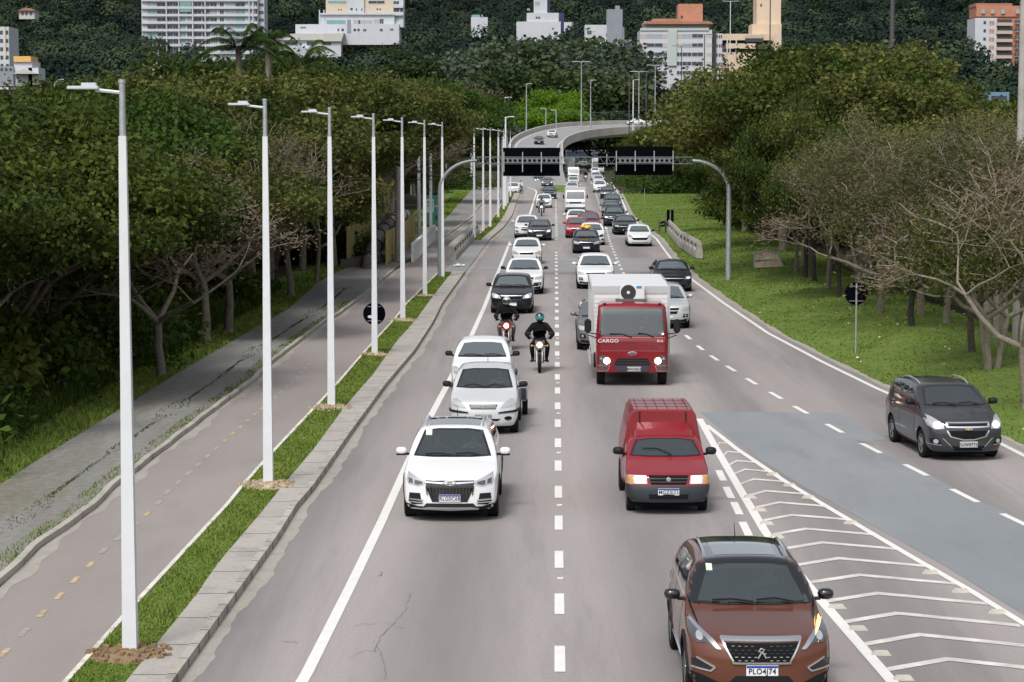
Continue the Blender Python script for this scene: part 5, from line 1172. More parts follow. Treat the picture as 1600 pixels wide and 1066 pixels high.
# cyclist in white shirt
c = thing('bicycle', 'dark bicycle on the left shoulder beside the parked white hatchback', 'bicycle'); 
for y in (0, 1.05):
    b = MB(); b.tube([(0, y + .33 * math.cos(a), .34 + .33 * math.sin(a)) for a in np.linspace(0, 2 * math.pi, 25)], .018, 5, cap=False); w_ = b.build('wheel', MAT['tyre'], c)
b = MB()
for p, q in (((0, 0, .34), (0, .12, .85)), ((0, .10, .80), (0, .45, .34)), ((0, .12, .85), (0, .68, .82)), ((0, .45, .34), (0, .72, .88)), ((0, .45, .34), (0, 1.05, .34)), ((0, .68, .80), (0, 1.05, .34))): b.tube([p, q], .018, 5)
b.build('frame', MAT['black_plastic'], c)
b = MB(); b.tube([(-.28, .15, .98), (0, .1, .98), (.28, .15, .98)], .014, 5); b.tube([(0, .12, .85), (0, .1, .98)], .014, 5); b.build('handlebar', MAT['black_plastic'], c)
b = MB(); b.box((0, .74, .91), (.14, .26, .05)); b.build('saddle', MAT['black_plastic'], c)
c.location = G(812, 303); c.rotation_euler = (0, 0, -.35)
J = dict(hip=(0, .72, .98), belly=(0, .68, 1.12), chest=(0, .56, 1.32), neck=(0, .50, 1.46), head=(0, .46, 1.55), head2=(0, .44, 1.66)); E = [('hip', 'belly'), ('belly', 'chest'), ('chest', 'neck'), ('neck', 'head'), ('head', 'head2')]
R_ = dict(hip=(.15, .11), belly=(.14, .11), chest=(.17, .12), neck=.055, head=.085, head2=.08)
for s, t in ((-1, 'l'), (1, 'r')):
    J.update({t + 's': (s * .18, .52, 1.38), t + 'e': (s * .27, .34, 1.16), t + 'h': (s * .26, .15, 1.0), t + 'k': (s * .13, .38, .78 if s < 0 else .62), t + 'a': (s * .12, .55, .40 if s < 0 else .24), t + 't': (s * .12, .42, .36 if s < 0 else .19)})
    E += [('chest', t + 's'), (t + 's', t + 'e'), (t + 'e', t + 'h'), ('hip', t + 'k'), (t + 'k', t + 'a'), (t + 'a', t + 't')]; R_.update({t + 's': .065, t + 'e': .045, t + 'h': .035, t + 'k': .07, t + 'a': .045, t + 't': .04})
me = person_mesh(J, E, R_, 'person', [MAT['cloth_white'], MAT['cloth_jeans'], MAT['skin']]); me.polygons.foreach_set('material_index', [2 if me.vertices[p.vertices[0]].co.z > 1.47 else (1 if me.vertices[p.vertices[0]].co.z < 1.0 else 0) for p in me.polygons])
o = O('person', me); o.location = c.location; o.rotation_euler = c.rotation_euler; tag(o, 'cyclist in white shirt riding the bicycle on the left shoulder', 'person')
hb = MB(); hb.sph((0, .46, 1.68), .095, 6); hb.build('hair', MAT['hair'], o, smooth=60)
# ------------------------------------------------------------------ vegetation
rng = np.random.default_rng(11)
def skeleton(seed, H, spread, trunk_h, r0, levels=4, nsplit=(3, 3), up=.35, wig=.25, ntr=1):
    r = random.Random(seed); segs = []; tips = []
    def grow(p, d, L, rad, lev):
        k = 3; q = p
        for i in range(k):
            dd = (d + Vector((r.gauss(0, wig), r.gauss(0, wig), r.gauss(0, wig * .6) + .05)) * .6).normalized(); n = q + dd * L / k
            r1 = rad * (1 - .35 * (i + 1) / k); segs.append((q, n, rad * (1 - .35 * i / k), r1)); q = n; d = dd
            if lev >= 2: tips.append((q.copy(), lev))
        rad *= .65
        if lev >= levels: tips.append((q, lev + 1)); return
        m = r.randint(*nsplit); a0 = r.uniform(0, 6.28)
        for j in range(m):
            a = a0 + 2 * math.pi * j / m + r.uniform(-.5, .5); out = Vector((math.cos(a), math.sin(a), 0))
            nd = (d * (.75 if lev else .55) + out * r.uniform(.55, 1.0) * spread + Vector((0, 0, up * r.uniform(.2, 1.2)))).normalized()
            grow(q, nd, L * r.uniform(.62, .85), rad * r.uniform(.65, .85), lev + 1)
    for t in range(ntr):
        a = 6.28 * t / max(1, ntr) + .6
        d = Vector((math.cos(a) * .28, math.sin(a) * .28, 1)).normalized() if ntr > 1 else Vector((r.uniform(-.08, .08), r.uniform(-.08, .08), 1)).normalized()
        p = Vector((math.cos(a) * .15, math.sin(a) * .15, -.1)) if ntr > 1 else Vector((0, 0, -.1))
        segs.append((p - d * .1, p + d * trunk_h * .12, r0 * 1.5, r0 * 1.05)); q = p + d * trunk_h * .12
        for i in range(4):
            dd = (d + Vector((r.gauss(0, .06), r.gauss(0, .06), 0))).normalized(); n = q + dd * trunk_h * .22; segs.append((q, n, r0 * (1.05 - .06 * i), r0 * (.99 - .06 * i))); q = n
        L0 = (H - trunk_h) * .42
        m = nsplit[1]
        for j in range(m):
            aa = 6.28 * j / m + r.uniform(-.4, .4); nd = (d * .5 + Vector((math.cos(aa), math.sin(aa), 0)) * spread * .8 + Vector((0, 0, up))).normalized()
            grow(q, nd, L0, r0 * .62, 1)
    return segs, tips
def wood_mesh(segs, m, name='trunk', minr=.0, n0=7):
    vs = []; fs = []
    for p, q, a, b in segs:
        if a < minr: continue
        n = n0 if a > .06 else (5 if a > .03 else 3); d = (q - p); 
        if d.length < 1e-4: continue
        d.normalize(); u = d.cross(Vector((.31, .95, .1))).normalized(); w_ = d.cross(u); k = len(vs)
        for c_, r_ in ((p, a), (q + d * a * .3, b)):
            for j in range(n): t = 6.2832 * j / n; vs.append(c_ + (u * math.cos(t) + w_ * math.sin(t)) * r_)
        fs += [(k + j, k + (j + 1) % n, k + n + (j + 1) % n, k + n + j) for j in range(n)]
    V = np.array([tuple(v) for v in vs]); return mesh_np(name, V, np.array(fs), m, smooth=True)
def leaves_mesh(P, size, m, droop=.3, flat=.5, tint=None, name='crown', asp=.55, seed=0, nrm=None, njit=.45):
    g = np.random.default_rng(seed); N = len(P)
    d = g.normal(size=(N, 3)); d[:, 2] = d[:, 2] * flat - droop
    o = g.normal(size=(N, 3)); o[:, 2] *= .6
    if nrm is not None:
        nn = nrm / (np.linalg.norm(nrm, axis=1)[:, None] + 1e-9) + g.normal(size=(N, 3)) * njit; nn /= np.linalg.norm(nn, axis=1)[:, None]
        d = d - nn * (d * nn).sum(1)[:, None]; o = nn
    d /= np.linalg.norm(d, axis=1)[:, None]
    s = np.cross(d, o); s /= np.linalg.norm(s, axis=1)[:, None] + 1e-9
    L = size * g.uniform(.6, 1.35, N)[:, None]; Wd = L * asp * .5
    V = np.stack([P - s * Wd * .25, P + s * Wd * .0 + d * L * .0 + s * Wd * .25, P + d * L * .55 + s * Wd, P + d * L, P + d * L * .55 - s * Wd], 1)
    V = np.stack([P, P + d * L * .5 + s * Wd, P + d * L, P + d * L * .5 - s * Wd], 1).reshape(-1, 3)
    F = np.arange(N * 4).reshape(-1, 4); t = tint if tint is not None else g.random(N)
    return mesh_np(name, V, F, m, smooth=False, tint=t)
def crown_pts(tips, n_per, rad, seed, flatz=.75, sel=1.0, minlev=0, dome=.8):
    g = np.random.default_rng(seed); T = [t for t in tips if t[1] >= minlev]
    C_ = np.array([tuple(p) for p, l in T]); k = g.random(len(C_)) < sel; C_ = C_[k]
    ct = g.random(len(C_)) ; P = np.repeat(C_, n_per, 0); q = g.normal(size=P.shape) * rad * np.array([1, 1, flatz]) * .6
    t = np.repeat(ct, n_per) * .75 + g.random(len(P)) * .25
    cc = C_.mean(0); nn = q / (rad + 1e-9) + (P - cc) / (np.abs(P - cc).max() + 1e-9) * dome; nn[:, 2] += .35
    return P + q, t, nn
TV = {}
def variant(key, seed, H, spread, trunk_h, r0, levels, nsplit, up, leafm, barkm, n_per, rad, leaf, sel=1.0, droop=.3, flatz=.75, ntr=1, minr=.0, wig=.25, extra=None, asp=.55, minlev=2, clamp=0, dome=.8):
    segs, tips = skeleton(seed, H, spread, trunk_h, r0, levels, nsplit, up, wig, ntr)
    if key.startswith('f'): dome = 2.2
    if clamp: segs = [(a, b, max(c, clamp), max(d, clamp)) for a, b, c, d in segs]
    P, t, nn = crown_pts(tips, n_per, rad, seed, flatz, sel, minlev, dome)
    wm = wood_mesh(segs, MAT[barkm], minr=minr); cm = leaves_mesh(P, leaf, MAT[leafm], droop, .5, t, seed=seed, asp=asp)
    zt = P[:, 2].max() if len(P) else H
    TV[key] = (wm, cm, zt); return zt
for i in range(3):
    variant('broad%d' % i, 20 + i, 9, .95, 2.2, .2, 4, (3, 4), .32, 'leaf_dark', 'bark', 60, .72, .22, droop=.6, minr=.03, flatz=.6, minlev=3)
for i in range(2):
    variant('green%d' % i, 30 + i, 8, 1.0, 1.9, .17, 4, (3, 4), .30, 'leaf_green', 'bark', 58, .72, .22, droop=.6, minr=.03, flatz=.6, minlev=3)
for i in range(3):
    variant('olive%d' % i, 40 + i, 8.5, 1.15, 2.6, .19, 4, (3, 4), .25, 'leaf_olive', 'bark_pale', 44, .62, .20, droop=.35, flatz=.5, minr=.012, sel=.8, minlev=3)
for i in range(3):
    variant('twiggy%d' % i, 50 + i, 8, 1.25, 2.1, .17, 5, (2, 4), .22, 'leaf_brown', 'bark_pale', 8, .5, .16, droop=.2, sel=.6, wig=.42, asp=.35, clamp=.017)
for i in range(3):
    variant('airy%d' % i, 65 + i, 9, 1.1, 2.4, .17, 5, (2, 4), .34, 'leaf_grey', 'bark_pale', 17, .5, .16, droop=.5, sel=.55, wig=.34, asp=.4, clamp=.014, minlev=4)
variant('multi0', 61, 7.5, 1.5, 2.4, .16, 5, (2, 3), .2, 'leaf_olive', 'bark_pale', 14, .5, .17, sel=.6, ntr=3, wig=.38, clamp=.02)
variant('lime0', 71, 9, 1.7, 2.5, .3, 4, (3, 4), .12, 'leaf_lime', 'bark', 60, 1.0, .30, flatz=.35, droop=.1, minr=.04)
for i in range(3):
    variant('far%d' % i, 80 + i, 10, 1.0, 1.5, .3, 3, (3, 4), .3, 'leaf_far', 'bark', 70, 1.6, .5, droop=.2, minr=.08, asp=.8, minlev=1)
variant('fsilver0', 91, 10, 1.1, 2, .3, 3, (3, 4), .3, 'leaf_silver', 'bark_grey', 64, 1.5, .46, droop=.1, minr=.06, asp=.8, minlev=1)
variant('fgreen0', 92, 10, 1.05, 2, .3, 3, (3, 4), .3, 'leaf_mid', 'bark', 66, 1.5, .46, droop=.2, minr=.06, asp=.8, minlev=1)
variant('fpink0', 93, 9, .9, 2, .25, 4, (3, 3), .4, 'leaf_pinkish', 'bark_grey', 8, .8, .3, droop=.1, minr=.01)
def tree(key, x, y, h, label, group, name='tree', rz=None, sx=1.0, z=None, lean=0, seed=0, trunkmat=None):
    wm, cm, zt = TV[key]; s = h / zt
    o = thing(name, label, 'tree', (x, y, terr(x, y) - .05 if z is None else z), random.Random(int(x * 91 + y * 37)).uniform(0, 6.28) if rz is None else rz, group)
    o.scale = (s * sx, s * sx, s)
    if lean: o.rotation_euler[1] = lean
    t = O('trunk', wm, o); k = O('crown', cm, o)
    if trunkmat: t.material_slots[0].link = 'OBJECT'; t.material_slots[0].material = MAT[trunkmat]
    return o
R = random.Random(8)
KINDL = {'broad': 'dense dark green broadleaf tree', 'green': 'fresh green leafy tree', 'olive': 'olive leaved spreading tree', 'airy': 'airy grey green feathery tree', 'twiggy': 'nearly bare pale twiggy tree', 'multi': 'multi stemmed bare branching tree', 'far': 'dark rounded woodland tree', 'fsilver': 'silver green rounded tree', 'fgreen': 'mid green rounded tree', 'fpink': 'bare pinkish brown tree'}
ORD = ['nearest', 'second nearest', 'third nearest', 'fourth nearest', 'fifth nearest', 'sixth nearest', 'seventh nearest', 'eighth nearest']
def bank(y, side): return STONEL(min(y, 320)) if side < 0 else RLINE(min(y, 300))
# left bank wood: rows behind the stone path
def nth(n):
    return '%d%s' % (n, 'th' if 10 <= n % 100 <= 20 else {1: 'st', 2: 'nd', 3: 'rd'}.get(n % 10, 'th'))
def relabel(objs, fmt):
    for i, o in enumerate(sorted(objs, key=lambda o: o.location.y)): o['label'] = fmt(o) % nth(i + 1)
def wood(side, y0, y1, offs, kinds, hs, where, step=5.2):
    y = y0; made = {}
    while y < y1:
        for row, off in enumerate(offs):
            yy_ = y + R.uniform(-1.5, 1.5); b_ = bank(yy_, side); x = b_ + side * (off + R.uniform(-1.0, 1.0)); kd = R.choice(kinds[min(row, len(kinds) - 1)]); n = len([k for k in TV if k.startswith(kd)])
            h = hs(yy_, row) * R.uniform(.85, 1.12)
            made.setdefault(kd, []).append(tree('%s%d' % (kd, R.randrange(n)), x, yy_, h, 'x', '%ss %s' % (KINDL[kd], where)))
        y += step
    for kd, v in made.items(): relabel(v, lambda o: '%s %s, %%s nearest the camera' % (KINDL[kd], where))
wood(-1, 47, 95, (5.0, 9.5), (['broad', 'airy', 'green', 'broad'], ['broad', 'airy']), lambda y, r: 7.6 + .55 * r if y < 75 else 7.4 + .8 * r, 'left of the stone path', 4.6)
wood(-1, 95, 150, (6.5, 12), (['airy', 'twiggy', 'olive', 'airy'], ['broad', 'olive', 'airy']), lambda y, r: 8.0 + 1.2 * r, 'beyond the yellow railings', 5.5)
wood(-1, 158, 330, (7, 14), (['olive', 'green', 'airy'], ['broad', 'olive']), lambda y, r: 8.0 + 1.8 * r, 'along the far left bank', 9)
# the trees one can tell apart on the left
def tpx(key, px, py, h, label, group=None, name='tree', **k):
    g = G(px, py); return tree(key, g.x, g.y, h, label, group, name, z=0, **k)
tpx('twiggy0', 252, 588, 7.2, 'slim pale tree nearest the camera on the left grass', trunkmat='bark_grey')
tpx('olive1', 322, 534, 7.4, 'thick leaning trunk tree left of the stone path', trunkmat='bark_grey')
tpx('twiggy1', 357, 521, 7.6, 'broad grey trunk tree right of the leaning one', trunkmat='bark_grey')
tpx('olive2', 455, 463, 7.5, 'small dark tree left of the third white lamp post', trunkmat='bark_grey')
tpx('twiggy2', 494, 441, 7.8, 'tree with brown twigs beside the yellow railing', trunkmat='bark_grey', sx=.8)
for i, (px, py, h, key) in enumerate([(430, 470, 8.6, 'airy0'), (395, 478, 9.2, 'airy1'), (505, 398, 8.8, 'twiggy1'), (560, 352, 9.3, 'airy2'), (490, 410, 9.3, 'olive2'), (350, 490, 9.4, 'broad1'), (590, 338, 9.8, 'airy0'), (530, 375, 9.8, 'twiggy2')]):
    tpx(key, px - 40, py - 8, h, 'tall %s behind the path edge, %s of this row' % (KINDL[key[:-1]], ORD[i]), 'tall trees behind the path edge')
# palms
def palm(px, D, ztop, r=2.4, label='', nf=16):
    x = PX(px, D, ztop); o = thing('palm_tree', label, 'palm tree', (x, D, terr(x, D)))
    b = MB(); b.tube([(0, 0, 0), (.1, 0, ztop * .5), (0, 0, ztop - 1.2)], [.2, .16, .14], 8); b.build('trunk', MAT['bark_grey'], o, smooth=50)
    P = []; q = random.Random(int(px)); P0 = []; D0 = []
    V = []; 
    for i in range(nf):
        a = 6.283 * i / nf + q.uniform(-.2, .2); el = q.uniform(-.1, 1.35)
        for k in range(26):
            t = (k + 1) / 26; rr_ = r * t * math.cos(el) + .1; z = ztop - 1.2 + r * (math.sin(el) * t - .62 * t * t * (1.3 - .4 * math.sin(el))); c_ = Vector((rr_ * math.cos(a), rr_ * math.sin(a), z))
            sd_ = Vector((-math.sin(a), math.cos(a), 0))
            for s in (-1, 1):
                tip = c_ + sd_ * s * .55 * math.sin(math.pi * min(1, t + .12)) + Vector((math.cos(a) * .25, math.sin(a) * .25, -.22)); w_ = Vector((math.cos(a), math.sin(a), 0)) * .035
                V += [c_ - w_, c_ + w_, tip + w_ * .3, tip - w_ * .3]
    V = np.array([tuple(v) for v in V]); F = np.arange(len(V)).reshape(-1, 4)
    O('crown', mesh_np('crown', V, F, MAT['leaf_green'], tint=np.random.default_rng(int(px)).random(len(F)) * .6), o); return o
palm(372, 106, 12.6, 2.6, 'palm with drooping fronds in front of the white apartment block', 22)
palm(470, 125, 12.6, 3.0, 'wide fan palm below the stepped white building', 22)
palm(418, 112, 13.1, 1.7, 'narrow palm between the other two palms', 12)
palm(1567, 80, 4.4, 2.0, 'low dark palm at the right edge under the bare branches', 14)
# broadleaf masses up front under the palms
EM = []
for i, (px, D, zt, key) in enumerate([(345, 98, 10.6, 'olive1'), (300, 92, 8.8, 'airy1'), (425, 126, 12.2, 'broad2'), (330, 118, 12.0, 'broad1'), (235, 100, 9.6, 'airy2'), (395, 104, 10.6, 'olive0'), (365, 107, 10.6, 'broad1'), (520, 128, 10.6, 'olive2'), (590, 150, 11.6, 'olive1'), (560, 165, 12.2, 'olive0'), (610, 185, 12.6, 'olive2'), (490, 150, 12.0, 'olive1'), (440, 140, 11.4, 'green1'), (590, 210, 14.2, 'twiggy2'), (520, 260, 15.0, 'fsilver0'), (540, 158, 12.8, 'twiggy0'), (130, 90, 9.9, 'broad0'), (200, 84, 9.4, 'green0'), (675, 250, 14.5, 'green0'), (250, 105, 9.8, 'twiggy1'), (20, 62, 8.5, 'broad1'), (70, 66, 8.9, 'broad2')]):
    x = PX(px, D, 5); EM.append(tree(key, x, D, zt, 'tall %s standing above the left wood' % KINDL[key[:-1]], 'tallest trees of the left wood'))
relabel(EM, lambda o: o['label'] + ', %s nearest')
# bushes at the edge
BU = []
def bush_mesh(seed, n, m, r=(1.3, 1.0, 1.1), leaf=.2):
    g = np.random.default_rng(seed); k = 14; cen = g.normal(size=(k, 3)) * np.array(r) * .45; cen[:, 2] = np.abs(cen[:, 2]) + .2
    P = np.repeat(cen, n // k, 0); P = P + g.normal(size=P.shape) * .33; P[:, 2] = np.abs(P[:, 2]); t = np.repeat(g.random(k), n // k) * .7 + g.random(len(P)) * .3
    return leaves_mesh(P, leaf, MAT[m], .25, .6, t, 'bush', seed=seed)
BM = [bush_mesh(1, 1800, 'leaf_green'), bush_mesh(2, 1800, 'leaf_dark'), bush_mesh(3, 2000, 'leaf_green', (1.6, 1.2, .7), .16), bush_mesh(4, 1600, 'leaf_dark', (1, 1, 1.5), .24)]
y = 43
while y < 150:
    for row, off in enumerate((2.9, 4.3)):
        yy_ = y + R.uniform(-.6, .6); x = STONEL(yy_) - off - R.uniform(-.4, .6) - (1.3 if 84 < yy_ < 96 else 0)
        if 100 < yy_ < 130: x -= 3.6
        k = R.randrange(4) ; o = O('bush', BM[k]); o.location = (x, yy_, 0); s = R.uniform(.75, 1.25) * (1 + .45 * row); o.scale = (s, s, s * 1.1); o.rotation_euler = (0, 0, R.uniform(0, 6))
        tag(o, '%s bush at the foot of the left wood' % ('fresh green' if k in (0, 2) else 'dark green'), 'bush', '%s bushes along the left wood' % ('fresh green' if k in (0, 2) else 'dark green')); BU.append(o)
    y += 2.1
relabel(BU, lambda o: o['label'].replace('at the foot of', 'under') + ', %s from the camera')
# ---- right side
RT = [('multi0', 1548, 592, 7.0, 'dark forked tree with bare pale branches at the right edge', 'bark_pale'), ('airy0', 1519, 568, 7.6, 'tree with reddish bark just behind the forked tree', 'bark'), ('airy1', 1424, 526, 7.4, 'tree with mottled curved trunk right of the round sign', 'bark_dark'),
      ('twiggy1', 1374, 504, 6.9, 'thin mottled trunk tree next to the round sign', 'bark_grey'), ('airy2', 1346, 492, 7.6, 'grey trunk tree directly behind the round sign', 'bark_grey'), ('broad0', 1312, 478, 8.2, 'black trunk tree left of the round sign', 'bark_dark'),
      ('olive0', 1293, 464, 8.8, 'pale trunk tree second left of the round sign', 'bark_grey'), ('broad2', 1275, 452, 9.4, 'dark trunk tree third left of the round sign', 'bark_dark'), ('twiggy0', 1243, 438, 9.0, 'slender pale tree beside the torn billboard', 'bark_grey'), ('broad1', 1258, 446, 10.0, 'dark tree with high crown beside the billboard', 'bark_dark')]
for key, px, py, h, lb, tm in RT: tpx(key, px, py, h, lb, trunkmat=tm, sx=.62 if px < 1320 else (.78 if px > 1540 else 1.0))
for i, (px, D, h, key) in enumerate([(1480, 84, 7.8, 'airy1'), (1560, 78, 6.8, 'twiggy0'), (1600, 70, 7.8, 'airy2'), (1520, 96, 8.4, 'olive1'), (1440, 102, 8.4, 'olive2'), (1600, 96, 8.2, 'olive0'), (1380, 112, 9.6, 'olive1'), (1640, 84, 8.2, 'airy0'), (1610, 60, 7.6, 'twiggy2'), (1545, 80, 7.3, 'twiggy1'), (1440, 88, 8.4, 'airy2')]):
    x = PX(px, D, 3); tree(key, x, D, h, '%s on the right lawn, %s planted in the second row' % (KINDL[key[:-1]], nth(i + 1)), 'second row trees on the right lawn')
def rwood(y0, y1, offs, kinds, hs, where, step):
    wood(1, y0, y1, offs, kinds, hs, where, step)
MR = []
for i in range(24):       # wood behind the lawn, right
    D = 118 + i * 2.6 + R.uniform(-1, 1); x = RLINE(min(D, 300)) + R.uniform(19, 34) * (1 if i % 2 else .8); kd = R.choice(['broad', 'olive', 'broad']); MR.append(tree('%s%d' % (kd, R.randrange(3)), x, D, R.uniform(8, 10.0), '%s in the wood behind the right lawn' % KINDL[kd], '%ss behind the right lawn' % KINDL[kd]))
relabel(MR, lambda o: o['label'] + ', %s nearest')
rwood(150, 196, (9.5, 15), (['broad', 'olive', 'airy'], ['broad', 'olive']), lambda y, r: 7.0 + 1.2 * r, 'right of the concrete barrier', 5.0)
rwood(200, 420, (11, 18), (['olive', 'broad', 'green'], ['broad', 'olive']), lambda y, r: 7.4 + 1.2 * r + (y - 200) * .006, 'along the far right bank', 9.5)
for i, (px, D, h, key) in enumerate([(1262, 122, 12.2, 'olive0'), (1300, 116, 11.6, 'broad1'), (1225, 138, 12.0, 'olive2'), (1345, 112, 10.6, 'olive1'), (1250, 146, 13.2, 'broad0'), (1165, 172, 10.6, 'olive1'), (1410, 120, 10.2, 'broad2')]):
    x = PX(px, D, 5); tree(key, x, D, h, 'very tall %s high above the right bank, %s of these' % (KINDL[key[:-1]], ORD[i]), 'tallest trees of the right bank')
BU = []
for i in range(30):
    D = 125 + i * 3.2; x = RLINE(min(D, 300)) + (9.2 if D > 150 else 17 - (D - 125) * .3) + R.uniform(-.8, .8); k = (1, 3)[i % 2]; o = O('bush', BM[k]); o.location = (x, D, terr(x, D)); s = R.uniform(1.3, 1.9); o.scale = (s, s, s * 1.2)
    tag(o, 'dark green bush in the shade of the right bank', 'bush', 'dark green bushes of the right bank'); BU.append(o)
relabel(BU, lambda o: o['label'] + ', %s nearest')
# middle distance and slope behind the flyover
tree('lime0', PX(862, 520, 10), 520, 18.5, 'bright lime green umbrella shaped tree behind the flyover', None, sx=.60)
HM = []
MID = [(720, 500, 15, 'fsilver0'), (690, 515, 13, 'fgreen0'), (760, 530, 14, 'fsilver0'), (640, 500, 12, 'fgreen0'), (812, 540, 15, 'fsilver0'), (930, 545, 15, 'far1'), (975, 560, 11, 'fpink0'), (1015, 555, 11, 'far2'), (1045, 540, 12, 'far0'), (900, 600, 25, 'far1'), (845, 600, 24, 'fgreen0'), (790, 610, 24, 'far2'), (735, 600, 20, 'fpink0'), (690, 610, 21, 'far0'), (640, 600, 18, 'far1'), (590, 590, 17, 'fgreen0'), (950, 620, 23, 'far0'), (560, 540, 15, 'fsilver0'), (505, 560, 15, 'far1'), (455, 560, 14, 'fgreen0'), (860, 660, 29, 'far2'), (925, 650, 27, 'fsilver0'), (805, 660, 28, 'fsilver0'), (755, 670, 24, 'far0'), (700, 670, 24, 'far1'), (650, 660, 22, 'fgreen0')]
for i, (px, D, h, key) in enumerate(MID):
    x = PX(px, D, 8); HM.append(tree(key, x, D, h, '%s on the slope behind the flyover' % KINDL[key[:-1]], '%ss behind the flyover' % KINDL[key[:-1]], sx=1.3))
relabel(HM, lambda o: o['label'].replace('the slope ', '') + ', %s nearest'); HM = []
for i in range(62):
    D = 560 + 340 * ((i * .6180339) % 1) ; px = -60 + 1720 * ((i * .7548777) % 1); x = PX(px, D, 10)
    if any(abs(px - c_) < w_ and D > d_ for c_, w_, d_ in ((318, 110, 830), (532, 110, 800), (1065, 85, 640), (850, 60, 800))): continue
    kd = R.choice(['far', 'far', 'far', 'fgreen', 'fsilver']); n = len([k for k in TV if k.startswith(kd)])
    HM.append(tree('%s%d' % (kd, R.randrange(n)), x, D, R.uniform(10, 16), '%s on the wooded hillside' % KINDL[kd], '%ss on the wooded hillside' % KINDL[kd]))
relabel(HM, lambda o: o['label'] + ', %s nearest')
# the hill forest: uncountable crowns as one mass
def forest():
    g = np.random.default_rng(4); V = []; T = []; NN = []
    n = 3200; D = 640 + 680 * g.random(n) ** .9; px = -80 + 1760 * g.random(n); X = (px - 800) / 3570 * D
    keep = np.ones(n, bool)
    for c_, w_, d_ in ((318, 105, 860), (532, 105, 830), (1065, 80, 0), (850, 55, 830), (1180, 60, 700), (1556, 45, 800)):
        keep &= ~((np.abs(px - c_) < w_) & (D < d_ + 40) & (D > d_ - 60))
    D, X = D[keep], X[keep]; rad = 4.0 + 5.5 * g.random(len(D)) ** 1.3; tone = g.random(len(D)) ** 1.6; N = 330
    for k in range(len(D)):
        z0 = terr(X[k], D[k]); u = g.normal(size=(N, 3)); u /= np.linalg.norm(u, axis=1)[:, None]; u[:, 2] = np.abs(u[:, 2]) * 1.1 - .15; r = rad[k] * g.uniform(.72, 1.05, N)[:, None]
        V.append(u * r * np.array([1, 1, .8]) + np.array([X[k], D[k], z0 + rad[k] * .9 + tone[k] * 2])); NN.append(u); T.append(np.full(N, tone[k] * 1.05) + g.random(N) * .06)
    P = np.concatenate(V); t = np.concatenate(T)
    o = O('hill_forest', leaves_mesh(P, 1.15, MAT['leaf_hill'], .1, .7, t, 'hill_forest', asp=1.0, seed=9, nrm=np.concatenate(NN), njit=.2)); tag(o, 'dark dense forest covering the hill behind the buildings', 'forest', kind='stuff')
forest()
HM = []
for i in range(22):      # closing the view at the end of the straight
    D = 330 + (i % 11) * 9; px = (600 + (i * 37) % 120) if i < 11 else (1050 + (i * 41) % 90); kd = ('olive', 'broad')[i % 2]
    HM.append(tree('%s%d' % (kd, i % 3), PX(px, D, 3), D, 8.2 + (i % 4) * .6 + (D - 330) * .01, '%s at the end of the %s bank' % (KINDL[kd], 'left' if i < 11 else 'right'), 'trees at the end of the banks'))
relabel(HM, lambda o: o['label'] + ', %s nearest')
BU = []
for i in range(24):
    D = 296 + (i % 12) * 11; px = (640 + (i * 29) % 72) if i < 12 else (1006 + (i * 23) % 60); o = O('bush', BM[i % 4]); o.location = (PX(px, D, 0), D, 0); o.scale = (2.6, 2, 2.0)
    BU.append(tag(o, 'big bush at the end of the %s bank' % ('left' if i < 12 else 'right'), 'bush', 'big bushes at the end of the banks'))
relabel(BU, lambda o: o['label'] + ', %s nearest')
# ---- grass blades
def blades(name, fx, n, y0, y1, h, m, label, seed, w=.012, lean=.5, z=0, zf=None):
    g = np.random.default_rng(seed); Y = np.exp(g.uniform(math.log(y0), math.log(y1), n)); A = np.array([fx(y) for y in Y]); X = A[:, 0] + (A[:, 1] - A[:, 0]) * g.random(n)
    Z = np.array([z + (zf(x, y) if zf else 0) for x, y in zip(X, Y)]); P = np.stack([X, Y, Z], 1); a = g.uniform(0, 6.28, n); H_ = h * g.uniform(.4, 1.3, n)
    # patchy height
    H_ *= .65 + .5 * np.sin(X * 3.1 + Y * .9) * np.sin(Y * 1.7 + X) + .3 * g.random(n)
    H_ = np.clip(H_, h * .2, None)
    s = np.stack([np.cos(a), np.sin(a), 0 * a], 1) * w * (Y / 40)[:, None].clip(1, 3); L = np.stack([np.cos(a + 1.6) * lean * H_, np.sin(a + 1.6) * lean * H_, H_], 1)
    V = np.stack([P - s, P + s, P + L * .6 + s * .7, P + L], 1).reshape(-1, 3); F = np.arange(4 * n).reshape(-1, 4)
    o = O(name, mesh_np(name, V, F, MAT[m], tint=(.25 + .5 * (0.5 + .5 * np.sin(X * 1.3 + 2) * np.sin(Y * .8))) * .7 + g.random(n) * .3)); tag(o, label, 'grass', kind='stuff')
blades('verge_grass', lambda y: (GRASSL(y) + .07, WALKL(y)), 42000, 28, BR0, .055, 'blade', 'short bright grass on the verge between cycle path and walkway', 1, z=.1)
blades('verge_grass', lambda y: (GRASSL(y) + .07, WALKL(y)), 6000, BR1, 300, .10, 'blade', 'grass on the far part of the verge past the bridge', 2, z=.1, w=.03)
blades('bank_grass', lambda y: (STONEL(y) - 1.7, STONEL(y)), 26000, 38, 300, .12, 'blade', 'mown grass edge along the stone path', 3, w=.016)
blades('tall_grass', lambda y: (STONEL(y) - 4.2, STONEL(y) - 1.4), 30000, 38, 110, .55, 'blade_dark', 'tall wild grass in front of the left wood', 4, w=.018, lean=.6)
blades('lawn_grass', lambda y: (RLINE(y) + .55, RLINE(y) + (13 if y < 120 else 9)), 70000, 44, 300, .05, 'blade', 'short lawn grass right of the road', 5, w=.018, zf=lambda x, y: terr(x, y) - .03)
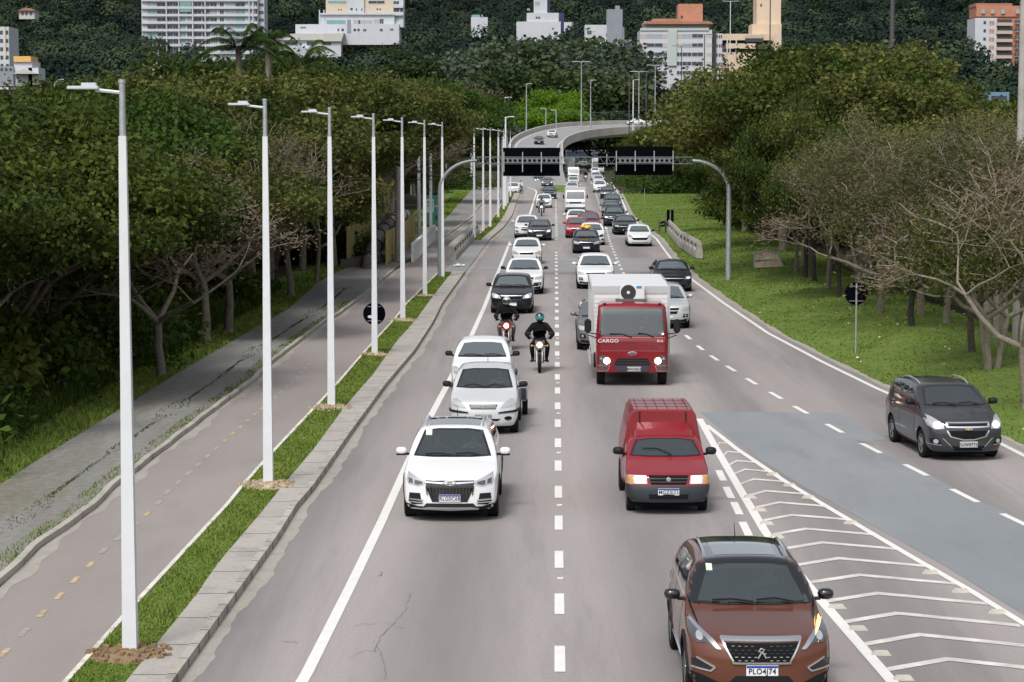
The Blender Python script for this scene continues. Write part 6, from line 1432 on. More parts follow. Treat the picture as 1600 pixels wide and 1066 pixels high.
blades('path_weeds', lambda y: (CYCL(y) - .55, CYCL(y) - .14), 3400, 30, 100, .07, 'blade', 'weeds growing along the inner kerb of the stone path', 6, z=.01)
def weeds_mid(y):
    c_ = STONEL(y) * .45 + CYCL(y) * .55; wv = .35 * max(0, math.sin(y * .55) * math.sin(y * .21 + 1)); return (c_ - wv - .05, c_ + wv + .05)
blades('path_weeds', weeds_mid, 2600, 34, 110, .035, 'blade_dark', 'weeds in patches down the middle of the stone path', 7, z=.01)
# pale fallen petals on the lawn
g = np.random.default_rng(77); n = 170; Y = g.uniform(50, 115, n); X = np.array([RLINE(v) for v in Y]) + .8 + 9 * g.random(n); P = np.stack([X, Y, [terr(a, b) + .03 for a, b in zip(X, Y)]], 1)
o = O('fallen_petals', leaves_mesh(P, .10, mat('petal', (.55, .50, .38), .8), 0, .1, None, 'fallen_petals')); tag(o, 'pale fallen petals scattered over the right lawn', 'petals', kind='stuff')
# ------------------------------------------------------------------ buildings on the slope
mat('wall_white', (.47, .49, .53), .8, var=.05, vscale=.3); mat('wall_cream', (.52, .45, .36), .8, var=.06, vscale=.3); mat('wall_grey', (.22, .24, .28), .8, var=.08, vscale=.3)
mat('terracotta', (.42, .19, .12), .8, var=.1, vscale=.5); mat('roof_tile', (.34, .16, .11), .85, var=.15, vscale=.6); mat('wall_beige', (.58, .46, .34), .8, var=.06, vscale=.3)
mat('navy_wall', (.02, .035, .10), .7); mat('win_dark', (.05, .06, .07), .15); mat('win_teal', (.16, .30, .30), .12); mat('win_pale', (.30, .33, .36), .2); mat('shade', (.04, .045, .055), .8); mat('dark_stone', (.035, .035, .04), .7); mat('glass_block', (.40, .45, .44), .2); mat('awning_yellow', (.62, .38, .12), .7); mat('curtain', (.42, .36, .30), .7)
class Bld:
    def __init__(s, name, label, D, pxc, cat='building'):
        s.D = D; s.x0 = PX(pxc, D, 20); s.o = thing(name, label, cat, (s.x0, D, 0)); s.cache = {}
    def X(s, px): return (px - 800) / FPX * (s.D * CP) - s.x0 + (CAMZ - 25) * SP * (px - 800) / FPX
    def Z(s, py): return PZ(py, s.D)
    def wall(s, px0, px1, py0, py1, d0, d1, m, name='wall'):
        b = MB(); b.b2(s.X(px0), s.X(px1), d0, d1, s.Z(py1), s.Z(py0)); return b.build(name, MAT[m], s.o)
    def rect(s, px0, px1, py0, py1, m, out=.08, name='window', y=0, parent=None, th=.16):
        """window panel proud of the facade plane at depth y"""
        w_, h_ = s.X(px1) - s.X(px0), s.Z(py0) - s.Z(py1); key = (round(w_, 2), round(h_, 2), m, name)
        if key not in s.cache:
            b = MB(); b.b2(-w_ / 2, w_ / 2, -out, th - out, -h_ / 2, h_ / 2, 0)
            if name == 'window' and w_ > 1.0:
                b.b2(-.04, .04, -out - .04, -out + .02, -h_ / 2, h_ / 2, 1); b.b2(-w_ / 2, w_ / 2, -out - .04, -out + .02, -h_ / 2 - .06, -h_ / 2 + .05, 1)
            s.cache[key] = b.mesh(name, [MAT[m], MAT['wall_white']])
        o = O(name, s.cache[key], parent or s.o); o.location = ((s.X(px0) + s.X(px1)) / 2, y, (s.Z(py0) + s.Z(py1)) / 2); return o
# 1 large white apartment block (upper left)
B = Bld('apartment_block', 'large white apartment block with many balconies, upper left', 900, 318)
B.wall(223, 404, -45, 130, 0, 16, 'wall_white'); B.wall(404, 413, -45, 130, 2.5, 15, 'wall_white')
pit = 11.75
for f in range(-3, 8):
    y0 = 4 + f * pit
    B.rect(223.5, 404, y0 + 6.6, y0 + 10.2, 'wall_white', 1.1, 'balcony', th=1.2)
    q = random.Random(f + 50)
    for a, b_, kinds in ((232, 246, 'tpd'), (247, 261, 'dd'), (263.5, 271, 'd'), (272, 279.5, 'dd'), (283.5, 291, 'pt'), (294, 301, 'pd'), (305, 316, 'dd'), (317.5, 321, 'd'), (324, 329, 'd'), (330, 340, 'dp'), (345, 351, 'd'), (354, 369, 'dpt'), (369.5, 384, 'dtt'), (400.5, 403, 'd')):
        if y0 + 6 > 82: continue
        k = q.choice(kinds); mm = {'d': 'win_dark', 'p': 'win_pale', 't': 'win_teal'}[k]
        B.rect(a, b_, y0 + .6, y0 + 6.4, mm, .06)
for px in (262, 281.5, 303, 322.5, 391, 397): B.rect(px - .8, px + .8, -45, 84, 'wall_white', 1.25, 'pillar', th=1.3)
for f in range(-3, 7): B.rect(405, 412, 5 + f * pit, 10 + f * pit, 'win_dark', .06, y=2.5)
B.rect(283.5, 301, -45, 19, 'win_teal', 1.0, 'stair_glazing', th=1.1)
# 2 stepped white hillside building
B = Bld('terraced_building', 'white terraced apartment building stepping down the hill', 850, 532)
B.wall(508, 627, -20, 24, 6, 18, 'wall_cream'); B.wall(543, 568, -14, 24, 5, 8, 'wall_white', 'stair_tower'); B.wall(614, 630, -20, 42, 4.5, 16, 'wall_white', 'balcony_tower')
B.wall(498, 616, 22, 40, 3, 16, 'wall_white'); B.wall(483, 624, 38, 70, 0, 16, 'wall_white'); B.wall(462, 484, 38, 60, 1, 12, 'wall_white'); B.wall(434, 505, 60, 80, -5, 8, 'wall_white', 'pavilion'); B.wall(500, 535, 66, 92, -6, 4, 'wall_white', 'pavilion'); B.wall(455, 500, 76, 95, -8, 2, 'wall_white', 'terrace')
b = MB(); b.prism([(B.X(432), B.Z(64)), (B.X(458), B.Z(54)), (B.X(508), B.Z(54)), (B.X(508), B.Z(64))], -6, 9, axis='y'); b.build('roof', MAT['roof_pale'] if 'roof_pale' in MAT else mat('roof_pale', (.45, .44, .42), .8, var=.1), B.o)
b = MB(); b.prism([(B.X(503), B.Z(66)), (B.X(510), B.Z(54)), (B.X(540), B.Z(53)), (B.X(536), B.Z(66))], -7, 5, axis='y'); b.build('roof', MAT['roof_pale'], B.o)
for a, b_, c_, d_, m, y in ((510, 540, 31, 38.5, 'win_teal', 3), (552, 560, 31, 38, 'win_pale', 3), (560, 563, 31, 38, 'win_dark', 3), (564, 582, 31, 38, 'win_pale', 3), (584, 592, 30, 38, 'win_pale', 3), (593, 599, 29, 37, 'win_dark', 3), (447, 467, 66.5, 72, 'win_dark', -5), (471, 474, 68, 72, 'win_dark', -5), (482, 492, 66, 72, 'win_dark', -5), (506, 520, 67, 72, 'win_dark', -6), (528, 530.5, 45, 49, 'win_dark', 0), (534, 538, 45, 49, 'win_dark', 0), (553, 557, 45, 49, 'win_dark', 0), (559, 562.5, 45, 49, 'win_dark', 0), (568, 573, 45.5, 49, 'win_dark', 0), (594, 598.5, 45, 49, 'win_dark', 0), (610, 615, 45, 48, 'win_dark', 0), (546.5, 550.5, 11.5, 15, 'win_dark', 5), (555.5, 557, 12, 16, 'win_dark', 5), (564, 565.5, 12, 16, 'win_dark', 5), (527, 529, 13, 15, 'win_dark', 6), (531, 533, 13, 15, 'win_dark', 6), (587.5, 590, 12, 14.5, 'win_dark', 6), (592, 594.5, 12, 14.5, 'win_dark', 6), (614.5, 623, 24, 31, 'win_teal', 4.5), (614.5, 623, 12, 18, 'win_dark', 4.5), (625, 629, 12, 18, 'win_dark', 4.5), (614.5, 623, 1, 6, 'win_dark', 4.5), (512, 540, 0, 4, 'win_teal', 6), (575, 600, 0, 4.5, 'win_dark', 6), (498, 503, 80, 85, 'win_dark', -8), (470, 478, 42, 44, 'win_dark', 1)):
    B.rect(a, b_, c_, d_, m, .06, y=y)
B.rect(543, 549, 31, 52, 'wall_grey', .1, 'stair_recess', y=0); B.rect(500, 616, 20, 22.5, 'wall_white', .8, 'parapet', y=3, th=.4); B.rect(614, 630, 18.2, 23.5, 'wall_white', 1, 'balcony', y=4.5, th=1.1); B.rect(614, 630, 6.5, 11.5, 'wall_white', 1, 'balcony', y=4.5, th=1.1)
for px in (499, 506): B.rect(px - .8, px + .8, 15, 38, 'wall_white', .1, 'pillar', y=2.8, th=1)
# 3 small rooftop box
B = Bld('small_building', 'small white rooftop box above the pinkish bare tree', 860, 748); B.wall(736, 762, 27, 60, 0, 6, 'wall_white'); B.wall(737, 750, 23, 27, 1, 5, 'win_teal', 'glazing'); B.rect(752, 755, 23, 27, 'wall_grey', .1, 'vent', th=2)
# 4 white and navy tower
B = Bld('office_building', 'white building with navy stripe and narrow tower, top centre', 880, 850)
B.wall(807, 876, 34, 75, 0, 14, 'wall_white'); B.wall(823, 873, 20, 34, 1, 12, 'wall_white'); B.wall(834, 855, -20, 22, 2, 8, 'wall_white', 'tower'); B.wall(855, 859, -20, 20, 3, 8, 'navy_wall', 'tower'); B.wall(873, 881, 20, 75, .5, 10, 'navy_wall', 'navy_stripe'); B.wall(881, 896, 35, 75, 0, 10, 'wall_white')
for a, b_, c_, d_, m, y in ((836, 843, 2, 8, 'win_pale', 2), (837, 840, 26, 29, 'win_dark', 1), (841, 844, 26, 29, 'win_dark', 1), (884, 888, 44, 52, 'win_dark', 0), (890, 893, 44, 52, 'win_dark', 0), (823.5, 828, 13, 16, 'wall_grey', 1)): B.rect(a, b_, c_, d_, m, .08, y=y)
# 5 white and grey
B = Bld('office_building', 'white block with plain blue grey tower beside it, top centre', 760, 945)
B.wall(914, 955, 39, 110, 0, 10, 'wall_white'); B.wall(948, 972, 15, 115, -1.5, 6, 'wall_grey', 'tower'); B.wall(972, 975, 43, 115, 0, 6, 'wall_white'); B.wall(974, 987, 62, 120, 1, 8, 'wall_grey'); B.wall(961, 968, 9, 15, 0, 3, 'wall_grey', 'chimney')
for a, b_, c_, d_ in ((917, 924, 48, 54), (947, 953, 52, 58), (977, 981, 66, 71), (977, 981, 76, 80)): B.rect(a, b_, c_, d_, 'win_dark', .08)
# 6 banded building with terracotta top
B = Bld('apartment_block', 'white banded apartment block with terracotta tower on its roof', 690, 1065)
B.wall(1000, 1112, 47, 140, 0, 16, 'wall_white'); B.wall(1113, 1119, 49, 140, 1.2, 14, 'dark_stone', 'dark_shaft'); B.wall(1119, 1129, 52, 140, 2, 12, 'wall_white')
B.wall(1007, 1108, 33, 47, 1.5, 14, 'curtain', 'penthouse'); B.wall(1061, 1099, 5, 34, 4, 12, 'terracotta', 'roof_tower'); B.wall(1020, 1063, 28.5, 34, 3, 12, 'roof_tile', 'roof')
b = MB(); b.prism([(B.X(1006), B.Z(38)), (B.X(1008), B.Z(34)), (B.X(1055), B.Z(33)), (B.X(1110), B.Z(34)), (B.X(1114), B.Z(38))], -.6, 15, axis='y'); b.build('roof', MAT['roof_tile'], B.o)
B.rect(1000, 1107, 44, 48, 'glass_block', .3, 'railing'); B.rect(1043.5, 1057, 48, 103, 'glass_block', .5, 'stair_glazing', th=.6); B.rect(1064.5, 1068, 23.5, 27.5, 'win_dark', .08, y=4)
for f in range(6):
    y0 = 53.5 + f * 14.4
    for a, b_, m in ((1000.5, 1010, 'curtain' if f < 2 else 'win_dark'), (1010.5, 1035, 'win_dark' if f else 'win_pale'), (1036, 1042, 'curtain' if f < 2 else 'win_dark'), (1057.5, 1066, 'curtain' if f < 2 else 'win_dark'), (1066.5, 1080, 'win_pale' if f < 2 else 'win_dark'), (1081, 1098, 'win_dark')): B.rect(a, b_, y0, y0 + 5.8, m, .06)
    for a in (1103, 1107, 1110): B.rect(a, a + 2.4, y0, y0 + 5.6, 'curtain', .06)
    for a in (1120, 1123.5, 1126.5): B.rect(a, a + 2, y0 + 1, y0 + 6, 'win_dark', .06, y=2)
for a in (1009, 1022, 1064, 1072, 1082): B.rect(a, a + 9, 40, 44, 'win_pale', .06, y=1.5)
# 7 beige parking style building
B = Bld('office_building', 'beige building with dark open floors and tall slab behind it', 720, 1180)
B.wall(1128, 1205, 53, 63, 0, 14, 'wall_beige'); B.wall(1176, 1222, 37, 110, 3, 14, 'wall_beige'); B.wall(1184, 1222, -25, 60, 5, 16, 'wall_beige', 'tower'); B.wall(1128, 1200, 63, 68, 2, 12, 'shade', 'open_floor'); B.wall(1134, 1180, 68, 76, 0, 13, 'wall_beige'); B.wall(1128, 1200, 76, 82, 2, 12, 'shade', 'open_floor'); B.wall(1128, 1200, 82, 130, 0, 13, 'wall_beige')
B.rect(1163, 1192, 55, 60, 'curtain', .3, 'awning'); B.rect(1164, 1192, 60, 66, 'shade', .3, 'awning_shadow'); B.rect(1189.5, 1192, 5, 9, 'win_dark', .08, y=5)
for px in (1136, 1150): B.rect(px - 1, px + 1, 62, 84, 'wall_white', .2, 'pillar', th=.8)
# 8 right brick and white block
B = Bld('apartment_block', 'brick red and white apartment block at the top right corner', 800, 1556)
B.wall(1522, 1556, 28, 130, 0, 14, 'wall_white'); B.wall(1556, 1600, 9, 130, 1, 14, 'terracotta'); B.wall(1524, 1590, 9, 26, .5, 13, 'terracotta'); B.wall(1523, 1580, 5, 10, 1, 12, 'roof_tile', 'roof')
for f in range(6):
    y0 = 30 + f * 12.8
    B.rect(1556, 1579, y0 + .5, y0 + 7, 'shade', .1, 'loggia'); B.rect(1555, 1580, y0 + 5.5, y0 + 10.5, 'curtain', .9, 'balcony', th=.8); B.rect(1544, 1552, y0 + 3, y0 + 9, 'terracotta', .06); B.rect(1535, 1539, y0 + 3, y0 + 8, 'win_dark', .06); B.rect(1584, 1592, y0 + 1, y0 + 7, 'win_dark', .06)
for a in (1531, 1546, 1562, 1585): B.rect(a, a + 6, 15, 21, 'win_pale', .08)
# 9 left edge buildings
B = Bld('apartment_block', 'narrow grey and white block cut by the left edge', 620, 0)
B.wall(-30, 15, 42, 140, 0, 12, 'wall_white'); B.wall(8, 10, 42, 90, -.3, .5, 'wall_beige', 'panel')
for f in range(5):
    for a in (-8, 1, 9.5): B.rect(a, a + 4.5, 48 + f * 13, 54 + f * 13, 'win_dark', .06)
B = Bld('warehouse', 'white building with yellow ochre upper box, left side', 560, 38)
B.wall(22, 50, 96, 135, 0, 10, 'wall_white'); B.wall(22, 49, 88, 97, -.5, 8, 'awning_yellow', 'upper_box'); B.wall(-20, 22, 104, 135, -1, 8, 'wall_grey', 'low_wing'); B.wall(44, 60, 106, 135, 0, 8, 'wall_white', 'wing')
b = MB(); b.prism([(B.X(24), B.Z(116)), (B.X(40), B.Z(108)), (B.X(62), B.Z(116))], -3, 4, axis='y'); b.build('roof', MAT['roof_pale'], B.o)
for a in (2, 9, 16): B.rect(a, a + 4, 107, 111, 'win_dark', .06, y=-1)
B = Bld('house', 'low pale house on the hillside at the upper left', 900, 44); B.wall(32, 56, 16, 30, 0, 8, 'roof_pale'); b = MB(); b.prism([(B.X(31), B.Z(17)), (B.X(44), B.Z(12)), (B.X(57), B.Z(17))], -1, 9, axis='y'); b.build('roof', MAT['roof_tile'], B.o)
for a in (36, 42, 49): B.rect(a, a + 3, 19, 24, 'win_dark', .06)
B = Bld('billboard', 'small white sign board standing among the trees below the white block', 520, 247, 'billboard'); B.wall(237, 251, 100, 110, 0, .4, 'wall_white', 'board'); B.wall(244, 257, 97.5, 107, .5, 1, 'wall_white', 'board'); B.wall(246, 247, 78, 150, 1.0, 1.3, 'wall_grey', 'post')
for r_ in range(2):
    for k_ in range(6): B.rect(239 + k_ * 1.9, 240.2 + k_ * 1.9, 102.2 + r_ * 3.2, 104 + r_ * 3.2, 'shade', .03, 'letter', th=.05)
B = Bld('house', 'small white house with blue awning behind the palm', 330, 288); B.wall(266, 296, 146, 200, 0, 5, 'wall_white'); B.wall(267, 284, 152, 156, -2, 0, 'blue_awning' if 'blue_awning' in MAT else mat('blue_awning', (.03, .12, .35), .6).name, 'awning')
b = MB(); b.prism([(B.X(264), B.Z(147)), (B.X(278), B.Z(141)), (B.X(298), B.Z(147))], -.5, 5.5, axis='y'); b.build('roof', MAT['roof_pale'], B.o); B.rect(272, 276, 158, 164, 'win_dark', .05)
B = Bld('shop', 'low white shop row with a pink box below the banded block', 640, 985); B.wall(962, 1010, 123, 150, 0, 8, 'wall_white'); B.wall(968, 980, 113, 124, 1, 6, 'wall_white'); B.wall(989, 999, 111, 123, 0, 6, mat('pink_wall', (.5, .28, .26), .8).name, 'pink_box'); 
for a in (966, 975, 984, 996): B.rect(a, a + 4, 127, 131, 'win_dark', .06)
B = Bld('shop', 'white low building partly hidden behind the right trees', 640, 1110); B.wall(1092, 1135, 119, 150, 0, 8, 'wall_white'); 
for a in (1096, 1106, 1116, 1126): B.rect(a, a + 5, 123, 128, 'win_dark', .06)
B = Bld('blue_kiosk', 'pale blue low building behind the right edge trees', 150, 1570, 'building'); B.wall(1552, 1584, 144, 200, 0, 6, mat('pale_blue', (.12, .22, .30), .7).name); B.rect(1556, 1580, 150, 160, 'win_dark', .05)
# ------------------------------------------------------------------ flyover
FP = [(332, 845, -.02), (352, 841, .5), (371, 838, 2.1), (392, 838, 4.4), (416, 842, 6.0), (446, 857, 7.3), (478, 886, 8.6), (505, 925, 9.5), (524, 976, 10.0), (536, 1035, 10.2), (542, 1110, 10.2), (545, 1200, 10.2)]
FC = [Vector((PX(px, D, z), D, z)) for D, px, z in FP]
fine = []
for i in range(len(FC) - 1):
    p0, p1, p2, p3 = FC[max(i - 1, 0)], FC[i], FC[i + 1], FC[min(i + 2, len(FC) - 1)]
    for k in range(6):
        t = k / 6; fine.append(.5 * ((2 * p1) + (p2 - p0) * t + (2 * p0 - 5 * p1 + 4 * p2 - p3) * t * t + (3 * p1 - p0 - 3 * p2 + p3) * t ** 3))
fine.append(FC[-1])
fo = thing('flyover', 'concrete flyover ramp curving up to the right behind the gantry', 'flyover', (0, 0, 0))
def ribbon(name, m, prof):
    b = MB(); vs = []; n = len(prof); st_ = 12 if name in ('parapet', 'girder', 'edge_line') else 0
    for i, p in enumerate(fine):
        if i < st_: continue
        d = fine[min(i + 1, len(fine) - 1)] - fine[max(i - 1, 0)]; d.z = 0; d.normalize(); s = Vector((d.y, -d.x, 0))
        for u, v in prof: q = p + s * u; bk = -u * .13 * min(1, max(0, (i - 18) / 22)); v += bk; q = Vector((q.x, q.y, q.z - .45 * min(1, max(0, (i - 24) / 20)))); vs.append((q.x, q.y, max(q.z + v, -.2)))
    b.add(vs, [(i * n + j, i * n + (j + 1) % n, (i + 1) * n + (j + 1) % n, (i + 1) * n + j) for i in range(len(fine) - 1 - st_) for j in range(n)]); return b.build(name, m, fo, smooth=40)
ribbon('deck', MAT['asphalt_band'], [(-4.6, .02), (4.3, .02), (4.3, -.9), (-4.6, -.9)])
ribbon('parapet', MAT['flyover_concrete'], [(4.3, .85), (4.55, .85), (4.6, -.75), (4.3, -.75)]); ribbon('parapet', MAT['flyover_concrete'], [(-4.9, .85), (-4.6, .85), (-4.6, -.75), (-4.95, -.75)])
ribbon('edge_line', MAT['white_paint'], [(-3.9, .035), (-3.75, .035)]); ribbon('edge_line', MAT['white_paint'], [(3.5, .035), (3.65, .035)])
ribbon('girder', MAT['flyover_concrete'], [(-2.6, -.9), (2.6, -.9), (2.0, -1.8), (-2.0, -1.8)])
b = MB()
for i in (54, 60): p = fine[min(i, len(fine) - 1)]; b.cyl((p.x, p.y, (p.z - 2) / 2), .8, max(.5, p.z - 2), n=14)
b.build('pier', MAT['flyover_concrete'], fo)
# retaining embankment under the ramp
# grass island nose and slope
def islandL(y): return PX(866, y, 0) - .3
isl = MB(); pts = [G(864, 300), G(890, 300), G(893, 280), G(897, 262), G(903, 248), G(880, 246), G(866, 262), G(861, 280)]
isl.prism([(p.x, p.y) for p in pts], 0, .14); tag(isl.build('traffic_island', MAT['grass_ground']), kind='structure')
sl = MB(); x0, x1 = PX(944, 560, 0), PX(1010, 560, 0); sl.add([(x0, 500, .02), (x1 + 8, 430, .02), (x1 + 8, 575, 4.5), (x0, 575, 2.2)], [(0, 1, 2, 3)]); tag(sl.build('grass_slope', ground_mat('dry_grass', (.12, .11, .05), (.16, .14, .06), (.10, .12, .04), .1, .3, fine=2)), kind='structure')
# blue covered stand and railing below the flyover
c = thing('bus_shelter', 'blue shelter with white frame below the flyover', 'bus shelter', (PX(912, 590, 3), 590, 0)); 
b = MB(); b.b2(-4.5, 4.5, 0, 3, 1.0, 3.6); b.build('panel', mat('shelter_blue', (.08, .13, .22), .4), c)
b = MB(); b.b2(-4.8, 4.8, -.3, 3.3, 3.6, 4.0)
for x in (-4.5, -1.5, 1.5, 4.5): b.b2(x - .12, x + .12, -.25, 0, 0, 3.6)
b.build('frame', MAT['win_pale'], c)
c = thing('railing', 'grey railing with posts on the slope under the flyover', 'railing', (PX(955, 585, 2), 585, 0)); b = MB()
for x in np.arange(-5, 9.1, 3.5): b.b2(x - .1, x + .1, -.1, .1, 1.0, 5.2)
for z in (3.2, 5.1): b.b2(-5, 9, -.06, .06, z, z + .15)
b.build('rails', MAT['galvanised'], c)
# ------------------------------------------------------------------ lamp posts with square tapered shafts
def lamp_post(px, py, H, label, side=-1, group='white square lamp posts along the verge'):
    g = G(px, py, .1); o = thing('street_lamp', label, 'street lamp', g, group=group); k = H / 8.0
    b = MB(); b.tube([(0, 0, -.2), (0, 0, 7.12 * k)], [.142, .070], 4); b.build('shaft', MAT['pole_white'], o)
    b = MB(); b.tube([(0, 0, 7.12 * k), (0, 0, 7.85 * k)], [.048, .042], 8); b.lathe([(7.83 * k, .05), (7.88 * k, .05), (7.88 * k, .001)], 'z', n=8); b.build('collar', MAT['galvanised'], o, smooth=50)
    b = MB(); b.tube([(0, 0, 7.70 * k), (side * .36, 0, 7.74 * k)], .026, 7); ar = b.build('arm', MAT['lamp_grey'], o, smooth=50)
    b = MB(); b.box((side * .52, 0, 7.77 * k), (.42, .16, .045)); b.box((side * .44, 0, 7.81 * k), (.2, .13, .05)); hd = b.build('lamp_head', MAT['lamp_grey'], o, bevel=.008)
    b = MB(); b.cyl((side * .42, 0, 7.86 * k), .035, .06, n=10); b.build('photocell', MAT['black_plastic'], hd)
    return o
LP = [(204, 1023), (419.5, 759), (518, 638), (585.5, 555), (629.5, 501), (664, 463), (691.5, 433), (741, 373), (755, 361.5), (766, 355), (778.5, 341), (787, 328), (793, 318), (797.5, 308)]
for i, (a, b_) in enumerate(LP):
    nm = 'white square street lamp post on the verge, ' + (ORD[i] + ' to the camera' if i < 8 else ['ninth', 'tenth', 'eleventh', 'twelfth', 'thirteenth', 'farthest'][i - 8] + ' in the row')
    lamp_post(a, b_, 8.0, nm)
    if i < 6:
        q = MB(); rr_ = random.Random(i)
        for k in range(90 if i < 3 else 40):
            an, r_ = rr_.uniform(0, 6.28), rr_.uniform(.12, .62) ; q.box((r_ * math.cos(an), r_ * math.sin(an) * .9, .02 + .07 * max(0, 1 - r_ / .6) + rr_.uniform(0, .02)), (rr_.uniform(.04, .10), rr_.uniform(.03, .08), .05), rr_.uniform(0, 3))
        q.lathe([(0.0, .60), (.05, .35), (.09, .15), (.09, .001)], 'z', n=16)
        m_ = q.build('mulch_heap', MAT['mulch'] if i < 1 else mat('dry_mulch', (.36, .29, .20), .95, var=.35, vscale=9)); m_.location = G(a, b_, .10); m_.location.z = .10; tag(m_, 'loose brown mulch around the lamp post base, %s heap' % ORD[i], 'mulch', kind='stuff')
# taller round lamps facing right by the bridge
def tall_lamp(px, D, ztop, label, side=1, r=.09, col='pole_white', arm=.9, group='tall round lamp posts', z0=0, double=0, nm='street_lamp'):
    o = thing(nm, label, 'street lamp', (PX(px, D, ztop), D, z0), group=group); h = ztop - z0
    b = MB(); b.tube([(0, 0, -.2), (0, 0, h)], [r * 1.4, r * .8], 8); b.build('shaft', MAT[col], o, smooth=50)
    for s in ((-1, 1) if double else (side,)):
        b = MB(); b.tube([(0, 0, h - .05), (s * arm * .5, 0, h + .02)], r * .5, 6); b.box((s * arm * .75, 0, h + .03), (arm * .5, .25, .1)); b.build('lamp_head', MAT['lamp_grey' if col != 'dark_pole' else 'dark_pole'], o)
    return o
mat('dark_pole', (.06, .06, .065), .6); mat('concrete_pole', (.33, .32, .30), .85, var=.15, vscale=2, bump=.2)
for i, (px, D, zt, s, cl, dbl, z0) in enumerate([(654, 160, 9.9, 1, 'pole_white', 0, 0), (672.5, 172, 9.8, 1, 'pole_white', 0, 0), (779.5, 250, 9.0, 1, 'pole_white', 0, 0), (785, 275, 11.0, 1, 'galvanised', 0, 0), (788.5, 300, 12.4, 1, 'galvanised', 0, 0), (790, 235, 9.3, 1, 'pole_white', 0, 0)]):
    tall_lamp(px, D, zt, 'slim round lamp post facing the road, %s of its kind' % ORD[i], s, .10, cl, z0=z0)
for i, (px, D, yt, s, cl, dbl, z0) in enumerate([(822.5, 470, 131, 1, 'galvanised', 0, 7), (853, 480, 170, -1, 'galvanised', 0, 7.5), (869, 490, 172, -1, 'galvanised', 0, 8), (908.5, 500, 96.5, 1, 'galvanised', 1, 9), (923, 505, 125.5, 1, 'galvanised', 0, 9), (983.5, 470, 118, 1, 'dark_pole', 1, 0), (989.5, 440, 125, 1, 'pole_white', 0, 0), (998.5, 500, 112, 1, 'galvanised', 1, 9), (1010, 430, 111, 1, 'dark_pole', 1, 0), (1024, 520, 102, 1, 'galvanised', 1, 9), (1065, 480, 72, 1, 'dark_pole', 1, 0), (1101, 420, 54, 1, 'dark_pole', 1, 0), (1141.5, 560, 2, 1, 'pole_white', 1, 10), (1204, 380, -30, 1, 'dark_pole', 1, 0), (1022, 400, 163, 1, 'dark_pole', 0, 0)]):
    tall_lamp(px, D, PZ(yt, D), 'tall thin lamp post near the flyover, number of lamps %s, %s from the left' % ('two' if dbl else 'one', ['first', 'second', 'third', 'fourth', 'fifth', 'sixth', 'seventh', 'eighth', 'ninth', 'tenth', 'twelfth', 'thirteenth', 'fourteenth', 'fifteenth', 'eleventh'][i]), s, .11, cl, 2.0 if dbl else 1.2, 'lamp posts near the flyover', z0, dbl)
for i, (px, D, yt, lab) in enumerate([(703, 420, 172, 'plain white pole'), (733, 400, 176, 'T topped white pole')]): tall_lamp(px + 4, D, PZ(yt, D), '%s above the far left trees' % lab, 1, .16, 'pole_white', 1.6, 'poles above the far left trees', 0, i)
# curved twin lamp posts on the left
for i, (px, pyt, s) in enumerate([(262, 117, -1), (272, 117, -1), (84, 124, 1)]):
    D = 300 if i < 2 else 420; o = thing('street_lamp', ['curved pale lamp post left of its twin by the blue awning house', 'curved pale lamp post right of its twin by the blue awning house', 'short curved lamp post over the far left trees'][i], 'street lamp', (PX(px, D, 14), D, 0), group='curved lamp posts')
    zt = PZ(pyt, D); b = MB(); b.tube([(0, 0, 0), (0, 0, zt - 1.8), (s * .3, 0, zt - .7), (s * 1.0, 0, zt - .1), (s * 1.7, 0, zt)], [.12, .09, .08, .07, .06], 7); b.build('shaft', MAT['lamp_grey'], o, smooth=50); b = MB(); b.box((s * 1.9, 0, zt), (.7, .25, .1)); b.build('lamp_head', MAT['lamp_grey'], o)
# concrete utility poles
def upole(px, D, yt, label, r=.16, col='concrete_pole', arms=1):
    zt = PZ(yt, D); o = thing('utility_pole', label, 'utility pole', (PX(px, D, 3), D, 0)); b = MB(); b.tube([(0, 0, -.3), (0, 0, zt)], [r * 1.25, r * .8], 10); b.build('shaft', MAT[col], o, smooth=50)
    if arms: b = MB(); b.box((0, 0, zt - .6), (1.8, .1, .1)); b.build('crossarm', MAT['concrete_pole'], o)
    return o
upole(622, 133, 196, 'grey concrete pole with black stencil marks by the yellow railing', .16, arms=0)
upole(1592, 74, -40, 'pale concrete utility pole at the right edge of the lawn', .15)
upole(1390, 140, -40, 'very tall dark pole rising out of the right trees', .17, 'dark_pole', 0)
upole(1356, 118, 392, 'short grey concrete post on the right lawn', .2, 'concrete_pole', 0)
upole(697, 330, 178, 'utility pole with double crossarms over the far left trees', .12)
# overhead wires
def wire(p, q, sag, label, r=.02):
    b = MB(); b.tube([p.lerp(q, t) + Vector((0, 0, -sag * 4 * t * (1 - t))) for t in np.linspace(0, 1, 12)], r, 4); tag(b.build('wire', MAT['concrete_pole']), label, 'wire', 'overhead wires')
def W_(px, py, D): z = PZ(py, D); return Vector((PX(px, D, z), D, z))
wire(W_(698, 162, 330), W_(1000, 178, 420), .2, 'thin wire from the left crossarm pole to the flyover'); wire(W_(198, 112, 120), W_(300, 138, 330), .5, 'upper wire behind the nearest white lamp head', .015); wire(W_(198, 120, 120), W_(300, 146, 330), .5, 'lower wire behind the nearest white lamp head', .015)
wire(W_(600, 178, 330), W_(790, 172, 330), .6, 'slack upper wire over the far left trees'); wire(W_(640, 178, 330), W_(1010, 172, 480), .4, 'slack lower wire in front of the lime green tree', .03)
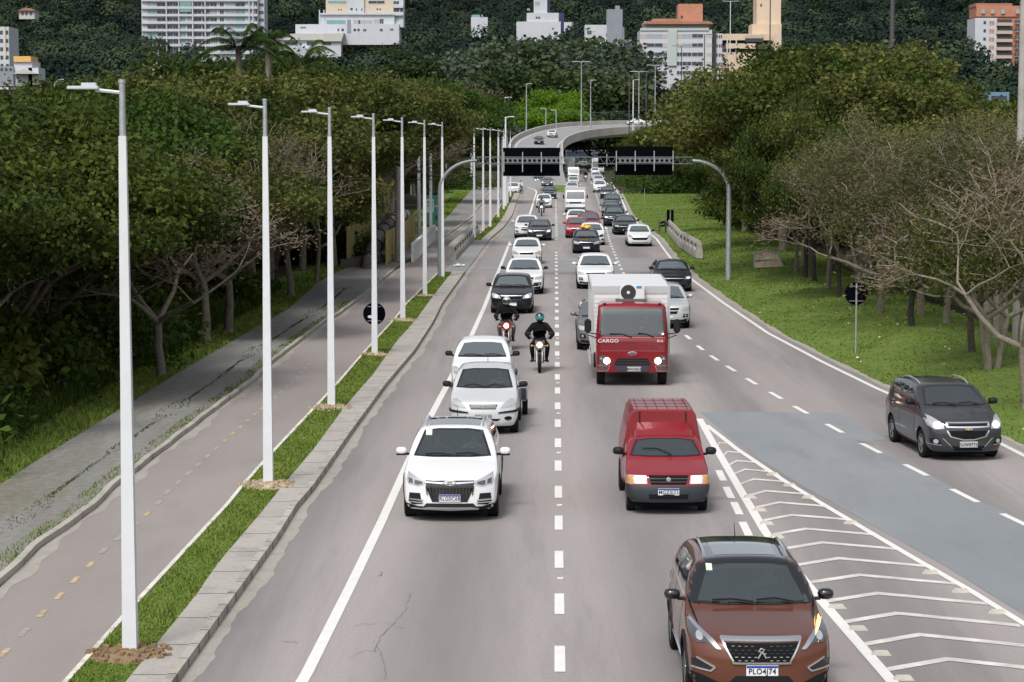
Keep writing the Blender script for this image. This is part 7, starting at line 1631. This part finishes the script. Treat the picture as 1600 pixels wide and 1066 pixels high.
# ------------------------------------------------------------------ sign gantry
D = G(688, 436).y; c = thing('sign_gantry', 'grey overhead gantry with black sign backs spanning all lanes', 'gantry', (0, D, 0))
XL, XR = PX(688, D, 0), PX(1138, D, 0); zt = PZ(251, D)
for s, X_, xin, nm in ((1, XL, PX(745, D, 6), ''), (-1, XR, PX(1082, D, 6), '')):
    xin = xin; b = MB(); r_ = abs(xin - X_); pts = [(X_, 0, -.1), (X_, 0, zt - r_ * .80)] ; 
    for a in np.linspace(0, math.pi / 2, 9)[1:]: pts.append((X_ + (xin - X_) * (1 - math.cos(a)), 0, zt - r_ * .80 * (1 - math.sin(a))))
    b.tube(pts, [.145, .125] + [.11 - .005 * k for k in range(8)], 10); b.build('post', MAT['gantry_grey' if s > 0 else 'galvanised'], c, smooth=50)
xa, xb_ = PX(745, D, 6), PX(1082, D, 6); b = MB()
for dz in (.17, -.17):
    for dy in (0, .3): b.tube([(xa, dy, zt + dz), (xb_, dy, zt + dz)], .022, 5)
n = 56
for i in range(n):
    x0 = xa + (xb_ - xa) * i / n; x1 = xa + (xb_ - xa) * (i + 1) / n; b.tube([(x0, 0, zt - .17), (x1, 0, zt + .17)] if i % 2 else [(x0, 0, zt + .17), (x1, 0, zt - .17)], .014, 4)
    if i % 2: b.tube([(x0, 0, zt + .17), (x0, .3, zt + .17)], .012, 4)
b.build('truss', MAT['sign_bar'], c)
def sg(px0, px1, py0, py1, nb, lab):
    X0, X1, Z1, Z0 = PX(px0, D, 6), PX(px1, D, 6), PZ(py0, D), PZ(py1, D)
    o = thing('road_sign', lab, 'road sign', (0, D, 0)); b = MB(); b.b2(X0, X1, .36, .40, Z0, Z1); b.build('panel', MAT['sign_back'], o)
    h = Z1 - Z0
    for i in range(nb):
        b = MB(); x = X0 + .02 + (X1 - X0 - .06) * i / max(1, nb - 1) if nb > 1 else (X0 + X1) / 2
        b.b2(x, x + .045, -.10, -.065, Z0 + h * .15, Z1 - h * .15) if nb > 1 else b.b2(x, x + .04, .30, .355, Z0 + .05, Z1 - .05)
        b.build('bracket', MAT['galvanised'], o)
    # row of round holes in the truss cover strip
    if nb > 1:
        b = MB(); b.b2(X0 + .03, X1 - .03, -.06, -.04, zt - .13, zt + .13); b.build('cover_strip', MAT['sign_bar'], o); b = MB()
        k = int((X1 - X0) / .24)
        for i in range(k): b.cyl((X0 + .12 + (X1 - X0 - .2) * i / (k - 1), -.065, zt), .075, .012, 'y', 14)
        b.build('hole', MAT['sign_back'], o)
sg(786, 875.5, 231, 275.5, 4, 'large black back of the left gantry sign'); sg(961.5, 1052, 229, 274, 4, 'large black back of the right gantry sign'); sg(935, 961, 239, 261, 1, 'small black back of the middle gantry sign')
# ------------------------------------------------------------------ round signs on posts
def round_sign(px, pyb, pyc, rpx, label, post=1, cross=1):
    g = G(px, pyb); o = thing('road_sign', label, 'road sign', (g.x, g.y, g.z)); D_ = g.y; zc = PZ(pyc, D_); r = rpx / FPX * D_
    b = MB(); b.tube([(0, 0, -.1), (0, 0, zc + r * .9)], .028, 8); b.build('post', MAT['galvanised'], o)
    b = MB(); b.cyl((0, .06, zc), r, .02, 'y', 40); b.build('disc', MAT['sign_back'], o)
    b = MB(); b.b2(-r * .62, r * .62, -.0, .05, zc + r * .6, zc + r * .68); b.b2(-r * .62, r * .62, -.0, .05, zc - r * .68, zc - r * .60); b.build('bracket', MAT['sign_bar'], o); return o, r, zc
round_sign(1337, 550, 459, 18, 'round black backed sign on a thin post on the right lawn')
o, r, zc = round_sign(585, 557, 490.5, 17.5, 'round black backed sign behind the fourth white lamp post')
b = MB(); b.prism(ell(-.13, zc - .10, .09, .05, 10), .03, .048, axis='y'); b.build('sticker', MAT['box_white'], o)
round_sign(1007, 318, 298, 4, 'small dark sign on the far right lawn')
# yellow railings, big pipe, white railing
def panel_rail(pts, h, label, m='yellow_rail', slats=18, zb=0):
    o = thing('railing', label, 'railing'); P = [G(a, b) for a, b in pts]; b = MB(); b2_ = MB()
    for i in range(len(P) - 1):
        p, q = P[i], P[i + 1]; L = (q - p).length; n = max(3, int(L / .28)); d = (q - p).normalized(); a = math.atan2(d.y, d.x)
        for k in range(n): c_ = p + d * (L * (k + .5) / n); b.box((c_.x, c_.y, h / 2 + zb), (L / n * .72, .03, h * .94), a)
        for z in (h + zb, h * .08 + zb): c_ = (p + q) / 2; b2_.box((c_.x, c_.y, z), (L, .06, .07), a)
        b2_.box((p.x, p.y, h / 2 + zb), (.09, .09, h + .05), a)
    b2_.box((P[-1].x, P[-1].y, h / 2 + zb), (.09, .09, h + .05)); b.build('slats', MAT[m], o); b2_.build('rail', MAT[m], o); return o
panel_rail([(543, 415), (556, 398), (582, 380), (590, 374)], 2.1, 'far yellow slatted railing on the left of the big pipe')
panel_rail([(604, 414), (622, 402), (634, 390)], 1.85, 'near yellow slatted railing on the right of the big pipe'); panel_rail([(634, 390), (648, 374)], 1.8, 'second yellow railing beyond the stencilled pole')
c = thing('pipeline', 'big black and pinkish pipe running between the yellow railings', 'pipe')
PP_ = [G(578, 420), G(590, 399), G(606, 381), G(618, 366), G(634, 352)]; zz = [.35, 1.1, 1.25, 1.2, .9]; PT = [Vector((p.x, p.y, z)) for p, z in zip(PP_, zz)]
b = MB(); b.tube([PT[0] + Vector((0, 0, -.5))] + PT[:3], .42, 16); b.build('pipe', MAT['pipe_rust'], c, smooth=50); b = MB(); b.tube(PT[2:], .40, 16); b.build('pipe', MAT['pipe_pale'], c, smooth=50)
b = MB()
for i in range(4):
    for t in (.1, .6): q = PT[i].lerp(PT[i + 1], t); d = (PT[i + 1] - PT[i]).normalized(); b.tube([q - d * .06, q + d * .06], .50, 16)
b.build('flange', MAT['pipe_black'], c, smooth=50)
b = MB(); g = G(552, 418)
for i in range(5): b.box((g.x + i * .30, g.y + i * 1.3 + .5, .22), (1.5, .10, .44), .1)
b.build('support', MAT['pipe_rust'], c)
o = thing('railing', 'white concrete balustrade along the bridge path', 'railing'); a, e = G(645, 410), G(679, 376); d = (e - a); L = d.length; d.normalize(); ang = math.atan2(d.y, d.x); b = MB()
for k in range(30): q = a + d * L * k / 29; b.box((q.x, q.y, .5), (.55, .14, 1.0), ang)
b.build('baluster', MAT['white_rail'], o); b = MB(); q = (a + e) / 2; b.box((q.x, q.y, 1.04), (L + .2, .2, .12), ang); b.box((q.x, q.y, .2), (L + .2, .12, .12), ang); b.box((q.x, q.y, .62), (L + .2, .06, .08), ang); b.build('rail', MAT['white_rail'], o)
# concrete barriers with round openings
def barrier(p, q, h, label, n, th=.55, curve=0):
    o = thing('concrete_barrier', label, 'barrier', p); d = (q - p); L = d.length; d.normalize(); o.rotation_euler = (0, 0, math.atan2(d.y, d.x))
    prof = [(-th / 2, 0), (th / 2, 0), (th / 2, h * .35), (th * .28, h * .9), (th * .1, h), (-th * .1, h), (-th * .28, h * .9), (-th / 2, h * .35)]
    b = MB(); b.prism(prof, 0, L, axis='x'); wl = b.build('wall', MAT['barrier_concrete'], o, smooth=30)
    cb = MB()
    for k in range(n):
        x = L * (k + .5) / n; cb.prism(ell(x, h * .62, L / n * .33, h * .2, 14), -1, 1, axis='y')
    co = cb.build('c', MAT['interior']); bo = wl.modifiers.new('b', 'BOOLEAN'); bo.object = co; bo.solver = 'EXACT'; co.parent = o; bpy.context.view_layer.update(); m3 = mesh_eval(wl); wl.modifiers.clear(); wl.data = m3; bpy.data.objects.remove(co); return o
barrier(G(702, 407), G(741, 366), .85, 'grey concrete barrier with oval openings at the left bridge edge', 11, .8)
barrier(G(1093, 404), G(1065, 386), 1.05, 'near grey concrete barrier with round openings on the right bridge edge', 5, .4); barrier(G(1064, 385), G(1046, 364), 1.0, 'far grey concrete barrier with round openings on the right bridge edge', 6, .4)
o = thing('guard_rail', 'dark steel guard rail in front of the right barrier', 'guard rail'); b = MB(); P = [G(1030, 364), G(1040, 362), G(1050, 368)]; b.tube([p + Vector((0, 0, .75)) for p in P], .10, 6); b.tube([p + Vector((0, 0, .5)) for p in P], .08, 6); b.build('rail', MAT['dark_pole'], o); b = MB()
for p in P: b.tube([p, p + Vector((0, 0, .8))], .05, 6)
b.build('post', MAT['dark_pole'], o)
g = G(1047, 364); o = thing('marker_post', 'pair of narrow black marker boards behind the guard rail', 'sign', g); b = MB(); b.b2(-.26, -.03, 0, .03, .6, 1.75); b.b2(.05, .27, 0, .03, .6, 1.75); b.build('board', MAT['sign_back'], o); b = MB(); b.tube([(.0, .06, 0), (.0, .06, 1.5)], .03); b.build('post', MAT['galvanised'], o)
# torn billboard on the lawn
g = G(1201, 428); o = thing('billboard', 'torn peeling billboard leaning on the right lawn', 'billboard', g); b = MB()
b.tube([(-.75, 0, 0), (-.75, 0, 1.15)], .05, 6); b.tube([(-.35, 0, 1.28), (.45, 0, 1.15), (.95, 0, .05)], .05, 6); b.tube([(-.75, 0, 1.12), (-.35, 0, 1.15)], .05, 6); b.tube([(-.7, -.03, .33), (.1, -.03, .33)], .03, 5); b.tube([(-.7, -.03, .72), (.15, -.03, .75)], .03, 5); b.build('frame', MAT['galvanised'], o)
ground_mat('torn_paper', (.66, .63, .50), (.42, .24, .18), (.22, .20, .19), 1.8, 2.6, fine=9, fineamp=.3, fbias=.6); b = MB(); b.prism([(-.72, .12), (.88, .05), (.45, 1.08), (-.3, 1.2), (-.72, 1.0)], 0.0, .04, axis='y'); b.build('poster', MAT['torn_paper'], o)
# advert panel by the bridge
D = 172; x = PX(678, D, 1.5); o = thing('advert_panel', 'green and pale poster panel in a black frame behind the bridge path', 'sign', (x, D, 0)); b = MB(); b.b2(-.70, .70, 0, .15, .55, 3.0); b.b2(-.1, .1, .03, .12, 0, .6); b.build('frame', MAT['sign_back'], o)
b = MB(); b.b2(-.60, .60, -.012, 0, .65, 2.9, 0); b.b2(-.6, .0, -.02, -.012, 1.6, 2.6, 1); b.cyl((.3, -.02, 1.2), .22, .02, 'y', 16, 2); b.b2(.05, .55, -.02, -.012, 2.0, 2.1, 1); b.b2(-.5, -.05, -.028, -.02, 2.3, 2.4, 2); b.b2(-.5, -.05, -.028, -.02, 2.05, 2.12, 2)
b.build('poster', [mat('poster_green', (.05, .20, .14), .5), mat('poster_pale', (.45, .55, .52), .5), mat('poster_dark', (.02, .04, .04), .5)], o)
